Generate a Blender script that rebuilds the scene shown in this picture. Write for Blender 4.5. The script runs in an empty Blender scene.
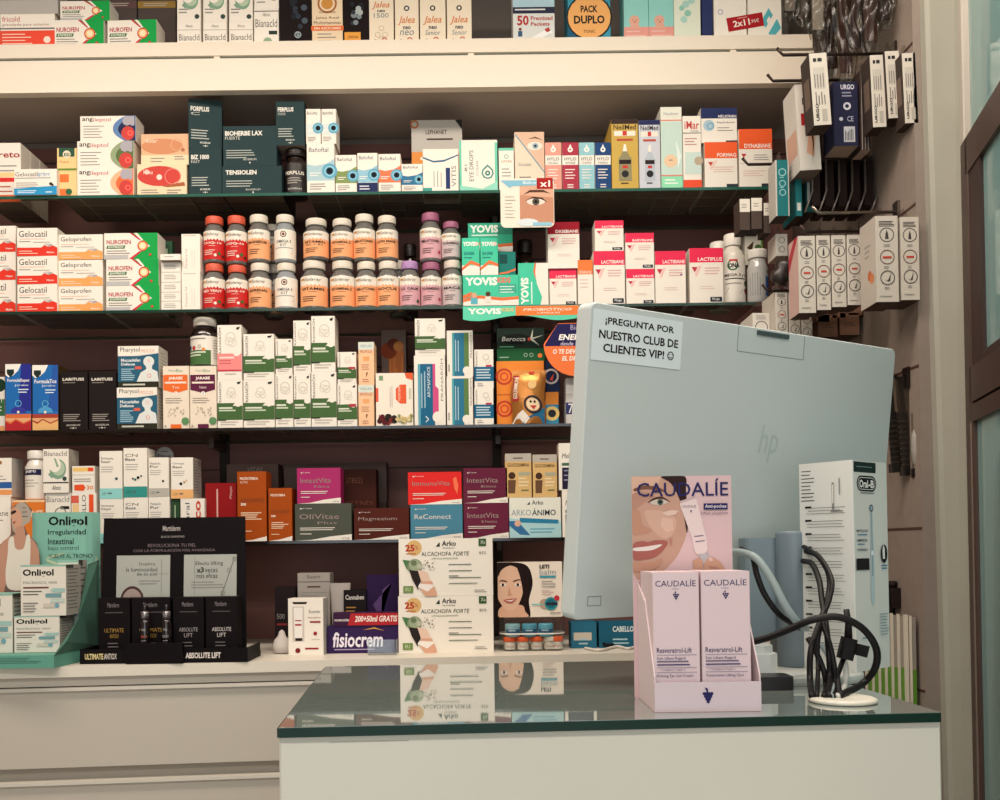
import bpy, math, random
from mathutils import Matrix, Vector, Euler
random.seed(7)
S = bpy.context.scene
COL = S.collection
# ------------------------------------------------------------ camera
CAMZ = 1.275; PITCH = .015; ROLL = -.013; F = 1000.0; PX0 = 475.0; PY0 = 535.0
CM = (Matrix.Rotation(math.pi/2+PITCH, 3, 'X') @ Matrix.Rotation(ROLL, 3, 'Z'))
cd = bpy.data.cameras.new('camera'); cam = bpy.data.objects.new('camera', cd); COL.objects.link(cam)
cam.matrix_world = Matrix.Translation((0, 0, CAMZ)) @ CM.to_4x4()
cd.sensor_width = 36; cd.lens = 36*F/1000; cd.shift_x = (500-PX0)/1000; cd.shift_y = (PY0-400)/1000
cd.clip_start = .05; cd.clip_end = 50
S.camera = cam
def ray(px, py): return CM @ Vector(((px-PX0)/F, (PY0-py)/F, -1))
def W(px, py, d):
    r = ray(px, py); k = d/r.y
    return Vector((r.x*k, d, CAMZ+r.z*k))
def G(px, py, z):
    r = ray(px, py); k = (z-CAMZ)/r.z
    return Vector((r.x*k, r.y*k, z))
# ------------------------------------------------------------ materials
def lin(h):
    c = [int(h[i:i+2], 16)/255 for i in (0, 2, 4)]
    return tuple((v/12.92 if v <= .04045 else ((v+.055)/1.055)**2.4) for v in c)+(1,)
MATS = {}
def M(h, rough=.5, metal=0, spec=.5, noise=0, bump=0, scale=40, coat=0):
    if not isinstance(h, str): return h
    if rough == .5 and spec == .5 and sum(lin(h)[:3]) < .45: rough, spec = .6, .13
    elif rough == .5 and spec == .5: rough, spec = .55, .3
    k = (h, rough, metal, spec, noise, bump, scale, coat)
    if k in MATS: return MATS[k]
    m = bpy.data.materials.new('paint_'+h); m.use_nodes = True
    nt = m.node_tree; b = nt.nodes['Principled BSDF']
    b.inputs['Base Color'].default_value = lin(h); b.inputs['Roughness'].default_value = rough
    b.inputs['Metallic'].default_value = metal; b.inputs['Specular IOR Level'].default_value = spec
    b.inputs['Coat Weight'].default_value = coat
    if noise or bump:
        tc = nt.nodes.new('ShaderNodeTexCoord'); n = nt.nodes.new('ShaderNodeTexNoise')
        n.inputs['Scale'].default_value = scale; n.inputs['Detail'].default_value = 5
        nt.links.new(tc.outputs['Object'], n.inputs['Vector'])
        if noise:
            mx = nt.nodes.new('ShaderNodeMix'); mx.data_type = 'RGBA'; mx.blend_type = 'MULTIPLY'
            mx.inputs[0].default_value = noise; mx.inputs[6].default_value = lin(h)
            nt.links.new(n.outputs['Fac'], mx.inputs[7]); nt.links.new(mx.outputs[2], b.inputs['Base Color'])
        if bump:
            bp = nt.nodes.new('ShaderNodeBump'); bp.inputs['Strength'].default_value = bump; bp.inputs['Distance'].default_value = .002
            nt.links.new(n.outputs['Fac'], bp.inputs['Height']); nt.links.new(bp.outputs[0], b.inputs['Normal'])
    MATS[k] = m
    return m
def glassy(name, tint, ior=1.5, rough=.0, boost=0):
    m = bpy.data.materials.new(name); m.use_nodes = True; nt = m.node_tree; nt.nodes.clear()
    o = nt.nodes.new('ShaderNodeOutputMaterial'); mx = nt.nodes.new('ShaderNodeMixShader')
    t = nt.nodes.new('ShaderNodeBsdfTransparent'); t.inputs[0].default_value = tint+(1,)
    g = nt.nodes.new('ShaderNodeBsdfGlossy'); g.inputs['Roughness'].default_value = rough; g.inputs['Color'].default_value = (1, 1, 1, 1)
    lw = nt.nodes.new('ShaderNodeLayerWeight'); lw.inputs[0].default_value = .5
    pw_ = nt.nodes.new('ShaderNodeMath'); pw_.operation = 'POWER'; pw_.inputs[1].default_value = 5
    f = nt.nodes.new('ShaderNodeMath'); f.operation = 'MULTIPLY_ADD'; f.inputs[1].default_value = ior-1; f.inputs[2].default_value = .03
    nt.links.new(lw.outputs['Facing'], pw_.inputs[0]); nt.links.new(pw_.outputs[0], f.inputs[0])
    a = nt.nodes.new('ShaderNodeMath'); a.operation = 'ADD'; a.inputs[1].default_value = boost; a.use_clamp = True
    nt.links.new(f.outputs[0], a.inputs[0]); nt.links.new(a.outputs[0], mx.inputs[0])
    nt.links.new(t.outputs[0], mx.inputs[1]); nt.links.new(g.outputs[0], mx.inputs[2]); nt.links.new(mx.outputs[0], o.inputs[0])
    return m
GLASS = glassy('shelf_glass', (.72, .74, .72), 1.18)
CLEAR = glassy('clear_plastic', (.9, .92, .9), 1.45, .08, .04)
PLASTIC = glassy('blister_plastic', (.72, .7, .66), 1.3, .28, .0)
# ------------------------------------------------------------ text cache
TC = {}
def text_mesh(s, sh=0, bold=0):
    k = (s, sh, bold)
    if k in TC: return TC[k]
    c = bpy.data.curves.new('t', 'FONT'); c.body = s; c.size = 1; c.shear = sh; c.offset = bold; c.resolution_u = 2; c.fill_mode = 'FRONT'
    o = bpy.data.objects.new('t', c); me = o.to_mesh()
    vs = [v.co.copy() for v in me.vertices]; fs = [tuple(p.vertices) for p in me.polygons]
    o.to_mesh_clear(); bpy.data.objects.remove(o); bpy.data.curves.remove(c)
    if vs:
        x0 = min(v.x for v in vs); x1 = max(v.x for v in vs); y0 = min(v.y for v in vs); y1 = max(v.y for v in vs)
        vs = [((v.x-x0)/(x1-x0), (v.y-y0)/(y1-y0)) for v in vs]
    TC[k] = (vs, fs)
    return TC[k]
# ------------------------------------------------------------ mesh builder
class MB:
    def __init__(s): s.v = []; s.f = []; s.m = []; s.mats = []; s.sm = []
    def mi(s, m):
        m = M(m)
        if m not in s.mats: s.mats.append(m)
        return s.mats.index(m)
    def add(s, vs, fs, m, smooth=False):
        n = len(s.v); s.v += [tuple(v) for v in vs]; i = s.mi(m)
        for f in fs: s.f.append(tuple(n+a for a in f)); s.m.append(i); s.sm.append(smooth)
        return s
    def box(s, x0, y0, z0, x1, y1, z1, m, c=0, T=None):
        if c:
            b = [(x0+c, y0), (x1-c, y0), (x1, y0+c), (x1, y1-c), (x1-c, y1), (x0+c, y1), (x0, y1-c), (x0, y0+c)]
        else: b = [(x0, y0), (x1, y0), (x1, y1), (x0, y1)]
        n = len(b); vs = [(x, y, z0) for x, y in b]+[(x, y, z1) for x, y in b]
        if T: vs = [T @ Vector(v) for v in vs]
        fs = [(i, (i+1) % n, n+(i+1) % n, n+i) for i in range(n)]+[tuple(range(n-1, -1, -1)), tuple(range(n, 2*n))]
        return s.add(vs, fs, m)
    def lathe(s, prof, m, n=24, c=(0, 0), smooth=True, T=None, cap=True):
        vs = []; fs = []
        for r, z in prof:
            for i in range(n):
                a = 2*math.pi*i/n; vs.append((c[0]+r*math.cos(a), c[1]+r*math.sin(a), z))
        k = len(prof)
        for j in range(k-1):
            for i in range(n): fs.append((j*n+i, j*n+(i+1) % n, (j+1)*n+(i+1) % n, (j+1)*n+i))
        if T: vs = [T @ Vector(v) for v in vs]
        s.add(vs, fs, m, smooth)
        if cap:
            b = len(s.v)-k*n
            for ring in (tuple(b+i for i in range(n-1, -1, -1)), tuple(b+(k-1)*n+i for i in range(n))):
                s.f.append(ring); s.m.append(s.mi(m)); s.sm.append(False)
        return s
    def prism(s, pts, y0, y1, m, T=None):       # outline in x,z extruded along y
        n = len(pts); vs = [(x, y0, z) for x, z in pts]+[(x, y1, z) for x, z in pts]
        if T: vs = [T @ Vector(v) for v in vs]
        fs = [(i, (i+1) % n, n+(i+1) % n, n+i) for i in range(n)]+[tuple(range(n-1, -1, -1)), tuple(range(n, 2*n))]
        return s.add(vs, fs, m)
    def tube(s, pts, r, m, n=8, rr=None):
        pts = [Vector(p) for p in pts]; vs = []; fs = []; k = len(pts); up = Vector((.13, .21, 1)).normalized()
        for i, p in enumerate(pts):
            t = (pts[min(i+1, k-1)]-pts[max(i-1, 0)]).normalized()
            if i == 0: a = t.cross(up).normalized()
            else: a = (a-t*a.dot(t)).normalized()
            b = t.cross(a); q = rr[i] if rr else r
            for j in range(n):
                g = 2*math.pi*j/n; vs.append(p+a*q*math.cos(g)+b*q*math.sin(g))
        for i in range(k-1):
            for j in range(n): fs.append((i*n+j, i*n+(j+1) % n, (i+1)*n+(j+1) % n, (i+1)*n+j))
        fs += [tuple(range(n-1, -1, -1)), tuple((k-1)*n+j for j in range(n))]
        return s.add(vs, fs, m, True)
    def build(s, name, parent=None, loc=None, rz=0, mw=None):
        me = bpy.data.meshes.new(name); me.from_pydata(s.v, [], s.f)
        for m in s.mats: me.materials.append(m)
        me.polygons.foreach_set('material_index', s.m); me.polygons.foreach_set('use_smooth', s.sm); me.update()
        o = bpy.data.objects.new(name, me); COL.objects.link(o)
        if parent: o.parent = parent
        if loc is not None: o.location = loc
        if rz: o.rotation_euler.z = rz
        if mw is not None: o.matrix_world = mw
        return o
def spline(pts, k=10):
    P = [Vector(p) for p in pts]; P = [P[0]*2-P[1]]+P+[P[-1]*2-P[-2]]; out = []
    for i in range(1, len(P)-2):
        for j in range(k):
            t = j/k; a, b, c, d = P[i-1:i+3]
            out.append(.5*((2*b)+(c-a)*t+(2*a-5*b+4*c-d)*t*t+(3*b-a-3*c+d)*t**3))
    out.append(P[-2]); return out
LABELS = {}
def tag(o, label, cat, group=None):
    o['label'] = label; o['category'] = cat
    if group: o['group'] = group
    n = len(label.split())
    if n < 4 or n > 16: print('LABEL LENGTH', n, label)
    if label in LABELS: print('DUP LABEL', label)
    LABELS[label] = o
    return o
def empty(name, loc, rz=0):
    o = bpy.data.objects.new(name, None); COL.objects.link(o); o.location = loc; o.rotation_euler.z = rz; o.empty_display_size = .02
    return o
def struct(mb, name, **k):
    o = mb.build(name, **k); o['kind'] = 'structure'; return o
# ------------------------------------------------------------ printed artwork DSL (fractions of a face, y up)
def R(x0, y0, x1, y1, c): return ('R', x0, y0, x1, y1, c)
def T(s, x0, y0, x1, y1, c='3A3034', rot=0, sh=0, bold=0): return ('T', s, x0, y0, x1, y1, c, rot, sh, round(bold*.6, 3))
def P(pts, c): return ('P', pts, c)
def SP(pts, c, k=5):      # closed smooth outline
    n = len(pts); out = []
    for i in range(n):
        a, b, d, e = pts[i-1], pts[i], pts[(i+1) % n], pts[(i+2) % n]
        for j in range(k):
            t = j/k
            out.append(tuple(.5*((2*b[q])+(d[q]-a[q])*t+(2*a[q]-5*b[q]+4*d[q]-e[q])*t*t+(3*b[q]-a[q]-3*d[q]+e[q])*t**3) for q in (0, 1)))
    return ('P', [(min(1, max(0, x)), min(1, max(0, y))) for x, y in out], c)
def E(cx, cy, r, c, ry=None, ring=0): return ('E', cx, cy, r, c, ry, ring)     # r in fractions of HEIGHT (round) or rx of width if ry given
def L(x0, y0, x1, n, dy, h, c='8E8A86'): return ('L', x0, y0, x1, n, dy, h, c)
def LV(x0, y0, y1, n, dx, w, c='8E8A86'): return ('LV', x0, y0, y1, n, dx, w, c)
def rnd(k): return (math.sin(k*12.9898)*43758.5453) % 1
def emit(mb, els, mapf, Wd, Hd, seg=1):
    for i, e in enumerate(els):
        off = .0002+.00007*i; k = e[0]
        if k == 'R':
            _, x0, y0, x1, y1, c = e; n = seg if x1-x0 > .1 else 1
            for j in range(n):
                a = x0+(x1-x0)*j/n; b = x0+(x1-x0)*(j+1)/n
                mb.add([mapf(u*Wd, v*Hd, off) for u, v in ((a, y0), (b, y0), (b, y1), (a, y1))], [(0, 1, 2, 3)], c)
        elif k == 'P':
            mb.add([mapf(u*Wd, v*Hd, off) for u, v in e[1]], [tuple(range(len(e[1])))], e[2])
        elif k == 'E':
            _, cx, cy, r, c, ry, ring = e; n = 20
            rx = r*Hd if ry is None else r*Wd; rv = r*Hd if ry is None else ry*Hd
            o = [mapf(cx*Wd+rx*math.cos(2*math.pi*q/n), cy*Hd+rv*math.sin(2*math.pi*q/n), off) for q in range(n)]
            if ring:
                g = 1-ring
                o += [mapf(cx*Wd+g*rx*math.cos(2*math.pi*q/n), cy*Hd+g*rv*math.sin(2*math.pi*q/n), off) for q in range(n)]
                mb.add(o, [(q, (q+1) % n, n+(q+1) % n, n+q) for q in range(n)], c)
            else: mb.add(o, [tuple(range(n))], c)
        elif k == 'T':
            _, s, x0, y0, x1, y1, c, rot, sh, bold = e; vs, fs = text_mesh(s, sh, bold)
            out = []
            for u, v in vs:
                if rot == 90: u, v = 1-v, u
                elif rot == -90: u, v = v, 1-u
                elif rot == 180: u, v = 1-u, 1-v
                out.append(mapf((x0+(x1-x0)*u)*Wd, (y0+(y1-y0)*v)*Hd, off))
            mb.add(out, fs, c)
        elif k == 'L':
            _, x0, y0, x1, n, dy, h, c = e
            for j in range(n):
                b = x1-(x1-x0)*.35*rnd(j+x0*7+y0*3); y = y0-j*dy; ns = max(1, seg//2)
                for g in range(ns):
                    xa = x0+(b-x0)*g/ns; xb = x0+(b-x0)*(g+1)/ns
                    mb.add([mapf(u*Wd, v*Hd, off) for u, v in ((xa, y), (xb, y), (xb, y+h), (xa, y+h))], [(0, 1, 2, 3)], c)
        elif k == 'LV':
            _, x0, y0, y1, n, dx, w, c = e
            for j in range(n):
                b = y1-(y1-y0)*.35*rnd(j+x0*7+y0*3); x = x0+j*dx
                mb.add([mapf(u*Wd, v*Hd, off) for u, v in ((x, y0), (x+w, y0), (x+w, b), (x, b))], [(0, 1, 2, 3)], c)
# ------------------------------------------------------------ shelves (heights read at column 475)
FR = 2.33
SZ = {0: W(475, 38.5, 2.31).z, 1: W(475, 191.5, FR).z, 2: W(475, 306.5, FR).z, 3: W(475, 425, FR).z, 4: W(475, 538.5, FR).z, 5: CAMZ-.225, 'c': 1.1}
PLACED = []
def carton_mesh(w, h, t, base, front=(), right=(), left=(), top=(), sidecol=None):
    mb = MB(); mb.box(-w/2, 0, 0, w/2, t, h, base, c=min(.0008, w/20))
    if sidecol:
        emit(mb, [R(0, 0, 1, 1, sidecol)], lambda u, v, o: (w/2+o*.5, u, v), t, h)
        emit(mb, [R(0, 0, 1, 1, sidecol)], lambda u, v, o: (-w/2-o*.5, t-u, v), t, h)
    emit(mb, front, lambda u, v, o: (-w/2+u, -o, v), w, h)
    emit(mb, right, lambda u, v, o: (w/2+o, u, v), t, h)
    emit(mb, left, lambda u, v, o: (-w/2-o, t-u, v), t, h)
    emit(mb, top, lambda u, v, o: (-w/2+u, v, h+o), w, t)
    # tuck flap seams on the two ends
    g = '6E6862'
    emit(mb, [R(.01, .01, .99, .99, 'A08C80')], lambda u, v, o: (-w/2+u, v, -o*.3), w, t)  # underside shade painted in as a brown sheet over the card
    emit(mb, [R(.06, .1, .94, .11, g), R(.06, .1, .07, .9, g), R(.93, .1, .94, .9, g)], lambda u, v, o: (-w/2+u, v, -o), w, t)
    return mb
def carton(x0, y0, x1, y1, sh, name, label, cat, base='EFE8DC', front=(), right=(), left=(), top=(), t=.06, d=None, yaw=0,
           group=None, rows=0, rl=None, zb=None, sidecol=None, free=False):
    d = d or FR
    a = W(x0, y1, d); b = W(x1, y1, d); w = b.x-a.x-.0008; zt = W((x0+x1)/2, y0, d).z; z = W((x0+x1)/2, y1, d).z
    cx = (a.x+b.x)/2
    if zb is not None: z = zb
    elif not free:
        best = None; sz = SZ.get(sh)
        for (qx0, qx1, qd0, qd1, qz) in PLACED:
            ov = min(qx1, b.x)-max(qx0, a.x)
            if ov > .012 and abs(qz-z) < .016 and qd0 < d+t-.01 and qd1 > d+.01:
                if best is None or qz > best: best = qz
        if best is not None: z = best+.0003
        elif abs(sz-z) < .05: z = sz+.0002
        else: print('UNSNAPPED', label, round(z-sz, 3))
    h = zt-z
    if group is None: group = name.replace('_', ' ')+'s on the '+{0: 'top shelf', 1: 'first glass shelf', 2: 'second glass shelf', 3: 'third glass shelf', 4: 'lowest glass shelf', 5: 'white bottom shelf'}[sh]
    o = carton_mesh(w, h, t, base, front, right, left, top, sidecol).build(name, loc=(cx, d, z), rz=yaw)
    tag(o, label, cat, group)
    PLACED.append((cx-w/2, cx+w/2, d, d+t, z+h))
    for r in range(rows):
        c = o.copy(); COL.objects.link(c); c.location.y += (t+.0015)*(r+1)
        tag(c, (rl or ' '.join(label.split()[:8]))+', ' + ['second', 'third', 'fourth', 'fifth'][r]+' back in its row', cat, group)
        PLACED.append((cx-w/2, cx+w/2, c.location.y, c.location.y+t, z+h))
    return o
# ============================================================ SETTING
mb = MB(); mb.box(-3.2, -2.2, -.02, 3.2, 2.75, 0, M('C4BCAE', .5, noise=.3)); struct(mb, 'floor')
mb = MB(); mb.box(-3.2, -2.2, 2.8, 3.2, 2.75, 2.85, M('D8D2C6', .8)); struct(mb, 'ceiling')
mb = MB(); mb.box(-3.2, 2.64, 0, 1.3, 2.75, 2.8, M('8A7E76', .75)); struct(mb, 'wall_back')
mb = MB(); mb.box(-3.25, -2.2, 0, -3.2, 2.75, 2.8, M('B5AA9C', .8)); struct(mb, 'wall_left')
mb = MB(); mb.box(-3.2, -2.25, 0, -1.4, -2.2, 2.8, M('B5AA9C', .8)); mb.box(1.4, -2.25, 0, 3.2, -2.2, 2.8, M('B5AA9C', .8)); struct(mb, 'wall_front')
# side wall of grooved display board, and the pillar that closes it
XS = .85
mb = MB(); mb.box(XS, 1.9, 0, XS+.05, 2.64, 2.8, M('93867C', .6, noise=.25))
for z in [.373+.31*i for i in range(8)]: mb.box(XS-.0008, 1.9, z, XS, 2.64, z+.005, M('4A2E28', .6))
for y in (2.18, 2.42): mb.box(XS-.0008, y, 0, XS, y+.003, 2.8, M('5C534C', .6))
struct(mb, 'wall_right')
mb = MB(); a = W(927.3, 300, 1.88); b = W(963, 300, 1.80)
mb.add([(a.x+.03, 1.88, 0), (a.x+.036, 1.872, 0), (b.x+.02, 1.80, 0), (b.x+.05, 1.9, 0), (a.x+.03, 1.9, 0),
        (a.x, 1.88, 2.8), (a.x+.006, 1.872, 2.8), (b.x, 1.80, 2.8), (b.x+.03, 1.9, 2.8), (a.x, 1.9, 2.8)],
       [(0, 1, 6, 5), (1, 2, 7, 6), (2, 3, 8, 7), (3, 4, 9, 8), (4, 0, 5, 9), (4, 3, 2, 1, 0), (5, 6, 7, 8, 9)], M('A3A397', .55, noise=.2, scale=8))
struct(mb, 'trim_1')
# brown framed glazed panel running from the pillar towards the room
d0 = 1.80; pa = W(963, 300, d0); X0 = pa.x
def DP(px, py):     # point on the glazed plane seen at a pixel
    r = ray(px, py); s = (X0-.244*d0)/(r.x-.244*r.y); return Vector((r.x*s, r.y*s, CAMZ+r.z*s))
dirn = Vector((-.244, -1, 0)).normalized(); ang = math.atan2(dirn.y, dirn.x)
DT = Matrix.Translation((X0, d0, 0)) @ Matrix.Rotation(math.atan2(-1, -.244), 4, 'Z')
# local x runs toward the viewer; measure rail heights from the picture
def dz(px, py): return DP(px, py).z
def frame_bar(mb, x0, x1, z0, z1, t=.035, m=None): mb.box(x0, 0, z0, x1, t, z1, m or M('4E3A33', .42, metal=.25, noise=.25, scale=6), c=.003, T=DT)
Z1 = dz(962, 155); Z1b = dz(972, 160); Z2 = dz(968, 378); Z2m = dz(968, 404); Z3 = dz(966, 422)
mb = MB()
PL = M('B4AEA4', .5)
frame_bar(mb, 0, .030, Z1+.02, 2.8, .035, PL); frame_bar(mb, 0, .05, 0, Z1+.02); frame_bar(mb, .030, 1.6, Z1-.045, Z1+.02); frame_bar(mb, .030, 1.6, Z3-.005, Z2m-.005); frame_bar(mb, .03, 1.6, Z2m, Z2+.015)
frame_bar(mb, 0.9, .95, 0, 2.8)
frame_bar(mb, .030, .046, 0, Z3, .05, M('8A7F78', .5)); 
mb.box(.05, .002, Z2, .125, .03, Z1-.04, M('32201C', .6), T=DT); mb.box(.125, .002, Z2, 1.6, .03, Z2+.03, M('32201C', .6), T=DT)
o = struct(mb, 'door_1')
for n, (z0, z1) in enumerate(((.05, Z3-.004), (Z2+.01, Z1-.04), (Z1+.018, 2.78))):
    mb = MB(); mb.box(.046, .008, z0, .9, .014, z1, M('7FA3A3', .06, spec=.9), T=DT); p = mb.build('pane', parent=o)
# ============================================================ SHELVING
XL, XR = -1.75, .70
mb = MB()      # top cupboard pelmet with its shelf board
z0 = SZ[0]
mb.box(XL, 2.31, z0-.032, .80, 2.63, z0, M('E8DDCC', .5)); mb.box(XL, 2.318, z0-.044, .80, 2.33, z0-.031, M('8F9A92', .4))
for px in (214, 468, 730): a = W(px, 55, 2.315).x; mb.box(a, 2.312, z0-.044, a+.014, 2.32, z0-.033, M('E8DDCC', .5))
zb = W(475, 87, 2.3).z
mb.box(XL, 2.30, zb, .80, 2.325, z0-.044, M('EADFCE', .5)); mb.box(XL, 2.325, zb+.02, .80, 2.63, zb+.03, M('B4A89E', .7))
t = tag(mb.build('shelf_pelmet'), 'long cream fascia and top shelf board running over the glass shelves', 'shelf')
mb = MB()      # back panelling behind the shelves
mb.box(XL, 2.617, SZ[5]+.0005, XR+.145, 2.6395, zb-.0005, M('8E5C54', .6, noise=.4, scale=5))
for px in (222, 495): a = W(px, 300, 2.6).x; mb.box(a-.012, 2.607, SZ[5]+.0005, a+.012, 2.617, zb-.0005, M('3C332F', .5))
for i in (1, 2, 3, 4): mb.box(XL, 2.612, SZ[i]+.19, XR+.14, 2.6155, SZ[i]+.1925, M('4C423D', .5))
tag(mb.build('back_panel'), 'dull brown grey panelling behind the product shelves', 'panel')
mb = MB(); mb.box(XL, 2.615, z0, XR+.15, 2.635, 2.6, M('7C7872', .6))
for px in (490, 515): a = W(px, 20, 2.6).x; mb.box(a, 2.60, z0, a+.012, 2.615, 2.6, M('5B5853', .5))
tag(mb.build('back_panel'), 'grey panelling behind the boxes on the top shelf', 'panel')
words = {1: 'upper glass shelf carrying eye drop boxes and dark teal boxes', 2: 'second glass shelf carrying the vitamin bottles', 3: 'third glass shelf carrying the green banded boxes', 4: 'lowest glass shelf carrying magenta, grey and maroon boxes'}
for i in (1, 2, 3, 4):
    z = SZ[i]; mb = MB(); xr = {1: .70, 2: .66, 3: .66, 4: .66}[i]
    root = empty('glass_shelf', (0, 2.322, z-.0065)); tag(root, words[i], 'shelf', )
    mb = MB(); mb.box(XL, .0015, 0, xr, .283, .0065, GLASS); mb.build('pane', parent=root)
    e = MB(); e.box(XL, -.0005, 0, xr, .0015, .0065, M({1: '1F5A4C', 2: '17382F', 3: '140E0D', 4: '1A1211'}[i], .15, spec=.8)); e.build('polished_edge', parent=root)
    e = MB(); e.box(XL, .283, 0, xr, .2845, .0065, M('9DB3A8', .4)); e.build('rear_edge', parent=root)
    for px in (222, 495):
        a = W(px, 300, 2.6).x; b = MB(); b.prism([(0, 0)]*0+[(-.006, -.001), (.006, -.001), (.006, -.022), (-.006, -.022)], .16, .283, M('4A403B', .4, metal=.5)); b.build('bracket', parent=root).location.x = a
# white bottom shelf board, deeper at its left
A = W(85, 665.5, 2.2); zs = SZ[5]
yl = (zs-CAMZ)/ (ray(0, 668).z/ray(0, 668).y); yr = (zs-CAMZ)/(ray(600, 653.5).z/ray(600, 653.5).y)
def edge_y(x): # front edge depth at world x
    x0_ = ray(0, 668).x/ray(0, 668).y*yl; x1_ = ray(600, 653.5).x/ray(600, 653.5).y*yr
    return yl+(yr-yl)*(x-x0_)/(x1_-x0_)
mb = MB(); pts = [(XL, edge_y(XL)), (.84, edge_y(.84)), (.84, 2.64), (XL, 2.64)]; n = 4
mb.add([(x, y, zs-.022) for x, y in pts]+[(x, y, zs) for x, y in pts], [(i, (i+1) % n, n+(i+1) % n, n+i) for i in range(n)]+[(3, 2, 1, 0), (4, 5, 6, 7)], M('DDD6C8', .4))
tag(mb.build('worktop_shelf'), 'white bottom shelf board above the drawer cabinet', 'shelf')
# drawer cabinet
cab = empty('drawer_cabinet', (0, 2.3, 0)); tag(cab, 'long cream drawer cabinet under the white bottom shelf', 'cabinet')
ca = math.atan2(edge_y(1)-edge_y(-1), 2)
CT = Matrix.Translation((0, edge_y(0)+.012, 0)) @ Matrix.Rotation(ca, 4, 'Z'); cy = Matrix.Translation((0, -2.3, 0))
mb = MB(); mb.box(XL, .03, .02, .84, .30, zs-.023, M('4F4741', .7), T=cy @ CT); mb.build('body', parent=cab)
zz = lambda py: W(150, py, 2.075).z
fr = [(zz(763), zz(687)), (zz(870), zz(779)), (.06, zz(882))]
mb = MB(); mb.box(XL, .0, zz(683), .84, .03, zs-.0225, M('C3BCB0', .5), T=cy @ CT); mb.build('top_rail', parent=cab)
for za, zb_ in fr:
    for xa, xb in ((XL, -1.3), (-1.297, .0), (.003, .84)):
        d = MB(); d.box(xa, 0, za, xb, .02, zb_, M('BDB6AA', .45), c=.002, T=cy @ CT); dr = d.build('drawer', parent=cab)
        h = MB(); h.box(xa, -.007, zb_-.001, xb, .02, zb_+.006, M('CFC9BD', .35), c=.002, T=cy @ CT); h.box(xa, .018, zb_+.006, xb, .024, min(zb_+.034, zz(683)), M('A29A8E', .5), T=cy @ CT); h.build('handle_lip', parent=dr)
# ============================================================ COUNTER
FL = G(278, 728, 1.1); FRp = G(942, 712.5, 1.1); BL = G(350, 664, 1.1)
rot = math.atan2(FRp.y-FL.y, FRp.x-FL.x); Wc = (FRp-FL).length
ct = empty('sales_counter', (FL.x, FL.y, 0), rot); tag(ct, 'cream sales counter topped with a dark reflective glass plate in the foreground', 'counter')
DPT = .52
mb = MB(); mb.box(0, .006, 0, Wc+.002, DPT, 1.0897, M('DAD9CC', .5, noise=.12, scale=3), c=.002); mb.build('body', parent=ct)
mb = MB(); mb.box(.05, .0057, 1.083, .13, .0062, 1.0838, M('A9AA9C', .6)); mb.build('scuff_mark', parent=ct)
mb = MB(); mb.box(0, .0016, 1.09, Wc, DPT+.01, 1.1, M('78847E', .02, spec=1.0, coat=.7), c=.001); mb.build('glass_top', parent=ct)
mb = MB(); mb.box(.001, 0, 1.09, Wc-.001, .0016, 1.0995, M('0E2E25', .35, spec=.25)); mb.box(-.0012, .001, 1.09, 0, DPT, 1.0995, M('0E2E25', .35, spec=.25)); mb.build('polished_edge', parent=ct)
# ============================================================ LIGHT
def area(name, loc, rot_, sx, sy, p, col):
    l = bpy.data.lights.new(name, 'AREA'); l.shape = 'RECTANGLE'; l.size = sx; l.size_y = sy; l.energy = p; l.color = col
    o = bpy.data.objects.new(name, l); COL.objects.link(o); o.location = loc; o.rotation_euler = rot_; return o
area('ceiling_lamp', (-.9, 1.4, 2.78), (0, 0, 0), 1.2, .3, 27, (1, .85, .73))
area('ceiling_lamp', (.5, 1.4, 2.78), (0, 0, 0), 1.2, .3, 27, (1, .85, .73))
area('ceiling_lamp', (-.1, -.5, 2.78), (0, 0, 0), 2.4, .4, 52, (1, .91, .83))
area('cool_fill_light', (0, -2.15, 1.5), (math.radians(90), 0, 0), 2.6, 2.2, 40, (.88, .96, 1))  # added cool fill behind the camera, lifts the computer back and counter front
w = bpy.data.worlds.new('world'); S.world = w; w.use_nodes = True
w.node_tree.nodes['Background'].inputs[0].default_value = (.8, .75, .7, 1); w.node_tree.nodes['Background'].inputs[1].default_value = .2
S.view_settings.view_transform = 'Standard'; S.view_settings.look = 'None'; S.view_settings.gamma = 1; S.view_settings.exposure = -.27; S.view_settings.use_curve_mapping = False
# ============================================================ PRODUCTS
BX = 'box'
RD = 'D8261C'; WH = 'EFE8DC'; BK = '1A1416'
def shelf_box(*a, **k): return carton(*a, **k)
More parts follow.
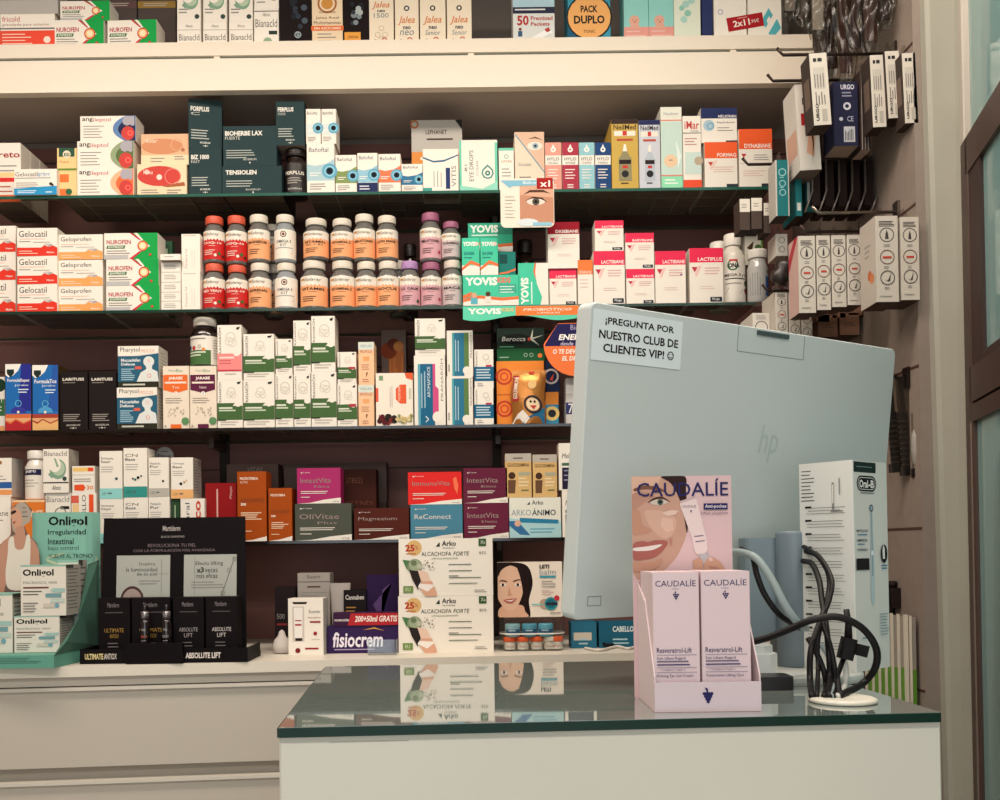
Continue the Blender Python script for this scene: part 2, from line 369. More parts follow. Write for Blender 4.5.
# ---------------- designs
def d_gel(txt='Gelocatil', band='E0301C', acc='9A9490', bt='Gelocatil'):
    return [T(txt, .05, .68, .74, .9, '2A2226'), R(.05, .6, .7, .615, 'E08A78'), L(.05, .5, .35, 1, .1, .03), L(.4, .48, .85, 1, .1, .02), E(.74, .38, .09, 'C9C2BC', ry=.06), E(.83, .36, .06, 'ADA7A2', ry=.07),
            R(0, 0, 1, .3, band), P([(0, .3), (.6, .3), (.68, .38), (.78, .32), (.9, .37), (1, .3)], band), L(.05, .16, .55, 2, .08, .025, 'F5D5C0'), T('Mylan', .74, .08, .92, .16, 'F6EEE4', bold=.02)]
def d_nur():
    return [P([(.52, 0), (.68, .28), (.86, .5), (.68, .72), (.50, 1), (1, 1), (1, 0)], '17A04A'), P([(.56, 1), (.7, .7), (.73, .73), (.62, 1)], 'EFE8DC'), P([(.48, 1), (.66, .72), (.69, .74), (.53, 1)], 'C81E3C'), P([(.46, 0), (.66, .3), (.7, .28), (.53, 0)], 'C81E3C'),
            T('NUROFEN', .05, .57, .5, .74, 'B02430', bold=.03), P([(.04, .4), (.38, .4), (.4, .52), (.06, .52)], '2A7040'), T('EXPRESS', .07, .42, .37, .5, 'EFEADC', sh=.3, bold=.03), L(.05, .3, .5, 3, .09, .03, '8A8886'),
            R(0, 0, .45, .16, 'B9B9B8'), E(.72, .5, .2, 'D23A26'), E(.72, .5, .155, 'F2C88A'), E(.72, .5, .1, 'F6E6C0'), E(.86, .16, .05, 'C8362C')]
def d_bana(kind):
    if kind == 'stomach':
        return [E(.58, .54, .32, '7FA287', ry=.23), E(.6, .56, .25, 'B4C6AC', ry=.17), E(.46, .64, .24, 'F0E9DE', ry=.17), P([(.42, .8), (.5, .78), (.62, .6), (.54, .58)], '8DA98A'), P([(.2, .42), (.3, .48), (.44, .38), (.34, .33)], '7FA287'), L(.08, .3, .5, 2, .08, .03), E(.84, .13, .06, '3A4A44')]
    return [T('Aboca', .35, .78, .65, .9, '4A4642', sh=.3), R(0, .66, 1, .69, 'BDB6AA'), T('BianacId', .08, .24, .94, .5, '6A6460'), L(.1, .1, .6, 1, .1, .03)]
TEAL = '263C3E'
def d_bio(t1, t2=''):
    return [T(t1, .07, .76, .62, .86, 'E8E4DA', bold=.06), T(t2, .07, .68, .34, .74, 'C9C9C0') if t2 else R(0, 0, .001, .001, TEAL), L(.08, .36, .62, 4, .055, .02, 'B9BDB6'), T('BIODERMA'[:0]+'BIOSERUM', .34, .1, .64, .14, 'D5D5CC', bold=.03), E(.5, .055, .018, 'D5D5CC'), R(.42, .05, .46, .06, 'D5D5CC'), R(.54, .05, .58, .06, 'D5D5CC')]
def d_eye(band, base=WH):
    return [T('Bañoftal', .08, .84, .78, .93, '4A5560'), P([(0, .6), (.3, .56), (.7, .6), (1, .7), (1, .26), (0, .26)], band), E(.88, .44, .17, '6FB6D0', ry=.15) if 0 else E(.82, .45, .155, '5EA4C0'), E(.82, .45, .105, '8CC8DA'), E(.82, .45, .075, '1E3A50'), E(.82, .45, .05, '0E141C'), L(.1, .18, .7, 3, .05, .018), L(.1, .4, .5, 2, .05, .018, 'F4EFE6')]
def d_hylo(c, sub=''):
    return [R(0, 0, 1, .53, c), R(0, .73, 1, 1, c), E(.5, .85, .055, 'F4EFE6'), P([(.38, .87), (.5, .97), (.62, .87)], 'F4EFE6'), E(.5, .85, .02, c), T('HYLO', .14, .62, .86, .69, '3A3A44'), T(sub or 'FORTE', .2, .55, .8, .59, '6A6A70'), L(.16, .42, .84, 4, .06, .02, 'F0E4DA'), L(.3, .1, .7, 2, .05, .02, 'F0E4DA')]
def d_lact(t='LACTIBIANE', c='E8204E', pil=True):
    e = [R(0, .74, 1, 1, c), T(t, .25, .765, .97, .83, 'F8EEE8', bold=.03), P([(.06, .66), (.24, .66), (.15, .56)], 'C02840'), P([(.26, .68), (.36, .68), (.2, .48), (.15, .52)], 'F0C4BC'), L(.45, .63, .9, 3, .05, .014, 'D89A98'), L(.3, .3, .8, 2, .04, .01, 'D8B8B4')]
    if pil: e += [R(.6, .03, .95, .115, '28303C'), T('PiLeJe', .66, .045, .88, .1, 'F0ECE4', bold=.02)]
    return e
def d_pran(g='46663A', red=False):
    e = [T('PRANARŌM', .04, .5, .16, .95, '4A4640', rot=90), E(.55, .76, .1, 'CFC8BC', ry=.12, ring=.12) if 0 else E(.55, .76, .09, 'C9C2B4', ring=.15), E(.48, .7, .07, 'D5CEC0', ring=.2), E(.62, .69, .07, 'D5CEC0', ring=.2), P([(.78, .95), (.94, .97), (.9, .92), (.8, .91)], '2E2A28'),
         R(0, .17, 1, .46, g), P([(0, .46), (.6, .46), (.7, .52), (0, .52)], g), E(.82, .5, .06, WH), R(.06, .40, .6, .435, 'D9DCCB'), R(.06, .35, .72, .38, 'C6D0B8'), R(0, .155, .35, .175, '201A1A'), L(.12, .12, .9, 2, .05, .018, 'C4BCB0')]
    if red: e.append(R(.6, .46, .95, .53, 'B03038'))
    return e
def d_vit(t, c, t2=''):
    return [P([(0, 0), (1, 0), (1, .16), (.6, .1), (.3, .02), (0, .0)], 'EAE4D8'), R(.09, .85, .12, .88, 'EAE4D8'), T('30 cápsulas', .13, .85, .3, .89, 'EAE4D8'), T(t, .08, .58, .78, .72, 'D8D4CC' if t == 'ReConnect' else '9A8680'), T(t2, .4, .44, .74, .51, '9A8680') if t2 else R(0, 0, .001, .001, c),
            L(.09, .33, .85, 2, .05, .02, 'E4DCD0'), L(.09, .17, .3, 1, .05, .02, 'E4DCD0'), T('VITAE', .82, .03, .96, .07, '6A6460')]
def d_cn(t1, t2, c, dots):
    return [T(t1, .08, .82, .6, .88, '4A4844'), T(t2, .08, .74, .5, .80, '4A4844', bold=.02), L(.08, .66, .7, 3, .05, .012), R(0, 0, 1, .22, c), T('LCN', .1, .08, .3, .14, '2A3A3A', sh=.3), L(.36, .1, .6, 1, .1, .03, '5A6A68')]+[E(x, y, r, k) for x, y, r, k in dots]
def d_onl():
    return [R(.0, .97, 1, 1, '8FB8AA'), T('Onligol', .05, .75, .73, .92, '15100F', bold=.05), T('MACROGOL 4000', .06, .63, .8, .68, '7A7A76'), R(.06, .54, .62, .57, '6A3A34'), L(.06, .47, .5, 2, .06, .02, '5A5654'), E(.8, .5, .16, 'B9C9BF', ry=.04), R(.7, .46, .98, .54, '9DBFB8'), R(.58, .36, .9, .44, '6E9AA0'), E(.58, .40, .04, '6E9AA0', ry=.04), R(.66, .26, .97, .34, 'B9C9BF'), R(.5, .16, .76, .24, 'C9C2B4'), E(.8, .2, .055, '6FA0B0', ry=.045), L(.06, .24, .4, 4, .055, .018, '6A6664')]
# ---------------- SHELF 0
ell = lambda cx, cy, rx, ry, n=18, a0=0, a1=360: [(cx+rx*math.cos(math.radians(a0+(a1-a0)*q/n)), cy+ry*math.sin(math.radians(a0+(a1-a0)*q/n))) for q in range(n+1)]
Bx = lambda *a, **k: carton(*a, **k)
G0 = 'boxes along the top shelf'
Bx(0, 14, 55, 44, 0, 'medicine_carton', 'flat white and orange red box at the left end of the top shelf', BX, front=[R(0, .0, 1, .52, 'E8452A'), R(0, .56, 1, .6, '6A6A6A'), T('fricold', .04, .78, .36, .93, 'C0402C'), T('granulado para solución', .04, .64, .9, .73, 'A06A5A'), L(.04, .4, .6, 4, .09, .03, 'F3CDBA'), E(.86, .25, .1, 'F3E0D2')], d=2.33)
Bx(-12, -14, 58, 14, 0, 'medicine_carton', 'grey white box lying on the flat orange red box, top left corner', BX, base='B5B0AA', front=[R(0, .5, 1, .54, '6A6664')])
Bx(54, 20, 104, 44, 0, 'medicine_carton', 'green and white box with orange disc, lower one beside the orange red box', BX, front=d_nur(), d=2.33)
Bx(60, 1, 110, 20, 0, 'medicine_carton', 'green and white box with orange disc, upper one of the top shelf pair', BX, front=d_nur(), d=2.335)
Bx(107, 20, 157, 43, 0, 'medicine_carton', 'green and white box with orange disc standing alone right of a pair', BX, front=d_nur(), d=2.33, yaw=-.03)
for i, (x0, x1, c) in enumerate(((58, 100, '8A7F7A'), (101, 137, '6E5450'), (138, 176, 'A8843E'))):
    Bx(x0, -26, x1, 42, 0, 'carton', ['grey brown', 'dull plum', 'ochre'][i]+' topped dark carton standing back on the top shelf', BX, base='5A504C', front=[R(0, .5, 1, .6, c), L(.15, .56, .8, 2, .03, .012, 'C8C0B4')], d=2.46)
cols = ((177, 201), (203, 227), (229, 253))
for i, (a, b) in enumerate(cols):
    o = ['left', 'middle', 'third'][i]
    Bx(a, 22, b, 41.5, 0, 'medicine_carton', f'cream box with grey lettering, lower one in the {o} column beside the black display', BX, front=d_bana('t'), group='cream stomach remedy boxes')
    Bx(a, -18, b, 21.5, 0, 'medicine_carton', f'cream box with green stomach drawing, upper one in the {o} column', BX, front=d_bana('stomach')[:4]+d_bana('stomach')[4:], group='cream stomach remedy boxes')
Bx(254, 9, 279, 41.5, 0, 'medicine_carton', 'cream box with lettering over a green stomach, next to the black display', BX, front=[T('Aboca', .35, .8, .65, .9, '4A4642', sh=.3), T('BianacId', .06, .5, .94, .72, '6A6460'), R(.6, .3, .94, .4, '2A3A34'), E(.55, .1, .12, '8DA98A'), R(0, .93, 1, .95, '2A2422')])
Bx(254, -22, 279, 8.5, 0, 'medicine_carton', 'cream box cut by the upper frame, atop the fourth cream column', BX, front=[L(.1, .3, .6, 2, .1, .04), E(.8, .35, .1, 'C9A88A')])
grape = [E(.1+.1*math.cos(q*1.9)*rnd(q)+.08, .12+.4*rnd(q+9), .02+.012*rnd(q), ['2C3440', '4A5560', '1E242C'][q % 3]) for q in range(14)]
Bx(280, -52, 370, 40, 0, 'gift_carton', 'black box with a cream royal jelly panel and honey jars, top shelf', BX, base='14090A',
   front=grape+[E(.86+.05*math.cos(q*2.3), .15+.4*rnd(q+3), .02+.012*rnd(q), ['2C3440', '7A858C', 'A8B0B0', '1E242C'][q % 4]) for q in range(16)]+[R(.36, 0, .7, 1, 'E6CFAE'), E(.53, .42, .1, 'A8642C', ring=.2), E(.53, .42, .06, 'C88A3A'), T('SOLARIS', .44, .32, .62, .34, '3A2A24'), T('Jalea Real', .4, .255, .66, .285, '5A4438'), T('Multivitaminas', .38, .205, .68, .24, '5A4438'), R(.35, .14, .71, .19, 'D9682A'), T('SIN AZÚCARES', .38, .152, .68, .182, 'F6E4CC', bold=.03), L(.42, .1, .64, 3, .035, .01), E(.2, .1, .035, '9AA6AC'), T('e', .17, .08, .23, .12, '2A3440'), R(.72, .02, .9, .12, 'E09A3A'), T('Jalea', .75, .05, .87, .09, '5A3418', sh=.3)], t=.1)
for i, (a, b, s) in enumerate(((369, 394, '1500'), (395, 419, 'neo'), (420, 446, 'Senior'), (447, 472, 'Senior'))):
    Bx(a, -48, b, 39.5, 0, 'medicine_carton', ['cream orange script box with a big number, nearest the black box', 'cream box with orange script and blue emblem, second of four', 'cream box with orange script, third of the four upright ones', 'cream box with orange script, rightmost of the four upright ones'][i], BX, base='EADBC4',
       front=[T('Jalea', .12, .2 if i else .375, .84, .3 if i else .46, 'D07A38', sh=.3, bold=.02), T('neo', .34, .155 if i else .345, .66, .19 if i else .37, '3A4048', bold=.04), T(s, .2, .09 if i else .285, .8, .145 if i else .335, '6A7A84', sh=.2 if i else 0)]+([E(.5, .385, .03, '1C3A5A' if i == 1 else '2A2A34'), E(.5, .385, .016, 'EADBC4')] if i else [E(.5, .17, .03, 'B8AA94', ring=.2), E(.35, .1, .03, 'B8AA94', ring=.2), E(.65, .1, .03, 'B8AA94', ring=.2), E(.5, .05, .03, 'B8AA94', ring=.2)])+[E(.25, .03, .02, '4A4440'), E(.62, .04, .03, 'C0584A', ring=.4)])
Bx(513, -50, 555, 37, 0, 'medicine_carton', 'silver white box with a large red number 50 on it', BX, base='D6D8D4', front=[R(0, .31, 1, .38, '2A2E44'), R(0, .38, 1, 1, 'A8C8D4'), L(.05, .345, .95, 1, .1, .015, 'D8D8D8'), T('50', .1, .18, .38, .29, 'B02820', bold=.05), T('Premixed', .43, .235, .95, .28, 'B03A30', bold=.03), T('Packets', .43, .175, .88, .215, 'B03A30', bold=.03), E(.17, .27, .05, '8A3A2A', ry=.06) if 0 else E(.17, .14, .016, '7A4030'), R(.12, .06, .22, .12, '3A5A7A'), P([(.35, .02), (.85, .15), (.95, .1), (.55, .01)], 'EDEDEA'), P([(.75, .13), (.85, .16), (.9, .12), (.82, .1)], 'B03A3A')], t=.09)
Bx(568, -42, 611, 36, 0, 'medicine_carton', 'blue green box with a round orange disc reading pack duplo', BX, base='2E8FA8', front=[R(0, 0, .5, .3, '1E5A78'), E(.5, .29, .275, '22282C'), E(.5, .29, .255, 'E8A860'), T('PACK', .3, .345, .7, .43, '2A2622', bold=.06), T('DUPLO', .14, .21, .86, .31, '2A2622', bold=.06), T('TONIC', .36, .1, .64, .135, '2A2622'), R(.4, 0, 1, .03, '7FD0C8')], t=.09)
for i, (a, b) in enumerate(((624, 649), (649, 674))):
    Bx(a, -45, b, 36, 0, 'baby_care_carton', ['turquoise box with a pink baby, left one of the pair', 'turquoise box with a pink baby, right one of the pair'][i], BX, base='8CCBC4', front=[R(0, 0, 1, .16, 'E0988C'), E(.42, .235, .06, 'DDA690'), E(.36, .24, .006, '6A4A40'), E(.5, .24, .006, '6A4A40'), E(.44, .215, .01, 'B8604E'), P([(.2, .14), (.66, .14), (.6, .19), (.28, .19)], 'DDA690'), L(.1, .1, .9, 2, .05, .014, 'E8BDB2'), P([(0, .9), (.5, .6), (1, .8), (1, .7), (.5, .5), (0, .8)], 'B8E0DA')], t=.07)
Bx(674, -45, 701, 35, 0, 'baby_care_carton', 'pale mint box with leaf shapes beside the pink baby boxes', BX, base='DCE2D0', front=[E(.3+.4*rnd(q), .15+.5*rnd(q+5), .03+.02*rnd(q+2), ['8CC4B0', 'A8D0C4', 'EDE8D4'][q % 3]) for q in range(10)], t=.07)
Bx(702, -45, 713, 34, 0, 'medicine_carton', 'narrow navy box squeezed right of the pale mint box', BX, base='2A3460', t=.07)
tw = []
for i, (a, b) in enumerate(((714, 747), (748, 782))):
    tw.append(Bx(a, -52, b, 33, 0, 'medicine_carton', ['tall white box with small blue tag, left one under the red price sticker', 'tall white box with turquoise chain mark, right one under the red sticker'][i], BX,
       front=[R(.2, .55, .45, .59, '2A6A8A'), L(.1, .5, .8, 2, .04, .012), R(.1, .66, .9, .675, 'B9B2AA')]+([P([(.4, .2), (.62, .34), (.74, .26), (.52, .12)], '4FAEB8'), P([(.6, .06), (.86, .22), (.98, .12), (.72, 0)], '4FAEB8'), P([(.55, .2), (.63, .25), (.68, .21), (.6, .16)], WH)] if i else [E(.2, .3, .03, '9AA8C0', ring=.3)]), t=.08))
a = W(729, 31, 2.326); b = W(765, 27, 2.326)
mb = MB(); lw = .085; lh = .032; mb.box(0, -.0006, 0, lw, 0, lh, 'A81C24'); emit(mb, [T('2x11', .16, .25, .62, .72, 'F4E8DC', bold=.04), T(',95€', .64, .3, .88, .6, 'F4E8DC'), L(.3, .82, .7, 1, .1, .05, 'E0A8A0')], lambda u, v, o: (u, -.0006-o, v), lw, lh)
s = mb.build('price_sticker', loc=(a.x, 2.3297, W(729, 31, 2.326).z)); s.rotation_euler.y = -.16; tag(s, 'tilted dark red price sticker reading 2x11,95 across two tall white boxes', 'sticker')
# ---------------- SHELF 1
NB = 2
Bx(-16, 143, 21, 196.5, 1, 'medicine_carton', 'cream box with a red stripe cut by the left frame edge, upper shelf', BX, front=[T('reto', .4, .75, .98, .84, 'A02A28', bold=.03), L(.3, .6, .9, 3, .08, .02), R(0, .42, 1, .5, 'F0D090'), R(0, .34, 1, .41, 'D8261C'), L(.3, .25, .9, 3, .08, .02, 'B85A40'), R(0, 0, 1, .12, 'E8602C')], d=2.36, rows=NB, t=.05)
Bx(14, 169, 57, 197, 1, 'medicine_carton', 'small white box with a bright blue lower band and a bee', BX, front=[T('Gelocatil', .03, .72, .55, .88, '2A2A34'), T('gripe', .56, .7, .84, .88, '4A9AC8'), R(.03, .64, .86, .66, '2A3A5A'), L(.04, .45, .6, 3, .08, .025), P([(0, .0), (1, 0), (1, .34), (.5, .3), (.08, .25), (0, .25)], '1E93C8'), L(.08, .14, .6, 2, .07, .03, 'D8E8F0'), E(.86, .42, .06, '2A2420'), E(.9, .38, .05, '4A3A24'), L(.74, .08, .95, 1, .1, .04, 'D8E8F0')], d=2.315, t=.04)
Bx(57, 148, 77, 196, 1, 'medicine_carton', 'narrow yellow box with orange squares and a dark green top emblem', BX, base='EBCB8C', front=[R(.1, .82, .9, 1, '2C5440'), E(.5, .87, .08, 'E8DCC0'), T('ESI', .36, .83, .64, .9, '2C5440', bold=.05), T('Propol', .15, .68, .6, .74, 'C06A30'), R(0, .54, 1, .58, '6A8A3A'), R(.15, .3, .6, .46, 'E07030'), R(.15, 0, .7, .16, 'E07030'), E(.6, .1, .065, '2C6A48')], rows=NB)
ang = [('D4553C', 'E8642C', '1F4F86'), ('9A3A34', '5F7A4A', '3A6A4A'), ('D84A2A', 'F07830', 'F0A060')]
ANC = [('232A50', '5A7FB0', 'topmost'), ('5C6E44', '8FA07A', 'middle'), ('E86A34', 'F4B48A', 'lowest')]
for i, (x0, x1, y0, y1) in enumerate(((80, 136, 116, 141), (77, 134, 141, 169), (77, 134, 169, 196))):
    c1, c2, wd = ANC[i]
    Bx(x0, y0, x1, y1, 1, 'medicine_carton', f"white box with a {['navy', 'olive', 'orange'][i]} throat picture, {wd} of the stack of three", BX,
       front=[T('ang', .04, .76, .23, .93, '2A2226', bold=.02), T('ileptol', .235, .74, .55, .93, 'B03038'), L(.06, .58, .45, 5, .11, .03),
              P([(.6+.22*(abs(q/7.5-1))**2.2-.02*(q/15), 1-q/15) for q in range(16)]+[(1, 0), (1, 1)], c2), P([(.66+.24*(abs(q/7.5-1))**2+.05*(1-q/15), .98-q/15*.98) for q in range(16)]+[(.99, 0), (.99, .98)], c1), P(ell(.86, .3, .12, .28), 'C83A30'), E(.8, .72, .16, 'D8C8BC', ry=.0) if 0 else P([(.80, .98), (.76, .8), (.78, .66), (.84, .6), (.9, .64), (.95, .58), (.98, .64), (.98, .98)], 'A8A4AC'), E(.9, .3, .16, 'D8302C'), E(.9, .3, .1, 'F07868', ring=.3)], rows=NB if i == 2 else 0)
stk = lambda i: ['upper', 'lower'][i]
Bx(141, 134, 189, 165, 1, 'medicine_carton', 'peach coloured box with a floral picture, lying on a red one', BX, base='E4B48C', front=[R(0, 0, 1, .32, 'EBD6B0'), E(.45, .6, .44, 'D08A60', ry=.25), T('Roter', .1, .72, .35, .84, 'F0E4D0', sh=.2), E(.75, .65, .2, 'D9A27C', ring=.15), E(.88, .48, .06, 'B06A48'), L(.2, .2, .5, 2, .1, .03), L(.7, .25, .95, 2, .08, .03)], d=2.335)
Bx(137, 164, 187, 196, 1, 'medicine_carton', 'cream box with a red oval picture, under the peach one', BX, base='EBD6B0', front=[E(.45, .62, .44, 'CC3A30', ry=.32), E(.2, .75, .08, 'F0C0B0'), T('Ymea', .12, .68, .32, .8, 'F4E4D8', sh=.2), E(.72, .6, .26, 'E07A70', ring=.12), E(.45, .58, .09, 'EFD8C8'), P([(.5, .3), (.95, .42), (.97, .3), (.6, .26)], 'A8582E'), L(.08, .16, .45, 2, .08, .03), L(.6, .15, .9, 2, .08, .03)], rows=NB)
Bx(189, 148, 222, 194.5, 1, 'supplement_carton', 'dark teal upright box marked 1000, below a tilted one', BX, base=TEAL, front=d_bio('BIZ 1000', 'FAST'), rows=NB)
Bx(189, 100, 222, 148, 1, 'supplement_carton', 'dark teal upright box turned slightly, topmost at the left of its group', BX, base=TEAL, front=d_bio('FORPLUS', 'C'), yaw=.2, d=2.335)
Bx(222, 166, 282, 194, 1, 'supplement_carton', 'wide flat dark teal box at the bottom of the teal group', BX, base=TEAL, front=[T('TENSIOLEN', .06, .7, .58, .86, 'E8E4DA', bold=.06), L(.07, .46, .6, 3, .09, .03, 'B9BDB6'), T('BIOSERUM', .4, .14, .64, .2, 'D5D5CC'), E(.52, .07, .03, 'D5D5CC')], rows=NB)
Bx(223, 126, 277, 165.5, 1, 'supplement_carton', 'wide dark teal box resting on the flat one, two title lines', BX, base=TEAL, front=[T('BIOHERBE LAX', .04, .76, .74, .88, 'E8E4DA', bold=.06), T('FUERTE', .04, .66, .32, .74, 'C9C9C0'), L(.06, .38, .6, 4, .06, .02, 'B9BDB6'), T('BIOSERUM', .38, .14, .62, .19, 'D5D5CC'), E(.5, .08, .02, 'D5D5CC')])
# bottles
def bottle(px, pyb, w, pyt, sh, body, capc, label_els, label, group=None, d=FR+.005, zb=None, capr=.82, name='vitamin_bottle', lab=(.06, .72), labc='EDE4D6', clear=True, capw=None, rings=True):
    a = W(px-w/2, pyb, d); b = W(px+w/2, pyb, d); r = (b.x-a.x)/2-.0006; cx = (a.x+b.x)/2; d = d+r
    zt = W(px, pyt, d).z; z = W(px, pyb, d).z
    if zb is None:
        best = None
        for (qx0, qx1, qd0, qd1, qz) in PLACED:
            if min(qx1, b.x)-max(qx0, a.x) > .01 and abs(qz-z) < .02 and qd0 < d+r and qd1 > d-r:
                if best is None or qz > best: best = qz
        z = best+.0004 if best is not None else SZ[sh]+.0002
    else: z = zb
    h = zt-z; root = empty(name, (cx, d, z)); tag(root, label, 'bottle', group or name.replace('_', ' ')+'s on the '+['top', 'first glass', 'second glass', 'third glass', 'lowest glass', 'bottom'][sh]+' shelf')
    ch = h*.17; rc = r*capr; rn = rc*.86
    m = MB(); m.lathe([(r*.86, 0), (r*.97, h*.012), (r, h*.04), (r, h*.62), (r*.97, h*.68), (r*.82, h*.755), (rn, h*.79), (rn, h*.82)], M(body, .18, spec=.7, coat=.5), 28); m.build('body', parent=root)
    m = MB(); z1 = h-ch
    prof = [(rc*.98, z1), (rc, z1+.001), (rc, h-.003), (rc*.93, h-.0005), (rc*.8, h)]
    m.lathe(prof, M(capc, .4), 28)
    if rings:
        for q in range(3): m.lathe([(rc*1.0, z1+ch*(.2+.22*q)), (rc*1.018, z1+ch*(.24+.22*q)), (rc*1.018, z1+ch*(.3+.22*q)), (rc, z1+ch*(.34+.22*q))], M(capc, .4), 28, cap=False)
    m.build('cap', parent=root)
    m = MB(); l0, l1 = h*lab[0], h*lab[1]*.92; rr = r+.0003
    m.lathe([(rr, l0), (rr, l1)], M(labc, .45), 64, cap=False)
    span = math.radians(170); Wd = rr*span
    emit(m, label_els, lambda u, v, o: ((rr+o)*math.sin((u/Wd-.5)*span), -(rr+o)*math.cos((u/Wd-.5)*span), l0+v), Wd, l1-l0, seg=26)
    m.build('label', parent=root)
    PLACED.append((cx-r, cx+r, d-r, d+r, z+h)); return root
def l_sol(c, t, t2='', mount=True, tc='3A2A28', extra=()):
    e = [R(0, 0, 1, .66, c)]+([P([(.02+.1*q, .655), (.07+.1*q, .70+.05*rnd(q)), (.12+.1*q, .655)], c) for q in range(9)] if mount else [])
    return e+[R(.16, .86, .3, .92, 'C8904A'), T('Solaray', .3, .8, .72, .93, '6A6258', sh=.3), T(t, .2, .52, .8, .61, tc, bold=.04), T(t2, .28, .43, .72, .49, tc) if t2 else R(.4, .46, .6, .47, tc), L(.24, .3, .62, 3, .07, .02, tc), *extra]
bottle(294.5, 194.5, 24, 151, 1, '1A0E0C', '1A0E0C', [T('FERPLUS', .2, .6, .8, .72, 'E4DCD0', bold=.04), L(.28, .46, .74, 3, .08, .03, 'A8A098'), T('BIOSERUM', .3, .08, .7, .14, 'D5D5CC')], 'black bottle under an upright dark teal box on the upper shelf', labc='1A1213', capr=.9, name='supplement_bottle')
Bx(276, 101, 305, 150.5, 1, 'supplement_carton', 'dark teal upright box balanced on the black bottle', BX, base=TEAL, front=d_bio('FERPLUS', 'LIPOSOMADO'), zb=PLACED[-1][4]+.0004)
Bx(307, 144, 335, 194, 1, 'eye_drop_carton', 'large white box with pale blue wave and blue iris', BX, front=d_eye('A8C8D0'), rows=NB)
Bx(306, 109, 321, 144, 1, 'eye_drop_carton', 'slim white box with an iris, left one of two atop the large one', BX, front=d_eye('D8E0DC'))
Bx(321.5, 109, 336.5, 144, 1, 'eye_drop_carton', 'slim white box with an iris, right one of two atop the large one', BX, front=d_eye('D8E0DC'))
Bx(335.5, 155, 357, 193.5, 1, 'eye_drop_carton', 'white box with a green wave and blue iris', BX, front=d_eye('7C9250'), rows=NB)
Bx(357.5, 153, 378, 193, 1, 'eye_drop_carton', 'white box with navy lower half and blue iris', BX, front=d_eye('8FC0D4')+[R(0, 0, 1, .25, '26305A'), L(.1, .15, .6, 2, .07, .03, 'D8D8E0')], rows=NB)
Bx(378.5, 154, 401, 192.5, 1, 'eye_drop_carton', 'white box with an orange wave and blue iris', BX, front=d_eye('EE7448'), rows=NB)
Bx(401.5, 164, 423, 192, 1, 'eye_drop_carton', 'low white box with a deep blue wave and blue iris', BX, front=d_eye('1E6E96'), rows=NB)
Bx(412, 120, 463, 193, 1, 'medicine_carton', 'grey box with an orange lower band standing behind the front row', BX, base='B0ACA4', front=[P([(.0, .98), (.0, .62), (1, .62), (1, .9), (.88, 1), (.0, 1)], 'B8B4AC'), R(0, .36, 1, .62, 'D88A3C'), E(.06, .95, .05, 'B8682A', ring=.4), T('LEPHANET', .28, .83, .7, .88, '4A3A34', bold=.02), L(.3, .76, .85, 1, .1, .02, '4A3A34'), E(.2, .54, .02, 'F0E0C8'), E(.2, .46, .02, 'F0E0C8'), E(.55, .54, .02, 'F0E0C8'), E(.55, .46, .02, 'F0E0C8'), P([(.86, 1), (1, .88), (1, 1)], '2A2A2C')], d=2.41, t=.05)
Bx(423, 149, 459, 192, 1, 'medicine_carton', 'white box with sideways lettering and navy vertical bars', BX, front=[P([(0, .78), (.3, .68), (.6, .7), (1, .84), (1, .87), (.6, .74), (.3, .72), (0, .82)], '3A6A8A'), T('VITIS', .8, .1, .93, .6, '8A847C', rot=90), R(.64, .05, .76, .55, '2A3A6A'), LV(.3, .1, .5, 3, .1, .02), R(0, 0, .25, .08, '3A9A90')], d=2.325, t=.05)
Bx(459.5, 140, 498, 192, 1, 'eye_drop_carton', 'white and mint box with sideways eye drops lettering and an eye', BX, front=[R(0, 0, .06, 1, '6FCBB0'), R(.93, 0, 1, .95, '6FCBB0'), P([(0, 0), (1, 0), (1, .2), (.6, .05), (0, .12)], '8FD8C0'), T('EYE DROPS', .26, .2, .37, .8, '6A7A74', rot=90), T('CLEAR', .44, .3, .5, .6, '9AAAA4', rot=90), T('B1', .14, .4, .2, .52, '6A7A74', rot=90), P([(.74, .52), (.6, .42), (.58, .34), (.64, .26), (.74, .24), (.84, .26), (.9, .34), (.88, .42)], '3A8A84'), P([(.74, .48), (.63, .40), (.62, .34), (.67, .28), (.74, .265), (.81, .28), (.86, .34), (.85, .4)], 'EFE8DC'), E(.74, .35, .05, '2A7A78'), E(.74, .35, .02, 'EFE8DC')], rows=NB)
Bx(499, 148, 514.5, 192, 1, 'eye_drop_carton', 'narrow mint edged box beside the eye picture box', BX, front=[R(0, .94, 1, 1, '6FCBB0'), E(.5, .8, .05, '7AB0A0', ring=.3), T('OPTAR', .15, .66, .85, .71, 'B07A50'), L(.2, .5, .8, 3, .08, .02)], rows=NB)
Bx(515, 132, 545, 191, 1, 'eye_care_carton', 'cream box with a grey eye photo crossed by a diagonal line', BX, base='E8D5BE', front=[P([(.0, 1), (1, .3), (1, 1)], 'DDB79C'), E(.68, .76, .26, 'EFE0D2', ry=.07), E(.7, .76, .05, '8FA8B4'), E(.7, .76, .022, '2A3038'), P([(.45, .88), (.7, .92), (.95, .86), (.7, .89)], '7A5440'), P([(.02, .98), (1, .32), (1, .29), (.02, .95)], '6A9AB0'), T('Acuaiss', .12, .42, .55, .48, '8A9AA0'), L(.15, .22, .6, 2, .06, .02)], rows=NB)
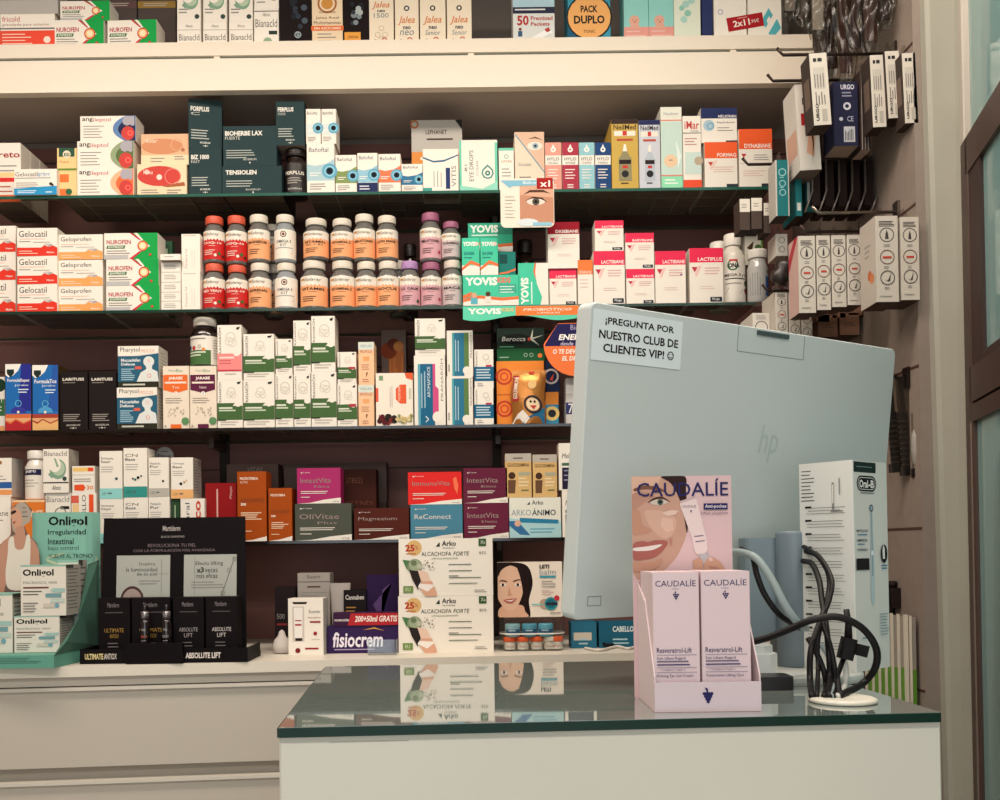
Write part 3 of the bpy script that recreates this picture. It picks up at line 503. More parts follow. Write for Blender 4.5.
for i, (a, b, c, s, l) in enumerate(((545.5, 562, 'E89A88', 'DUAL', 'salmon pink'), (562.5, 579, 'A8203C', 'INTENSE', 'dark red'), (579.5, 595, '8FC4CC', 'COMOD', 'pale blue'), (595.5, 611.5, '1F4578', 'FRESH', 'navy blue'))):
    Bx(a, 142.5, b, 190.5, 1, 'eye_drop_carton', f'slim {l} box with a white band and a drop', BX, front=d_hylo(c, s), rows=3)
for i, (a, b, c, l, yt) in enumerate(((612, 639, 'C8A548', 'gold', 119), (639.5, 661, 'C9CCD4', 'silver blue', 120))):
    Bx(a, yt, b, 189.3, 1, 'nasal_spray_carton', f'tall {l} box with a nasal spray bottle picture', BX, base=c, front=[R(0, .93, 1, 1, '3A2A26' if i == 0 else '2A2E5A'), T('NeilMed', .08, .85, .92, .92, '2A2020', bold=.02), R(.1, .76, .9, .83, 'EDE4D4'), R(.42, .765, .58, .83, 'C8281E'), R(.2, .69, .8, .72, 'B8402A'), P([(.44, .56), (.56, .56), (.66, .48), (.74, .44), (.74, .12), (.26, .12), (.26, .44), (.34, .48)], '8E8660' if i == 0 else 'B4BEC8'), P([(.46, .64), (.54, .64), (.58, .54), (.42, .54)], 'F0EADC'), R(.28, .36, .72, .42, '2A2020'), R(.4, .3, .6, .34, 'C8281E'), E(.5, .22, .05, '2A2A30'), L(.34, .08, .7, 1, .1, .015, '3A3434')], rows=NB)
Bx(661.5, 107, 683, 188.7, 1, 'baby_care_carton', 'very tall white and mint box with a baby face, tallest on its shelf', BX, base='E6E6D8', front=[T('Nasalmer', .15, .9, .85, .94, '9AA098'), R(0, .83, 1, .845, 'E08878'), R(0, .16, 1, .82, 'C4DCD0'), E(.45, .34, .08, 'E8C8A4'), E(.4, .35, .008, '4A3A34'), E(.5, .35, .008, '4A3A34'), P([(.7, .6), (.95, .4), (.8, .25)], 'E4EEE8'), R(0, .155, 1, .17, 'E08878'), R(0, 0, 1, .15, '8FE0B4'), L(.15, .1, .85, 2, .04, .015, 'F0F4EC')], rows=NB)
Bx(683.5, 116, 702, 188.3, 1, 'medicine_carton', 'tall white box with red lettering and an orange foot band', BX, front=[T('iMar', .1, .82, .9, .93, 'C03028', bold=.02), R(0, .76, 1, .77, '3A3A40'), T('Forte', .45, .78, .85, .81, '4A3A3A'), L(.1, .68, .8, 3, .04, .014, 'C08A80'), R(.1, .2, 1, .5, 'C8DCD4'), E(.85, .38, .06, 'B8A890'), R(0, 0, 1, .12, 'E84A22')], rows=NB)
Bx(705, 142, 738, 188, 1, 'supplement_carton', 'white box with an orange top half, under a navy topped one', BX, front=[R(0, .65, 1, 1, 'EE5A1E'), T('FORMAG', .38, .68, .97, .76, 'F8EEE4', bold=.03), P([(.1, .57), (.26, .57), (.18, .48)], 'C0382C'), P([(.3, .6), (.4, .6), (.2, .4), (.14, .44)], 'EAD0C0'), L(.25, .45, .9, 3, .05, .012, 'D8A890'), R(.66, .0, 1, .09, '28303C')], rows=NB)
Bx(701, 108, 737.5, 142, 1, 'supplement_carton', 'white box with a navy top band and pale blue globe', BX, front=[R(0, .7, 1, 1, '26305E'), T('MELIORAN', .48, .72, .98, .8, 'EDE8E4', bold=.03), E(.22, .5, .16, 'A8C4D0'), E(.26, .48, .1, '6FA0C0', ring=.3), T('Psychobiotic', .45, .54, .95, .61, '3A3A4A'), L(.45, .42, .9, 2, .08, .02), R(.68, 0, 1, .06, '28303C')], d=2.335)
Bx(739.5, 129, 773, 187.5, 1, 'supplement_carton', 'white box with an orange top band at the right end of the shelf', BX, front=[R(0, .66, 1, 1, 'EE5A1E'), T('DYNABIANE', .16, .68, .97, .75, 'F8EEE4', bold=.03), P([(.06, .58), (.22, .58), (.14, .51)], 'C0382C'), L(.45, .55, .95, 3, .04, .012), R(0, .41, 1, .42, 'D8C8B8'), L(.12, .28, .85, 3, .04, .01, 'E0B8A8'), R(.66, .0, 1, .07, '28303C')], rows=NB)
# shelf talker with an eye
def card(name, pts, x, y, z, els, label, cat, base, Wd, Hd, th=.0012, rz=0, rx=0):
    mb = MB(); mb.prism(pts, 0, th, base); emit(mb, els, lambda u, v, o: (u, -o, v), Wd, Hd)
    o = mb.build(name, loc=(x, y, z)); o.rotation_euler = (rx, 0, rz); tag(o, label, cat); return o
def rrect(w, h, r, n=5):
    out = []
    for cx, cz, a0 in ((w-r, r, -90), (w-r, h-r, 0), (r, h-r, 90), (r, r, 180)):
        for q in range(n+1):
            a = math.radians(a0+90*q/n); out.append((cx+r*math.cos(a), cz+r*math.sin(a)))
    return out
a = W(501, 225.5, 2.27); b = W(555, 225.5, 2.27); wv = b.x-a.x; hv = W(528, 176, 2.27).z-W(528, 225.5, 2.27).z
card('shelf_talker', rrect(wv, hv, .012), a.x, 2.286, a.z, [R(.36, .08, .99, .88, 'C48A6C'), P([(.36, .88), (.99, .88), (.99, .6), (.36, .66)], 'D8A88C'), P([(.42, .66), (.55, .76), (.8, .76), (.94, .68), (.8, .71), (.55, .71)], '5A382C'), E(.66, .52, .17, 'E8D8CC', ry=.07), E(.66, .52, .075, '5A5448'), E(.66, .52, .035, '1E1818'), P([(.46, .54), (.6, .62), (.78, .6), (.88, .5), (.76, .57), (.6, .59)], '3A2620'),
     P([(.0, .96), (1, .96), (.96, .86), (.22, .84), (.18, .8)], '7FBAD0'), T('Blefarix', .42, .88, .68, .94, 'F4F4F0', sh=.2), R(.68, .78, .98, 1.0, 'A81C1E'), T('x1', .74, .82, .93, .95, 'F4E8E0', bold=.05), L(.08, .62, .28, 7, .07, .015, 'BDB0A4'), E(.5, .1, .2, 'D8E0E0', ry=.08), R(.6, .03, .95, .1, '8FC4D8')], 'rounded card with a close up eye photo hanging from the upper glass shelf', 'sign', 'EDE2D2', wv, hv)
# ---------------- SHELF 2
pos3 = ['topmost', 'middle', 'lowest']
for i, (y0, y1) in enumerate(((226, 252), (252, 280), (280, 313))):
    Bx(-22, y0, 16, y1, 2, 'medicine_carton', f'red banded white box cut by the left frame edge, {pos3[i]} of its stack', BX, front=d_gel('Gelocatil'), d=2.345, rows=1 if i == 2 else 0)
for i, (y0, y1) in enumerate(((228, 256), (256, 284), (284, 312.5))):
    Bx(17, y0, 57.5, y1, 2, 'medicine_carton', f'white box with a red foot band, {pos3[i]} of the second stack from the left', BX, front=d_gel('Gelocatil'), d=2.325, yaw=[.02, 0, -.015][i], rows=NB if i == 2 else 0)
for i, (y0, y1) in enumerate(((234.5, 259.5), (260, 286), (286, 312.5))):
    Bx(58.5, y0, 103, y1, 2, 'medicine_carton', f'white box with a soft orange foot band, {pos3[i]} of its stack', BX, front=d_gel('Geloprofen', 'F0A45C', acc='C0A080'), d=2.335, rows=NB if i == 2 else 0)
for i, (x0, x1, y0, y1) in enumerate(((104, 158, 233, 259), (106, 159, 259, 285.5), (106, 160, 285.5, 312))):
    Bx(x0, y0, x1, y1, 2, 'medicine_carton', f'green and white box with orange disc, {pos3[i]} of the second shelf stack', BX, front=d_nur(), rows=NB if i == 2 else 0)
lv = [262, 272, 282, 292, 301, 311.5]
for i in range(5):
    Bx(161, lv[4-i], 181, lv[5-i], 2, 'medicine_carton', f"tiny white box, {['lowest', 'second from bottom', 'third from bottom', 'fourth from bottom', 'fifth from bottom'][i]} of the narrow stack", BX, front=[L(.15, .65, .85, 3, .18, .06), R(0, .96, 1, 1, '9A9288')], t=.05)
Bx(160, 254, 180.5, 261.6, 2, 'medicine_carton', 'tiny white box sticking forward on top of the narrow stack', BX, front=[L(.2, .5, .8, 1, .1, .1)], d=2.315, t=.05)
Bx(163, 241, 173, 309, 2, 'medicine_carton', 'thin dark green leaflet pack behind the narrow stack of tiny boxes', BX, base='2A4A34', front=[R(.3, .1, .5, .9, 'A8C0A0')], d=2.40, t=.02, zb=SZ[2]+.0002)
for i, (y0, y1) in enumerate(((234, 272), (272, 311.3))):
    Bx(181.5, y0, 200.5, y1, 2, 'medicine_carton', f"slim upright white box with faint sideways lettering, {stk(i)} of two left of the red bottles", BX, front=[T('Faulpix N', .2, .1, .34, .6, 'A89C90', rot=90), LV(.55, .1, .6, 2, .15, .02, 'C8BEB2'), L(.1, .95, .9, 1, .1, .01)], rows=NB if i == 1 else 0)
RC = 'D95B40'; RB = 'C8201E'; PE = 'F0A874'; PK = 'D8A4AC'; GL = '6A6864'
ex = (E(.6, .14, .05, 'EDE0D0'), E(.72, .2, .06, '4A6A34'), E(.85, .12, .05, '3A3024'))
row = [ # x, w, ybot, ymid(top of lower), upper(x,w,ytop) , cap, body, label col, text, words
 (212, 22.5, 310.5, 265, 212, 22, 218, RC, GL, RB, 'RED YEAST', 'coral capped bottle with a red label, {} of the leftmost pair', ex),
 (235, 22.5, 310, 266.5, 234.5, 22, 217.5, RC, GL, RB, 'COQ-10', 'coral capped bottle with a red label, {} of the second pair', ex),
 (258, 23, 309.5, 264.5, 257, 22.5, 216.5, 'E4DACA', GL, PE, 'ADRENAL', 'white capped bottle with a peach label, {} one right of the red bottles', ()),
 (284.5, 23, 309, 264.5, 283.5, 22, 216.5, 'E4DACA', '8E9498', 'K', 'OMEGA 3', 'white bottle with a blue wave label and round emblem, {} one', ()),
 (312.5, 28, 309.5, 262.5, 314.5, 26, 220.5, 'E4DACA', GL, PE, 'VITAMIN', 'wide peach labelled bottle right of the blue wave bottles, {} one', ()),
 (341.5, 26, 309, 262.5, 341, 23.5, 220.5, 'E4DACA', GL, PE, 'VITAMINA C', 'peach labelled bottle second of the peach run, {} one', ()),
 (365.5, 22.5, 308.5, 263, 363.5, 22.5, 216, 'E4DACA', GL, PE, 'MELATONIN', 'peach labelled bottle third of the peach run, {} one', ()),
 (387.5, 23, 308, 262.5, 386.5, 22.5, 217.5, 'E4DACA', GL, PE, 'FOCUS', 'peach labelled bottle at the right of the peach run, {} one', ()),
 (409.5, 21, 307.8, 262.5, None, 0, 0, 'B088BC', GL, PK, 'S.S. CALM', 'lilac capped bottle with a pink label standing alone{}', (E(.8, .14, .06, '3A4A34'),)),
 (431, 21.5, 307.5, 263.5, 430.5, 22, 214.5, 'A4607E', GL, PK, 'TURMERIC', 'plum capped bottle with a pink label, {} one', (E(.8, .2, .06, 'B03848'),)),
 (452.5, 21, 307.3, 261.5, 451, 19.5, 223, 'DCCFC2', GL, 'C9B8B8', 'MACA', 'slim bottle beside the mint boxes with a {} cap', ()),
]
def l_kal(t): return [E(.5, .84, .11, '6A4038', ring=.3), E(.5, .84, .05, '6A4038'), T(t, .26, .54, .74, .64, '3A4448', bold=.03), T('KIT', .4, .42, .6, .51, '3A4448'), R(.2, .36, .8, .38, '6A7A84'), P([(0, .3), (.2, .34), (.5, .22), (.8, .3), (1, .2), (1, .08), (0, 0)], '4A7E9C'), P([(0, .18), (.4, .1), (.8, .22), (1, .1), (1, 0), (0, 0)], '2A5C7C'), P([(.5, .12), (.75, .2), (.9, .02)], 'E0A060')]
for k, (x, w, yb, ym, ux, uw, uy, capc, body, lc, t, lab_, ext) in enumerate(row):
    dd = FR+.002
    els = l_kal(t) if lc == 'K' else l_sol(lc, t, '', tc='F4E4D4' if lc == RB else '3A2A28', extra=ext)
    low, up = ('lower', 'upper')
    if k == 10: low, up = 'white', 'plum'
    if k == 8: low = ''
    bottle(x, yb, w, ym, 2, body, capc, els, lab_.format(low), d=dd, zb=SZ[2]+.0002)
    if ux:
        base_top = PLACED[-1][4]
        els = l_kal(t) if lc == 'K' else l_sol(lc, {'RED YEAST': 'COQ-10', 'VITAMIN': 'VITAMIN', 'ADRENAL': 'MAGNESIUM', 'TURMERIC': 'MELATONIN', 'MACA': 'TURMERIC', 'FOCUS': 'LION MANE'}.get(t, t), 'B2 + B3' if t == 'VITAMIN' else '', tc='F4E4D4' if lc == RB else '3A2A28', extra=ext)
        bottle(ux, ym, uw, uy, 2, body, 'A4607E' if k == 10 else capc, els, lab_.format(up), d=dd+.001, zb=base_top+.0004)
bottle(272.5, 308, 20, 266, 2, GL, 'E4DACA', l_sol(PE, 'B12'), 'peach labelled bottle half hidden behind the blue wave bottles, lower back one', d=2.405, zb=SZ[2]+.0002)
zt = PLACED[-1][4]
bottle(271, 262, 20, 226, 2, GL, 'E4DACA', l_sol(PE, 'B12'), 'peach labelled bottle half hidden behind the blue wave bottles, upper back one', d=2.405, zb=zt+.0004)
bottle(398, 307, 20, 262, 2, GL, 'E4DACA', l_sol(PE, 'ZINC'), 'peach labelled bottle peeking out behind the right end of the peach run', d=2.405, zb=SZ[2]+.0002)
bottle(410, 300, 16, 245, 2, '241814', '1E1412', [L(.2, .6, .8, 2, .1, .03)], 'dark bottle standing back between the peach and plum bottles', d=2.44, zb=SZ[2]+.0002, labc='2A1C18')
MT = '3FC7A0'
def d_yov(kids=False):
    return [R(0, 0, 1, .24, WH), P([(0, .22), (.3, .34), (.7, .26), (1, .3), (1, .2), (.7, .16), (.3, .24), (0, .12)], 'E8703A'), T('YOVIS', .04, .66, .62 if kids else .68, .93, 'F2F4EC', bold=.08)]+([T('KIDS', .62, .74, .86, .92, 'E86A5A', bold=.06), R(.64, .42, .96, .7, '3FA890'), L(.66, .6, .94, 3, .09, .03, 'DCEFE6'), E(.2, .34, .09, 'D8A47C'), E(.45, .38, .08, '5A3A2A'), P([(.14, .06), (.26, .06), (.26, .26), (.14, .26)], '5AB0C0'), P([(.4, .1), (.5, .1), (.5, .3), (.4, .3)], 'E8E0D4'), P([(0, .34), (.16, .46), (.14, .3), (0, .24)], 'E8703A')] if kids else [L(.08, .55, .7, 1, .1, .05, 'D8F0E4')])
Bx(463, 275, 519, 307, 2, 'supplement_carton', 'wide mint green box with two children drawn on it, bottom of the mint group', BX, base=MT, front=d_yov(True), d=2.325)
Bx(462, 238, 480, 275, 2, 'supplement_carton', 'slim mint upright box, left one on the wide children box', BX, base=MT, front=[R(0, 0, 1, .26, WH), P([(0, .2), (.5, .4), (1, .3), (1, .22), (.5, .3), (0, .12)], 'E8703A'), T('YOVIS', .06, .78, .8, .9, 'F2F4EC', bold=.08), E(.84, .84, .05, 'E8D0C4'), T('24.000', .1, .54, .7, .63, '1E6A70', bold=.03), L(.1, .46, .6, 1, .1, .02, '1E6A70')], d=2.325, t=.05)
Bx(480.5, 238, 498.5, 275, 2, 'supplement_carton', 'slim mint upright box, right one on the wide children box', BX, base=MT, front=[R(0, 0, 1, .26, WH), P([(0, .2), (.5, .4), (1, .3), (1, .22), (.5, .3), (0, .12)], 'E8703A'), T('YOVIS', .06, .78, .8, .9, 'F2F4EC', bold=.08), E(.84, .84, .05, 'E8D0C4'), T('24.000', .1, .54, .7, .63, '1E6A70', bold=.03), L(.1, .46, .6, 1, .1, .02, '1E6A70')], d=2.325, t=.05)
Bx(499, 252, 516, 275, 2, 'supplement_carton', 'dark teal square box on the right of the wide children box', BX, base='1F7A70', front=[R(.05, .5, .5, .9, '184A48'), P([(0, .1), (.5, .16), (1, .3), (1, .2), (.5, .08), (0, .04)], 'E8703A')], d=2.33, t=.05)
Bx(470, 252, 512, 306, 2, 'supplement_carton', 'plain green box hidden behind the slim mint boxes', BX, base='2A8A74', d=2.386, t=.048)
Bx(468, 223, 513, 252, 2, 'supplement_carton', 'mint green box at the back top of the mint group', BX, base='2FB08C', front=[R(.66, .6, 1, .95, '2A8A74')]+d_yov(), d=2.385, t=.05)
Bx(518.5, 263, 549, 306, 2, 'supplement_carton', 'mint and white box with large sideways lettering', BX, front=[P([(0, 0), (.72, 0), (.78, .2), (.62, .5), (.55, .8), (.6, 1), (0, 1)], MT), P([(.55, 1), (.5, .8), (.58, .6), (.56, .8), (.6, 1)], 'E8703A'), T('YOVIS', .08, .03, .34, .66, 'F2F4EC', rot=90, bold=.08), LV(.42, .04, .6, 1, .1, .04, 'D8F0E4')], rows=1)
bottle(526, 304, 22, 241, 2, '241814', '1E1412', [L(.2, .6, .8, 2, .1, .03)], 'large dark jar standing back in the gap beside the pink boxes', d=2.45, zb=SZ[2]+.0002, labc='2A1C18', capr=.7, name='supplement_jar')
Bx(549.5, 269, 577, 305.5, 2, 'supplement_carton', 'pink topped white box under a dark red topped one', BX, front=d_lact(), d=2.335, rows=1)
Bx(548, 222, 580, 269, 2, 'supplement_carton', 'dark red topped white box stacked beside the mint sideways box', BX, front=d_lact('DIGEBIANE', '9A1428', False))
Bx(578, 260, 593.5, 305, 2, 'supplement_carton', 'narrow white box with an orange top', BX, front=[R(0, .68, 1, 1, 'EE7A34'), T('FERBIANE', .1, .7, .9, .76, 'F4E8DC'), L(.15, .55, .8, 3, .08, .015, 'D8A8A0')], rows=1)
Bx(594, 251, 625.5, 304.8, 2, 'supplement_carton', 'pink topped white box supporting a squarer one, left of the pairs', BX, front=d_lact(), rows=1)
Bx(595, 220.5, 624, 251, 2, 'supplement_carton', 'pink topped square box, highest of the pink boxes', BX, front=d_lact())
Bx(626.5, 269, 655, 304.6, 2, 'supplement_carton', 'pink topped white box, lower one of the second pair', BX, front=d_lact(), rows=1)
Bx(625.5, 233, 654.5, 269, 2, 'supplement_carton', 'pink topped white box, upper one of the second pair', BX, front=d_lact('BABYBIANE'))
Bx(655.5, 251, 686.5, 304.3, 2, 'supplement_carton', 'pink topped upright box standing single left of the last pink box', BX, front=d_lact('LACTIBIANE', pil=False)+[E(.85, .55, .02, '8A4A8A')], rows=1)
Bx(684, 254, 696, 303, 2, 'supplement_carton', 'pink topped box mostly hidden between two upright pink ones', BX, front=[R(0, .74, 1, 1, 'D8304E')], d=2.395)
Bx(690, 248, 724, 303.8, 2, 'supplement_carton', 'pink topped upright box at the right end beside white bottles', BX, front=d_lact('LACTIPLUS'))
bottle(736.5, 303, 25, 235, 2, 'E4DED2', 'EDE8DE', [E(.42, .78, .12, '2E6A4A', ring=.25), T('ONA', .3, .72, .6, .82, '2A2A2A', bold=.08), R(.32, .86, .55, .9, 'C83A34'), T('MEGA 3 y 9', .18, .52, .84, .6, '2A2624', bold=.03), R(.2, .48, .8, .5, '3A3634'), L(.2, .38, .7, 1, .1, .02), P([(.2, .18), (.6, .18), (.7, .26), (.3, .3)], '4A3428'), E(.84, .4, .06, '3A5A34'), E(.84, .24, .06, '7A2A28')], 'tall white bottle with dark print and small pictures, tallest bottle here', labc='E6E0D4', rings=False, lab=(.03, .74), capr=.7, name='supplement_bottle')
bottle(722, 300, 22, 243, 2, 'E4DED2', 'EDE8DE', [L(.2, .6, .8, 2, .1, .03)], 'white bottle hidden behind the pink box and tall white bottle', labc='E6E0D4', rings=False, d=2.40, zb=SZ[2]+.0002, name='supplement_bottle')
bottle(761, 301, 21, 250.5, 2, 'C4C4C0', 'E8E4DC', [LV(.15, .1, .9, 5, .08, .025, '8E8E8A'), R(.68, .1, 1, .7, '2A5A9C'), R(.72, .8, 1, .9, '8A8A86')], 'short silver bottle with a blue label edge, last on its shelf', labc='B8B8B4', rings=True, capr=.95, name='supplement_bottle', d=FR-.01, zb=SZ[2]+.0002)
# wave edged shelf strip
a = W(463, 320, 2.285); b = W(579, 306, 2.285); wv = b.x-a.x; hv = .032
pts = [(0, .002)]+[(wv*q/16, .004+.006*math.sin(q*.55+3.6)*(1 if q < 12 else 1)) for q in range(1, 17)]+[(wv, hv), (0, hv)]
card('shelf_talker', pts, a.x, 2.292, SZ[2]-.041, [R(.455, .3, .998, .98, 'EE7A30'), T('YOVIS', .04, .42, .33, .85, 'F2F4EC', bold=.08), T('KIDS', .335, .6, .44, .85, 'E8C07A', bold=.05), T('PROBIÓTICO', .52, .62, .94, .86, 'F6E4D0', sh=.2, bold=.04), T('CÁPSULAS', .64, .42, .84, .56, 'F6E4D0', sh=.2, bold=.03)], 'wavy mint and orange strip clipped along the edge below the mint boxes', 'sign', '5CD0AC', wv, hv)
# ---------------- SHELF 3
Bx(-22, 377, 5, 431, 3, 'medicine_carton', 'white and green box cut by the left frame edge, third shelf', BX, front=[E(.8, .85, .12, '1E3A2A'), R(0, .3, 1, .6, '3A6A44'), T('FYT', .6, .54, .95, .62, 'E8E4D8'), L(.5, .45, .9, 2, .06, .02, 'D8E0D0'), R(0, 0, 1, .12, 'E8A468')], d=2.36)
for i, (a, b) in enumerate(((5.5, 31.5), (32.5, 58.5))):
    Bx(a, 364 if i == 0 else 365, b, 431, 3, 'syrup_carton', ['bright blue box with a dark red foot and chest drawing, left of two', 'bright blue box with a cream foot and chest drawing, right of two'][i], BX, base='1767B0', right=[R(0, 0, 1, 1, '4A3A1C')],
       front=[P([(.5, .3), (1, .3), (1, 1), (.62, 1)], '2A2E8A') if i == 0 else P([(.6, .3), (1, .3), (1, 1), (.8, 1)], '1F55A4'), P([(0, .84), (.12, .8), (.3, .83), (.5, .9), (.62, 1), (0, 1)], 'F2EEE6'), P([(.06, .92), (.34, .92), (.34, .86), (.2, .8), (.06, .86)], '22302C'), T('FormulaExpec' if i == 0 else 'FormulaTos', .08, .72, .94, .78, 'F4F0E8', bold=.03), T('Jarabe', .36, .66, .9, .7, 'DCE8F0'), L(.5, .61, .95, 2, .04, .015, 'DCE8F0'), E(.5, .41, .05, '6ABCE0', ring=.2), P([(.2, .27), (.25, .33), (.4, .36), (.6, .36), (.75, .33), (.8, .27)], '4A9ACC' if i else '3A3A9A'), E(.5, .28, .02, 'F0E0C8'),
              R(0, 0, 1, .25, 'B4222A' if i == 0 else 'E4B070'), P([(0, .25), (0, .14), (.2, .1), (.4, .16), (.7, .1), (1, .15), (1, .25)], 'D86A3A' if i == 0 else 'A83C28'), P([(0, .16), (.2, .13), (.4, .18), (.7, .12), (1, .17), (1, .19), (0, .19)], 'E0A878')], rows=1)
LAR = [T('LARITUSS', .1, .85, .88, .9, 'E4DCD0', bold=.06), L(.12, .81, .6, 1, .1, .012, '8A827A'), L(.12, .26, .85, 4, .035, .014, '9A928A'), T('BIOSERUM', .24, .07, .72, .1, 'D5CDC2'), E(.48, .035, .015, 'D5CDC2'), R(.36, .03, .42, .04, 'D5CDC2'), R(.54, .03, .6, .04, 'D5CDC2')]
Bx(60, 372, 88, 430.5, 3, 'supplement_carton', 'matt black upright box with white title, left of the black pair', BX, base='1E1716', front=LAR, rows=1)
Bx(89, 372, 116.5, 430.3, 3, 'supplement_carton', 'matt black upright box with white title, right of the black pair', BX, base='1E1716', front=LAR, rows=1)
def d_phar(): return [R(0, .14, 1, .76, '2A5E78'), P([(0, .76), (0, .7), (.5, .76), (1, .82), (1, .76)], '2A5E78'), R(0, .0, 1, .14, '2E2E22'), P([(0, .76), (.4, .76), (1, .84), (1, 1), (0, 1)], WH), T('Pharysol', .06, .83, .54, .97, '2A2A30'), T('MOCOS', .57, .84, .9, .92, 'D88A70'), T('Mucusdefen', .08, .62, .55, .7, 'E8ECEC', bold=.04), T('Defense', .08, .53, .42, .6, 'E8ECEC', bold=.04), R(.42, .44, .58, .51, 'D8604A'), L(.08, .43, .42, 6, .05, .025, '9AC0D0'), E(.76, .62, .13, 'DCE0DC'), P([(.68, .56), (.84, .56), (.84, .44), (.97, .38), (1, .14), (.46, .14), (.56, .36), (.7, .44)], 'DCE0DC'), E(.76, .64, .035, 'E8B0A0', ring=.4), E(.77, .28, .05, 'E08A7A', ring=.3), L(.12, .05, .9, 1, .1, .04, 'C8C8B8')]
for i, (x0, x1, y0, y1) in enumerate(((118, 159, 346, 387.5), (117, 157.5, 387.5, 430))):
    Bx(x0, y0, x1, y1, 3, 'medicine_carton', f'white topped blue box with a pale head and shoulders figure, {stk(i)} one', BX, front=d_phar(), right=[R(0, 0, 1, 1, 'D8D2C8')]+[L(.2, .85, .8, 8, .08, .02)], t=.07)
for i, (a, b, c, w_) in enumerate(((163, 189.5, 'E86A24', 'orange'), (190, 217, '5E2040', 'plum'))):
    Bx(a, 366, b, 429.5, 3, 'syrup_carton', f'cream box with an {w_} shield panel' if w_ == 'orange' else f'cream box with a {w_} shield panel', BX, base='EADCC8', front=[T('Natysal', .22, .9, .5, .95, '8AA890'), T('Bio', .52, .9, .76, .95, '6A9A7A'), P([(.02, .86), (.95, .86), (.95, .62), (.62, .58), (.5, .54), (.38, .58), (.02, .62)], c), T('JARABE', .22, .77, .76, .83, 'F4E8DC', bold=.06), R(.08, .72, .9, .75, 'F0DCCC'), T('Tos' if i == 0 else 'Pulmones', .36, .64, .62, .68, 'F4E8DC'), E(.5, .56, .035, 'F4EEE4'), R(.49, .54, .51, .58, c), L(.1, .48, .85, 3, .035, .01, '9A8E84')]+[E(.2+.6*rnd(q+i), .18+.16*rnd(q+7), .012, 'B8AC9E') for q in range(16)]+[E(.86, .12, .06, '5A8A5A'), R(.3, 0, .7, .07, c), T('A', .05, .02, .14, .06, '2A2A2A')], rows=1)
bottle(201.5, 366, 29, 319, 3, '1C1210', 'D8D0C4', [R(.0, 0, .72, .5, '4A6E40'), L(.1, .4, .6, 2, .1, .05, 'D0D8C4'), E(.15, .6, .09, '2A4A6A'), E(.3, .58, .08, 'B8382A'), E(.45, .62, .08, 'C8C0B0'), E(.55, .52, .06, 'D88A3A'), R(.05, .88, .6, .92, '8A867E'), L(.78, .85, .97, 8, .09, .02)], 'black bottle with a white cap standing on the two cream shield boxes', d=FR+.004, lab=(.04, .66), labc='E8E2D6', capr=.8, zb=PLACED[-1][4]+.0004, name='supplement_bottle')
pink = [T('PRANARŌM', .04, .42, .16, .95, '4A4640', rot=90), E(.55, .78, .09, 'C9C2B4', ring=.15), E(.5, .7, .08, 'D5CEC0', ring=.2), E(.62, .68, .08, 'D5CEC0', ring=.2), P([(.78, .95), (.94, .97), (.9, .92), (.8, .91)], '2E2A28'), R(0, .17, 1, .48, 'F08A88'), E(.8, .5, .07, WH), R(0, .155, 1, .185, 'C83048'), R(.08, .39, .7, .42, 'F6D8D0'), L(.08, .34, .6, 2, .05, .018, 'C85A60'), L(.3, .1, .8, 1, .1, .02, 'C4BCB0')]
Bx(217.5, 380, 243, 429.2, 3, 'aromatic_oil_carton', 'green banded white box under the pink banded one', BX, front=d_pran(), rows=1)
Bx(217.5, 325, 242, 380, 3, 'aromatic_oil_carton', 'white box with a pink band, the only pink one among green bands', BX, front=pink)
PR = [((243.5, 275, 380, 429), (243.5, 274.5, 334, 380), 'second column, wide'), ((275.5, 293.5, 374, 428.8), (275.5, 292.5, 339, 374), 'third column, narrow'), ((294, 311, 374, 428.5), (293.5, 311, 320.5, 374), 'fourth column, narrow tall'), ((311.5, 337, 372, 428.2), (311.5, 335.5, 316, 372), 'fifth column, tallest'), ((337.5, 357.5, 384, 428), (337.5, 356.5, 352, 384), 'sixth column, low')]
for lo, up, w_ in PR:
    rd = 'sixth' in w_
    Bx(lo[0], lo[2], lo[1], lo[3], 3, 'aromatic_oil_carton', f'green banded white box, {w_}, lower box', BX, front=d_pran(red=rd), rows=1)
    Bx(up[0], up[2], up[1], up[3], 3, 'aromatic_oil_carton', f'green banded white box, {w_}, upper box', BX, front=d_pran(red=rd))
for i, (y0, y1) in enumerate(((342, 385), (385, 428))):
    Bx(358.5, y0, 374.5, y1, 3, 'aromatic_oil_carton', f'slim box in cream and soft orange, {stk(i)} of the pair', BX, base='F0C49A', front=[R(0, .82, 1, 1, 'D8DCD0'), T('NEOLAN', .15, .88, .85, .94, '6A9AA8'), T('PROPOLIS', .12, .74, .88, .81, 'A8442A'), R(.3, .56, .7, .66, 'E8A468'), L(.2, .46, .8, 3, .05, .015, 'B8684A'), P([(.48, .28), (.6, .3), (.5, .18)], '7A2A20'), L(.25, .12, .75, 2, .05, .015, 'B8684A')], rows=1 if i else 0)
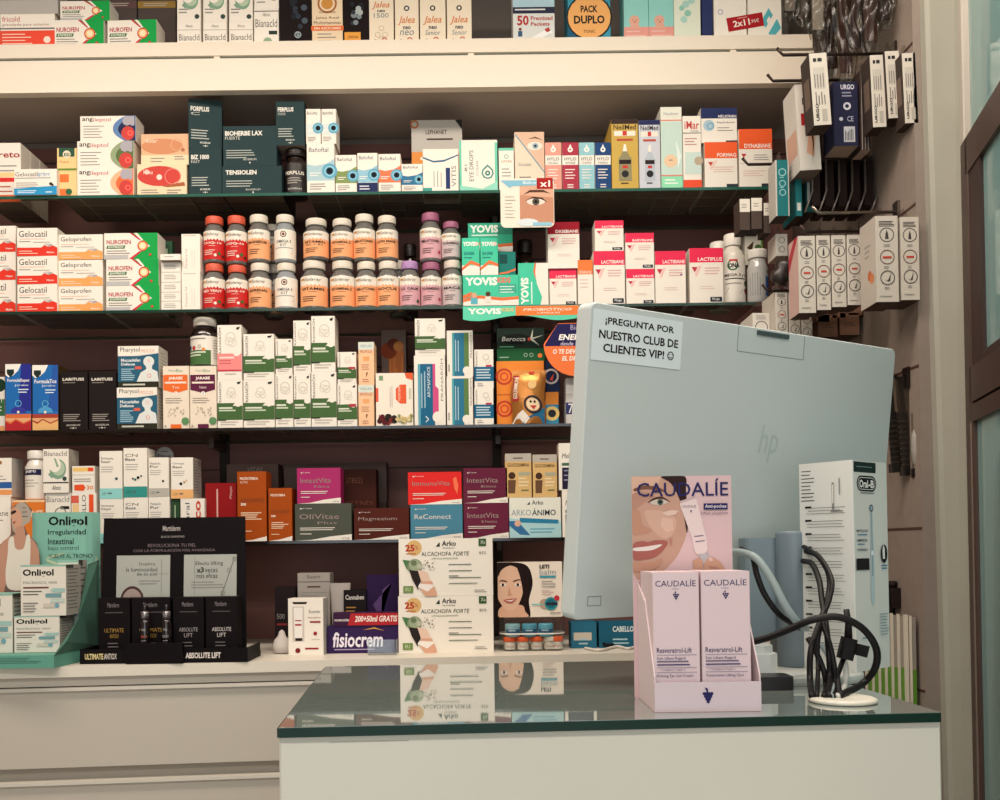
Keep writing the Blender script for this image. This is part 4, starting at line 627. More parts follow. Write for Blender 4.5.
Bx(376, 373, 413.5, 427.5, 3, 'herbal_tea_carton', 'white box with orange badges and dark herbs along its foot', BX, base='F0E6D6', front=[P([(.78, 1), (.82, .9), (1, .86), (1, 1)], 'E05A2A'), R(.09, .86, .2, .95, '7A9A74'), P([(.0, .72), (.07, .72), (.07, .46), (0, .46)], 'E0583A'), P([(.66, .42), (.82, .42), (.82, .78), (.66, .78), (.54, .7), (.54, .5)], 'E4582A'), T('INFUSIÓN', .6, .48, .68, .74, 'F6E0D0', rot=-90), LV(.38, .35, .8, 2, .05, .014, 'B09A98'), LV(.9, .5, .8, 2, .04, .012, '7A9A74'), T('10', .08, .1, .2, .22, '8A1A2A', bold=.05)]+[E(.1+.4*rnd(q), .04+.14*rnd(q+4), .05, ['5A1A24', '2A1E1A', '3A2A20', '7A2A2A'][q % 4]) for q in range(14)]+[E(.56+.4*rnd(q), .05+.14*rnd(q+3), .03, ['C8B070', '8A8A4A', 'D8C890'][q % 3]) for q in range(16)], rows=1)
Bx(382, 330, 407, 420, 3, 'picture_carton', 'dim grey box with orange stripes standing back behind the herb box', BX, base='6A5A54', front=[R(.3, 0, .9, .8, 'A85A1A'), LV(.34, 0, .78, 7, .08, .03, 'C87A2A'), E(.3, .8, .08, '7A3418'), E(.5, .86, .06, '5A2A1A'), E(.7, .84, .05, 'A8682A')], d=2.47)
blue = lambda: [T('PRANARŌM', .83, .35, .93, .95, '7A766E', rot=90), R(.12, 0, .66, .88, '1E6488'), R(.12, 0, .2, .88, '5AA0B4'), LV(.22, .25, .85, 2, .1, .04, '9ABCC8'), T('AROMAFORCE', .42, .4, .52, .84, 'DCE6EA', rot=90), R(.6, .1, .68, .88, 'D04A80'), P([(.6, .1), (.78, .18), (.78, .52), (.6, .6)], 'D04A80'), E(.76, .12, .08, WH), T('>', .36, .04, .46, .14, 'DCE6EA')]
gb = lambda: [R(.2, 0, .66, .95, '1E7090'), R(.2, 0, .28, .95, '4AA0A8'), LV(.32, .1, .9, 2, .1, .03, 'B8D0D8'), R(.66, .15, .84, .95, '5E7E48'), E(.76, .12, .09, WH), T('PRANARŌM', .87, .4, .96, .95, '7A766E', rot=90), LV(.05, .1, .3, 1, .1, .05)]
Bx(414.5, 355.5, 446, 427, 3, 'aromatic_oil_carton', 'white box with sideways blue panel and magenta edge', BX, front=blue(), rows=1)
Bx(415, 318.5, 445.5, 355.5, 3, 'aromatic_oil_carton', 'green banded white box on the blue and magenta one', BX, front=d_pran())
for i, (y0, y1) in enumerate(((330.5, 376), (376, 426.5))):
    Bx(447, y0, 473.5, y1, 3, 'aromatic_oil_carton', f'white box with sideways blue and olive stripes, {stk(i)} one', BX, front=gb(), rows=1 if i else 0)
sb = [T('PRANARŌM', .04, .55, .16, .95, '6A665E', rot=90), E(.6, .8, .08, 'C9C2B4', ring=.2), E(.7, .7, .06, 'C9C2B4', ring=.2), R(0, .18, 1, .55, '1E6488'), R(.6, .55, .9, .6, 'B83048'), L(.1, .46, .85, 4, .07, .03, 'C8DAE0'), L(.15, .1, .5, 2, .05, .02)]
for i, (y0, y1) in enumerate(((349.5, 388), (388, 426))):
    Bx(474.5, y0, 494, y1, 3, 'aromatic_oil_carton', f'small white box with a blue band and red tag, {stk(i)} one', BX, front=sb)
Bx(497, 361, 545, 425, 3, 'vitamin_carton', 'orange box with red spiral marks behind a shiny brown pouch', BX, base='EE8A2A', front=[R(0, .47, 1, .49, 'C8641E'), E(.16, .76, .13, 'C83A1E', ring=.25), E(.16, .76, .07, 'E04A24', ring=.4), E(.16, .26, .13, 'C83A1E', ring=.25), E(.16, .26, .07, 'E04A24', ring=.4)], d=2.35)
Bx(497, 328, 545, 361, 3, 'vitamin_carton', 'dark green and black box with a light burst, above the orange box', BX, base='1C2A22', front=[R(0, 0, 1, .38, '1E5A34'), P([(.04, .66), (.2, .8), (.5, .84), (.74, .68), (.5, .5), (.2, .52)], '0E1412'), T('Berocca', .1, .6, .6, .74, 'B8B8B0', bold=.02, sh=.2), E(.68, .66, .05, 'C83A24'), P([(.7, .68), (.76, .98), (.75, .7), (.98, .78), (.76, .66), (.9, .45), (.72, .62)], 'C8C8B8'), L(.05, .42, .5, 1, .1, .03, '5AA87A'), E(.6, .18, .06, '9AB8A0', ring=.3), E(.72, .18, .06, '9AB8A0', ring=.3), E(.9, .16, .07, 'E87A2A'), L(.05, .1, .3, 1, .1, .03, '9AB8A0')], d=2.352)
Bx(545.5, 392, 559, 425, 3, 'vitamin_carton', 'orange and blue narrow box under a navy one, beside the pouch', BX, base='2A8AB0', front=[R(0, .62, 1, 1, 'E88A2A'), E(.5, .35, .22, 'E0C070'), E(.5, .35, .12, '2A2A34')], d=2.352)
Bx(545.5, 361, 560, 392, 3, 'vitamin_carton', 'navy narrow box beside the pouch, under the round sign', BX, base='1E2C4E', front=[E(.4, .5, .25, 'D8D0C8', ring=.25), P([(.3, .4), (.6, .6), (.5, .35)], 'D84A2A')], d=2.352)
for i, (y0, y1) in enumerate(((378, 400), (400, 424))):
    Bx(566, y0, 590, y1, 3, 'medicine_carton', f'pale box half hidden by the computer edge, {stk(i)} one on the third shelf', BX, base='C8C4C0', front=[R(0, .3, .8, .7, 'E8E4E0') if i == 0 else R(0, .4, 1, .9, '2A3464'), T('7', .1, .45, .3, .85, 'E8E4E0') if i else R(0, 0, .01, .01, WH)])
# pouch
a = W(512, 426, 2.325); b = W(546, 426, 2.325); pw = b.x-a.x; ph = W(528, 370, 2.325).z-SZ[3]
mb = MB(); N1, N2 = 10, 12
def pouch_pt(u, v, side): 
    th = .016*math.sin(math.pi*min(max(u, 0), 1))**.6*(math.sin(math.pi*min(1, (1-v)*.62+.0))**.7 if v > .02 else .9)*(1 if v < .9 else .3)
    return (u*pw-pw/2+.002*math.sin(v*9), side*th+(.0006*side), v*ph)
for side in (-1, 1):
    vs = [pouch_pt(i/N1, j/N2, side) for j in range(N2+1) for i in range(N1+1)]
    mb.add(vs, [(j*(N1+1)+i, j*(N1+1)+i+1, (j+1)*(N1+1)+i+1, (j+1)*(N1+1)+i) for j in range(N2) for i in range(N1)], M('B87838', .28, metal=.55, bump=.6, scale=60), True)
pm = lambda u, v, o: (lambda q: (q[0], q[1]-o-.0015, q[2]))(pouch_pt(u/pw, v/ph, -1))
emit(mb, [R(.04, .42, .22, .9, 'A8242A'), T('GOLDIMMUNE', .07, .46, .19, .87, 'F0E0D0', rot=90, bold=.02), P([(.3, 0), (.96, 0), (.96, .3), (.7, .2), (.45, .12)], '1F6E96'), P([(.0, 0), (.4, 0), (.5, .1), (.3, .25), (.15, .18)], 'E8E0D4'), E(.62, .35, .17, '2A2A38', ring=.2), E(.62, .35, .12, 'E8D0A8'), E(.56, .4, .022, '2A2024'), E(.68, .4, .022, '2A2024'), P([(.52, .33), (.72, .33), (.62, .25)], 'B8302A'), E(.6, .72, .08, 'E0B878'), R(.5, .93, .66, .97, 'D8432A')], pm, pw, ph)
o = mb.build('snack_pouch', loc=((a.x+b.x)/2, 2.328-.0, SZ[3]+.0004)); tag(o, 'shiny brown gold foil pouch with a smiling face in front of the orange box', 'pouch')
o.location.y = 2.331
# round orange sign
r_ = .074; cx = W(576, 345, 2.29).x
n = 40; pts = [(r_*math.cos(math.radians(180+180*q/n)), r_*math.sin(math.radians(180+180*q/n))) for q in range(n+1)]+[(r_, .004), (r_*.55, .048), (-r_*.55, .048), (-r_*.97, .004)]
pts = [(x+r_, z+r_) for x, z in pts]; Hh = r_+.048
card('shelf_talker', pts, cx-r_, 2.292, W(576, 376, 2.292).z, [P([(.03, .62), (.22, .99), (.78, .99), (.97, .62), (.98, .57), (.02, .57)], '231E50'), T('ENERGÍA', .23, .68, .78, .82, 'F4EEE8', sh=.2, bold=.06), T('desde el inicio', .26, .58, .76, .65, 'DCD4E8', sh=.2), T('Bion3', .42, .87, .64, .97, 'A8A0C0'), T('O TE DEVOLVEMOS', .14, .42, .86, .51, 'F8EADC', sh=.2, bold=.05), T('EL DINERO', .28, .29, .72, .38, 'F8EADC', sh=.2, bold=.05)], 'orange half disc sign with navy top, hanging beside the computer screen', 'sign', 'EE7434', 2*r_, Hh)
# ---------------- SHELF 4
Bx(-14, 497, 11, 546, 4, 'medicine_carton', 'white box under the striped one at the left frame edge', BX, front=[T('ene', .5, .6, .9, .68, '4A4A4A'), L(.3, .5, .9, 1, .1, .02)], d=2.345)
Bx(-14, 458, 12, 497, 4, 'medicine_carton', 'white box with blue and orange stripes cut by the left frame edge', BX, front=[E(.55, .88, .05, '9A6A3A'), T('7', .35, .6, .55, .78, '2A2A3A', bold=.05), L(.3, .52, .8, 2, .08, .02), R(0, .22, 1, .38, '2A5A9C'), R(0, .05, 1, .18, 'E89A5A')], d=2.345, right=[R(0, 0, 1, 1, 'C8C0B8')])
Bx(12.5, 500, 45, 545.5, 4, 'medicine_carton', 'orange box carrying a white bottle, left end of lowest glass shelf', BX, base='E07A28', front=[T('LINET', .5, .62, .95, .76, 'F4DCC0', bold=.03), R(0, .95, 1, 1, 'EEC898')])
bottle(32.5, 500, 23, 451, 4, 'E6E0D4', 'E8E2D8', [R(.15, .72, .75, .9, '26264A'), T('pure', .25, .76, .6, .87, 'EDE8E0', bold=.04), L(.2, .55, .7, 3, .09, .025, 'A8A098'), LV(.85, .1, .9, 2, .06, .03, '3A3A5A')], 'white bottle with a navy name panel standing on an orange box', labc='E8E2D6', rings=False, zb=PLACED[-1][4]+.0004, name='supplement_bottle', lab=(.03, .74), d=FR+.01)
Bx(45.5, 493, 71, 545, 4, 'medicine_carton', 'cream box with faint grey title, under the green stomach box', BX, front=[T('BianacId', .05, .82, .95, .93, '6A6460'), R(.6, .68, .95, .74, '2A2422'), E(.6, .6, .12, '8A8A7E', ring=.2)])
Bx(43, 449, 69, 493, 4, 'medicine_carton', 'cream box with a green stomach drawing on the lowest glass shelf', BX, front=[T('BianacId', .05, .84, .93, .95, '6A6460')]+[e for e in d_bana('stomach')[:5]]+[E(.84, .32, .05, '3A4A44'), R(0, .22, 1, .245, '2A2422'), T('Aboca', .35, .07, .68, .17, '4A4642', sh=.3)], right=[R(0, 0, 1, 1, 'BDB4A8'), LV(.2, .1, .9, 6, .12, .03, '5A544C')], d=2.325)
OS = 'E8501E'
Bx(72, 466, 95, 493, 4, 'medicine_carton', 'small box with yellow to orange bar and red shape, upper one', BX, front=[R(.05, .8, .7, .94, 'F0C46A'), R(.7, .8, .95, .94, OS), R(0, .66, 1, .68, 'B8B0A8'), L(.08, .5, .9, 2, .08, .03), P([(.1, .3), (.5, .32), (.6, .2), (.5, .08), (.1, .1)], OS), T('30', .64, .12, .94, .28, 'E08A4A', bold=.03)], right=[R(0, 0, 1, 1, 'D8D0C4')])
Bx(71.5, 493, 97, 545, 4, 'medicine_carton', 'cream box with sideways lettering and an orange red bar', BX, front=[T('OSCILLO', .42, .25, .58, .96, '2A2A3A', rot=90), R(.7, .3, .88, .97, OS), R(.7, 0, .88, .3, 'F0B060'), R(.0, .8, .3, .95, 'D8604A'), R(.05, .4, .3, .78, 'F0C890')], right=[R(0, 0, 1, 1, 'D8D0C4')])
CNS = [(99.5, 122.5, 'Immune', 'Respir', '8FD0CC', [(.75, .42, .03, '1E4A54')], 451, 499, 'pale aqua foot'), (123.5, 147.5, 'CN', 'Base', '2E9088', [(.5, .36, .025, '1A6A6A'), (.62, .4, .03, '141E24'), (.75, .43, .02, '2A5A5A'), (.4, .38, .02, '2A2A2A')], 448, 497.5, 'deep teal foot'), (148.5, 169, 'Metabolic', 'Pur', 'B8B4A8', [(.72, .4, .03, '14181E')], 457.5, 497, 'grey foot')]
for i, (a, b, t1, t2, c, dots, yt, ym, w_) in enumerate(CNS):
    Bx(a+.3, ym, b+1, 541.5-i*.4, 4, 'supplement_carton', f"white upright box, lower one under the box with a {w_}", BX, front=d_cn(t1, t2, c, dots), rows=1, rl=f"white upright box below the {w_} one")
    Bx(a, yt, b, ym, 4, 'supplement_carton', f"white upright box with a {w_}, on another white box", BX, front=d_cn(t1, t2, c, dots))
Bx(180.5, 498.5, 205, 541, 4, 'supplement_carton', 'white box with sideways red lettering behind the black display', BX, front=[T('Fuco', .55, .1, .85, .95, 'C84A34', rot=90, bold=.05), T('natural', .2, .1, .38, .9, '4A5A64', rot=90)])
Bx(171, 457.5, 193.5, 498.5, 4, 'supplement_carton', 'white upright box with a soft orange foot, right of the grey one', BX, front=d_cn('Omega', 'Base', 'EAB070', [(.45, .36, .035, '141820'), (.6, .4, .025, 'A87A3A'), (.7, .44, .02, 'E0A050')]), right=[R(0, 0, 1, 1, 'B8B0A6'), L(.1, .9, .9, 12, .07, .025, '8A847C')], t=.07)
Bx(171.5, 499, 180, 541, 4, 'supplement_carton', 'thin dark green box wedged between white boxes', BX, base='2E4A30', front=[LV(.4, .2, .9, 1, .1, .1, 'B8C8A8')], d=2.335)
mb = MB(); pr = [(.022*math.cos(2*math.pi*q/30), .022*math.sin(2*math.pi*q/30)) for q in range(30)]; cc = W(164.5, 456, 2.41); mb.prism(pr, 0, .002, '8E8A88'); mb.box(-.004, .002, -.30+.0, .004, .004, 0, M('8E8A88'))
mb = MB(); mb.prism(pr, 0, .002, '8E8A88'); mb.box(-.004, .0021, SZ[4]-cc.z, .004, .0041, 0, '7A7674'); emit(mb, [T('Dtox', .14, .38, .86, .6, '2E2428', bold=.03), L(.3, .72, .7, 1, .1, .04, '4A4444')], lambda u, v, o: (u-.022, -o, v-.022), .044, .044)
tag(mb.build('advertising_disc', loc=(cc.x, 2.41, cc.z)), 'small grey round sign poking up behind the white upright boxes', 'sign')
Bx(205.5, 483, 237, 540.5, 4, 'medicine_carton', 'dark red box with sideways white lettering', BX, base='8E1216', front=[LV(.36, .35, .95, 1, .1, .05, 'D8A8A0'), T('Pileje', .78, .72, .88, .94, 'D8B0A8', rot=90, sh=.3)], d=2.345)
OB = 'A4480E'
Bx(237.5, 471.5, 267, 543.5, 4, 'supplement_carton', 'tall brown orange box, taller one of the pair', BX, base=OB, front=[T('MICROFIBRA', .1, .88, .72, .92, 'F0DCC8', bold=.03), T('ACTIVE', .1, .83, .36, .86, 'F0DCC8'), T('curcumin', .12, .56, .9, .63, '6A3A24', sh=.2), T('300', .12, .51, .3, .55, 'F4E8D8', bold=.05), L(.12, .4, .85, 4, .03, .015, 'E8C8A8'), L(.12, .14, .5, 1, .1, .012, 'E8C8A8'), P([(0, 0), (1, 0), (1, .07), (.5, .02), (0, 0)], 'EAE4D8')])
Bx(268.5, 488, 292.5, 543, 4, 'supplement_carton', 'short brown orange box, shorter one of the pair', BX, base=OB, front=[T('MICROFIBRA', .1, .84, .72, .89, 'F0DCC8', bold=.03), T('curcumin', .12, .52, .9, .6, '6A3A24', sh=.2), T('100', .12, .45, .3, .49, 'F4E8D8', bold=.05), L(.12, .34, .85, 4, .035, .015, 'E8C8A8'), L(.12, .12, .5, 1, .1, .012, 'E8C8A8'), P([(0, 0), (1, 0), (1, .09), (.5, .03), (0, 0)], 'EAE4D8')])
Bx(295, 503.5, 352, 542.5, 4, 'supplement_carton', 'wide olive grey box under the magenta one', BX, base='4C5046', front=d_vit('OliVitae', '4C5046', 'Plus'))
Bx(297, 468, 341, 503.5, 4, 'supplement_carton', 'magenta box with a white swoosh on the olive grey box', BX, base='A61E62', front=d_vit('IntestVita', 'A61E62', 'Fibra'))
Bx(354, 508, 409.5, 541.5, 4, 'supplement_carton', 'wide dark brown box with thin grey title', BX, base='4E1E14', front=d_vit('Magnesium', '4E1E14'))
Bx(343, 469, 377, 540, 4, 'supplement_carton', 'very dark brown box standing back beside the magenta one', BX, base='3E1A10', front=[T('STRESS', .1, .8, .6, .88, '7A4A34'), T('ESTRÉS', .1, .5, .9, .56, '6A3A2A')], d=2.42)
Bx(227, 464, 279, 540, 4, 'supplement_carton', 'dim grey brown box standing back behind the brown orange pair', BX, base='5A4842', front=[T('VITAE', .4, .9, .7, .96, '8A7A70')], d=2.47)
Bx(284, 503, 387, 541, 4, 'supplement_carton', 'wide dim grey box at the back underneath its twin', BX, base='4A3B36', d=2.49)
Bx(284, 463, 387, 503, 4, 'supplement_carton', 'wide dim grey box at the very back of the lowest glass shelf', BX, base='574742', front=[T('VITAE', .5, .6, .6, .8, '8A7A70')], d=2.49)
Bx(410.5, 504.5, 463, 539.5, 4, 'supplement_carton', 'blue grey box with a pale title under the bright red one', BX, base='3F7C94', front=d_vit('ReConnect', '3F7C94'))
Bx(408, 472, 462, 504.5, 4, 'supplement_carton', 'bright red box with a white swoosh on the blue grey one', BX, base='DA1712', front=d_vit('ImmunoVita', 'DA1712')[:5]+d_vit('ImmunoVita', 'DA1712')[5:]+[P([(.84, .8), (.9, .84), (.94, .6), (.92, .3), (.86, .5)], 'F07048')])
MR = '64203A'
Bx(464, 503, 509, 538.5, 4, 'supplement_carton', 'maroon box with a white swoosh, lower one of the maroon pair', BX, base=MR, front=d_vit('IntestVita', MR, 'B Femina'))
Bx(463.5, 468, 508, 503, 4, 'supplement_carton', 'maroon box with a white swoosh, upper one of the maroon pair', BX, base=MR, front=d_vit('IntestVita', MR, 'Biótico'))
Bx(509.5, 497.5, 561.5, 538, 4, 'supplement_carton', 'white and sky blue box lettered arkoánimo under two golden boxes', BX, base='E4E4D8', front=[T('Arko', .44, .82, .66, .93, '3A3A3A', bold=.02), P([(.34, .82), (.4, .82), (.4, .9)], '3A3A3A'), T('ARKO', .04, .55, .42, .7, '8A9AA0'), T('ÁNIMO', .44, .55, .9, .73, '2A3A44', bold=.02), P([(0, 0), (1, 0), (1, .4), (.3, .44), (0, .5)], 'A8D0D4'), P([(.2, .5), (.95, .44), (.95, .34), (.2, .38)], '1E7AA0'), P([(0, .42), (.16, .42), (.4, .06), (.2, .08), (0, .3)], '2A6A9A'), E(.16, .36, .08, 'D8A890'), L(.4, .2, .9, 2, .08, .03, '5AA0B8')])
for i, (a, b) in enumerate(((505.5, 532), (533, 557.5))):
    Bx(a, 453.5+i, b, 497.5, 4, 'supplement_carton', ['golden box with a small figure, left one of the golden pair', 'golden box with a small figure, right one of the golden pair'][i], BX, base='D8B274', front=[R(0, .82, 1, 1, 'B8B0A4'), T('GLUCOSAMINA', .08, .7, .92, .78, '5A3A1E', bold=.03), L(.3, .88, .7, 1, .1, .03, '6A5A4A'), R(.5, .5, .95, .58, 'A8A890'), E(.25, .5, .08, '4A2E20'), P([(.1, .1), (.36, .1), (.4, .4), (.1, .4)], '6A4A34'), L(.5, .42, .9, 3, .08, .03, 'E8D8B0'), L(.6, .15, .9, 1, .1, .03, '6A7A4A')], t=.05)
for i, (x0, y0, y1) in enumerate(((559, 443, 490), (562.5, 490, 537.5))):
    Bx(x0, y0, x0+32, y1, 4, 'medicine_carton', f'white box with a dark panel half hidden by the computer, {stk(i)} one', BX, front=[T('Melatonina', .1, .68, .8, .78, '3A3A40', sh=.2), R(.1, .52, .9, .58, '4A6A54'), R(.1, .02, .9, .48, '26203C'), L(.16, .4, .8, 3, .1, .03, '8A88A0')])
# ---------------- BOTTOM SHELF
Z5 = SZ[5]+.0003
def bot(x0, y0, x1, y1, name, label, d=2.2, **k):
    return Bx(x0, y0, x1, y1, 5, name, label, BX, d=d, **k)
def d_alc():
    e = [E(.165, .84, .135, 'D8B070'), T('25', .07, .78, .17, .9, 'B01E24', bold=.06), T('%', .175, .81, .21, .88, 'B01E24'), L(.08, .73, .24, 1, .1, .02, 'B8684A'), P([(.395, .86), (.44, .86), (.435, .94)], '2A3A2A'), T('Arko', .46, .87, .61, .96, '2A2A2A', bold=.03), T('PHARMA', .47, .82, .6, .845, '4A4A4A'), T('ALCACHOFA', .24, .7, .56, .77, '2A3A2A'), T('FORTE', .58, .7, .75, .77, '2A3A2A', sh=.2), T('ultraconcentrado', .35, .64, .63, .675, '4A6A4A', sh=.3),
         R(.85, .86, .93, .99, '3A5A34'), T('Xa', .87, .9, .92, .96, 'D8E0D0'), T('83%', .855, .72, .93, .77, '6A6A64'), L(.53, .54, .8, 1, .05, .014, '5A6A5A'), L(.53, .43, .82, 1, .05, .014, '5A6A5A'), L(.53, .34, .68, 1, .05, .014, '5A6A5A'), L(.53, .31, .88, 1, .05, .014, '5A6A5A'), L(.53, .21, .86, 1, .05, .014, '5A6A5A'), L(.8, .09, .95, 2, .03, .012), R(.045, .06, .15, .18, '6E8A44'), T('EU', .07, .09, .12, .15, 'D8E4C8'),
         P([(.04, .64), (.12, .62), (.09, .46)], '4A7A4A'), E(.17, .52, .13, '7E8A6A'), E(.17, .54, .1, '9AA888'), E(.16, .58, .05, '6A785A'), E(.22, .52, .045, 'B8BCA4')]
    e += [P([(.11, .46), (.2, .44), (.24, .3), (.2, .12), (.14, .3)], '2A2220'), P([(.2, .46), (.3, .42), (.34, .26), (.24, .24)], 'E4C4B0'), P([(.24, .26), (.35, .26), (.4, .06), (.4, 0), (.28, 0), (.22, .14)], 'D8A488'), P([(.2, .16), (.3, .08), (.38, .18), (.37, .2), (.22, .22)], 'EFE8E0')]
    return e+[E(.26+.12*rnd(q), .42+.2*rnd(q+6), .008+.006*rnd(q+2), ['6A6A4A', 'B8A88A', '8A7A6A'][q % 3]) for q in range(16)]
bot(398.5, 596, 494, 652, 'supplement_carton', 'large cream box with artichoke and midriff picture, lower one of two', front=d_alc(), t=.09)
bot(399, 538.5, 493.5, 596, 'supplement_carton', 'large cream box with artichoke and midriff picture, upper one of two', front=d_alc(), t=.09)
bot(288, 598.5, 324, 652.5, 'cream_tube_carton', 'white box with a small cream tube showing on its front', front=[P([(.12, .94), (.55, .94), (.52, .9), (.16, .9)], '2A1E1E'), R(.12, .24, .46, .86, 'CFC4BA'), P([(.16, .84), (.42, .84), (.4, .3), (.19, .3)], 'EFEAE2'), R(.2, .25, .4, .3, '2A2022'), T('Eucerin', .6, .74, .9, .8, '5A5450'), R(.2, .6, .38, .62, 'A83038'), R(.2, .52, .38, .55, 'A83038'), T('Aquaphor', .56, .64, .94, .68, '8A3A3A'), R(.62, .57, .92, .6, '9A2A30'), E(.77, .38, .035, '9A2A30'), R(.48, .1, .86, .13, '9A2A30'), E(.27, .08, .045, '7A2028'), R(.66, .27, .9, .28, 'B8B0A8')], right=[R(0, 0, 1, 1, 'B8B4B0')], t=.05, d=2.19, yaw=-.06)
bot(327, 626, 399, 650.5, 'cream_tube_carton', 'long purple box with white lettering and a red gift strip', base='33204E', front=[T('fisiocrem', .08, .22, .78, .78, 'EDE6F0', bold=.04, sh=.12), P([(.5, .85), (.66, .95), (.8, .82), (.66, .9)], 'E0A040'), L(.1, .12, .7, 1, .1, .04, 'A898B8')], t=.04, d=2.215)
bot(333, 612.5, 399, 626, 'promotional_strip', 'dark red promotional strip lettered 200+50ml on the purple box', base='3A1C3C', front=[R(.27, .05, 1, .95, 'B01C24'), P([(.22, .05), (.27, .05), (.32, .95), (.27, .95)], 'B01C24'), T('PROMOCIÓN', .02, .36, .24, .56, 'EDE6E0', bold=.04), T('200+50ml GRATIS', .33, .3, .98, .76, 'F2E6DC', sh=.2, bold=.05)], t=.04, d=2.213)
bot(367, 575, 399, 649, 'medicine_carton', 'deep purple box with faint plant drawing at the back', base='2A1640', front=[P([(.2, .6), (.5, .75), (.8, .9), (.5, .8), (.45, .4)], '5A4070'), T('TT', .45, .1, .7, .25, 'A898B8', rot=90)], d=2.30)
bot(344, 590, 367, 649, 'medicine_carton', 'black box with a small white title behind the red strip', base='1A1214', front=[T('Cannaben', .08, .84, .9, .92, 'D8D0C8', bold=.03), L(.1, .7, .6, 3, .06, .02, 'A87A3A'), E(.85, .5, .04, 'A8484A')], d=2.285)
bot(298, 573, 331, 652, 'medicine_carton', 'tall dim white box standing back behind the small tube box', base='A09890', front=[R(0, .88, 1, .89, '5A5450'), T('Eucerin', .3, .93, .7, .97, '4A4440'), R(.3, .81, .7, .83, '5A3A3A'), L(.1, .74, .9, 2, .04, .01)], d=2.31)
bot(275, 587, 295, 651, 'medicine_carton', 'almost black box deep in the shelf beside the black display', base='1E1416', front=[T('500', .1, .5, .5, .58, '8A8480'), R(.1, .4, .6, .43, '8A2A2A')], d=2.29)
# tube standing
tp = W(341, 650, 2.30); mb = MB(); zc = tp.z
root = empty('cream_tube', (tp.x, 2.30, Z5)); tag(root, 'pale cream tube standing on its dark cap deep in the bottom shelf', 'tube')
hh = W(341, 583, 2.30).z-Z5
mb.lathe([(.016, 0), (.017, .02), (.016, .028)], '8E8880', 20); mb.build('cap', parent=root)
mb = MB(); vs = []; K = 8
for j in range(K+1):
    t = j/K
    for q in range(20):
        a_ = 2*math.pi*q/20; vs.append(((.018+.006*t)*math.cos(a_), .018*(1-t*.95)*math.sin(a_), .028+(hh-.028)*t))
mb.add(vs, [(j*20+q, j*20+(q+1) % 20, (j+1)*20+(q+1) % 20, (j+1)*20+q) for j in range(K) for q in range(20)], 'A49C96', True); mb.build('tube_body', parent=root)
# tissue / cotton shape
mb = MB(); c_ = W(282, 650, 2.23)
vs = []; 
mb.lathe([(.004, 0), (.018, .003), (.021, .02), (.017, .036), (.009, .046), (.006, .058), (.001, .062)], M('CFC6BE', .6), 14); o = mb.build('cotton_pouch', loc=(c_.x, 2.23, Z5)); o.scale = (1, .6, .85); tag(o, 'small white twisted pouch left of the small tube box', 'pouch')
# acrylic price holder
a = W(368, 655, 2.17); b = W(397, 655, 2.17); w_ = b.x-a.x; mb = MB()
mb.box(-w_/2, 0, 0, w_/2, .03, .002, CLEAR); mb.box(-w_/2, 0, .002, w_/2, .0015, .034, CLEAR); mb.box(-w_/2, .0015, .002, -w_/2+.0015, .03, .034, CLEAR); mb.box(w_/2-.0015, .0015, .002, w_/2, .03, .034, CLEAR)
tag(mb.build('acrylic_holder', loc=((a.x+b.x)/2, 2.162, Z5)), 'tiny clear acrylic holder in front of the purple box', 'holder')
# lip balm stand with portrait
FC = 'D9A98C'; HR = '1E100E'
ell = lambda cx, cy, rx, ry, n=18, a0=0, a1=360: [(cx+rx*math.cos(math.radians(a0+(a1-a0)*q/n)), cy+ry*math.sin(math.radians(a0+(a1-a0)*q/n))) for q in range(n+1)]
leti = [SP([(0, 0), (0, 1), (.2, 1), (.4, .97), (.5, .86), (.54, .6), (.48, .3), (.5, .05), (.44, 0)], HR), SP([(.02, .0), (.45, 0), (.42, .1), (.36, .22), (.06, .2)], FC), SP([(.0, .86), (.08, .96), (.2, .99), (.34, .9), (.4, .7), (.38, .42), (.3, .2), (.2, .12), (.1, .16), (.02, .3), (0, .4)], 'DFB498'), SP([(.3, .92), (.38, .84), (.43, .6), (.4, .38), (.37, .6), (.34, .76)], HR), SP([(0, 1), (.22, 1), (.38, .94), (.42, .8), (.35, .86), (.24, .93), (.16, .93), (.06, .86), (0, .74)], HR),
        SP([(.02, .64), (.06, .68), (.14, .66), (.14, .64), (.06, .655)], '4A2C22'), SP([(.24, .66), (.32, .69), (.38, .66), (.32, .67), (.25, .64)], '4A2C22'), E(.08, .59, .05, 'F0E8E0', ry=.025), E(.08, .59, .02, '2A1C1A', ry=.028), E(.31, .59, .05, 'F0E8E0', ry=.025), E(.31, .59, .02, '2A1C1A', ry=.028), P([(.17, .58), (.2, .44), (.23, .4), (.15, .39), (.16, .44)], 'CB9678'), P([(.08, .31), (.14, .26), (.22, .25), (.3, .34), (.2, .34), (.13, .33)], 'B25A50'), P([(.11, .31), (.2, .31), (.27, .33), (.2, .285)], 'F2ECE4'), R(.56, .0, .565, .01, WH),
        T('LETI', .65, .88, .8, .95, '1E1A1A', bold=.06), T('balm', .65, .77, .9, .87, '9AA4A8'), R(.65, .71, .9, .75, '3A9AAC'), L(.68, .64, .9, 3, .05, .015), L(.68, .48, .88, 3, .04, .012, 'C8A8A0'), E(.72, .24, .09, 'B89A84'), E(.82, .24, .12, '2A8C94'), E(.82, .24, .085, '1E6A78'), R(.74, .21, .92, .26, '2A2A3A'), E(.91, .34, .05, 'C02A3C'), R(.52, .22, .7, .24, '6AC0C0'), L(.8, .06, .98, 1, .1, .02)]
root = bot(498, 562, 563, 617, 'display_carton', 'square box with a smiling dark haired woman photo', front=leti, t=.05, d=2.22, base='EDE0D0', left=[R(0, 0, 1, 1, '3A1E18')], zb=None, free=True)
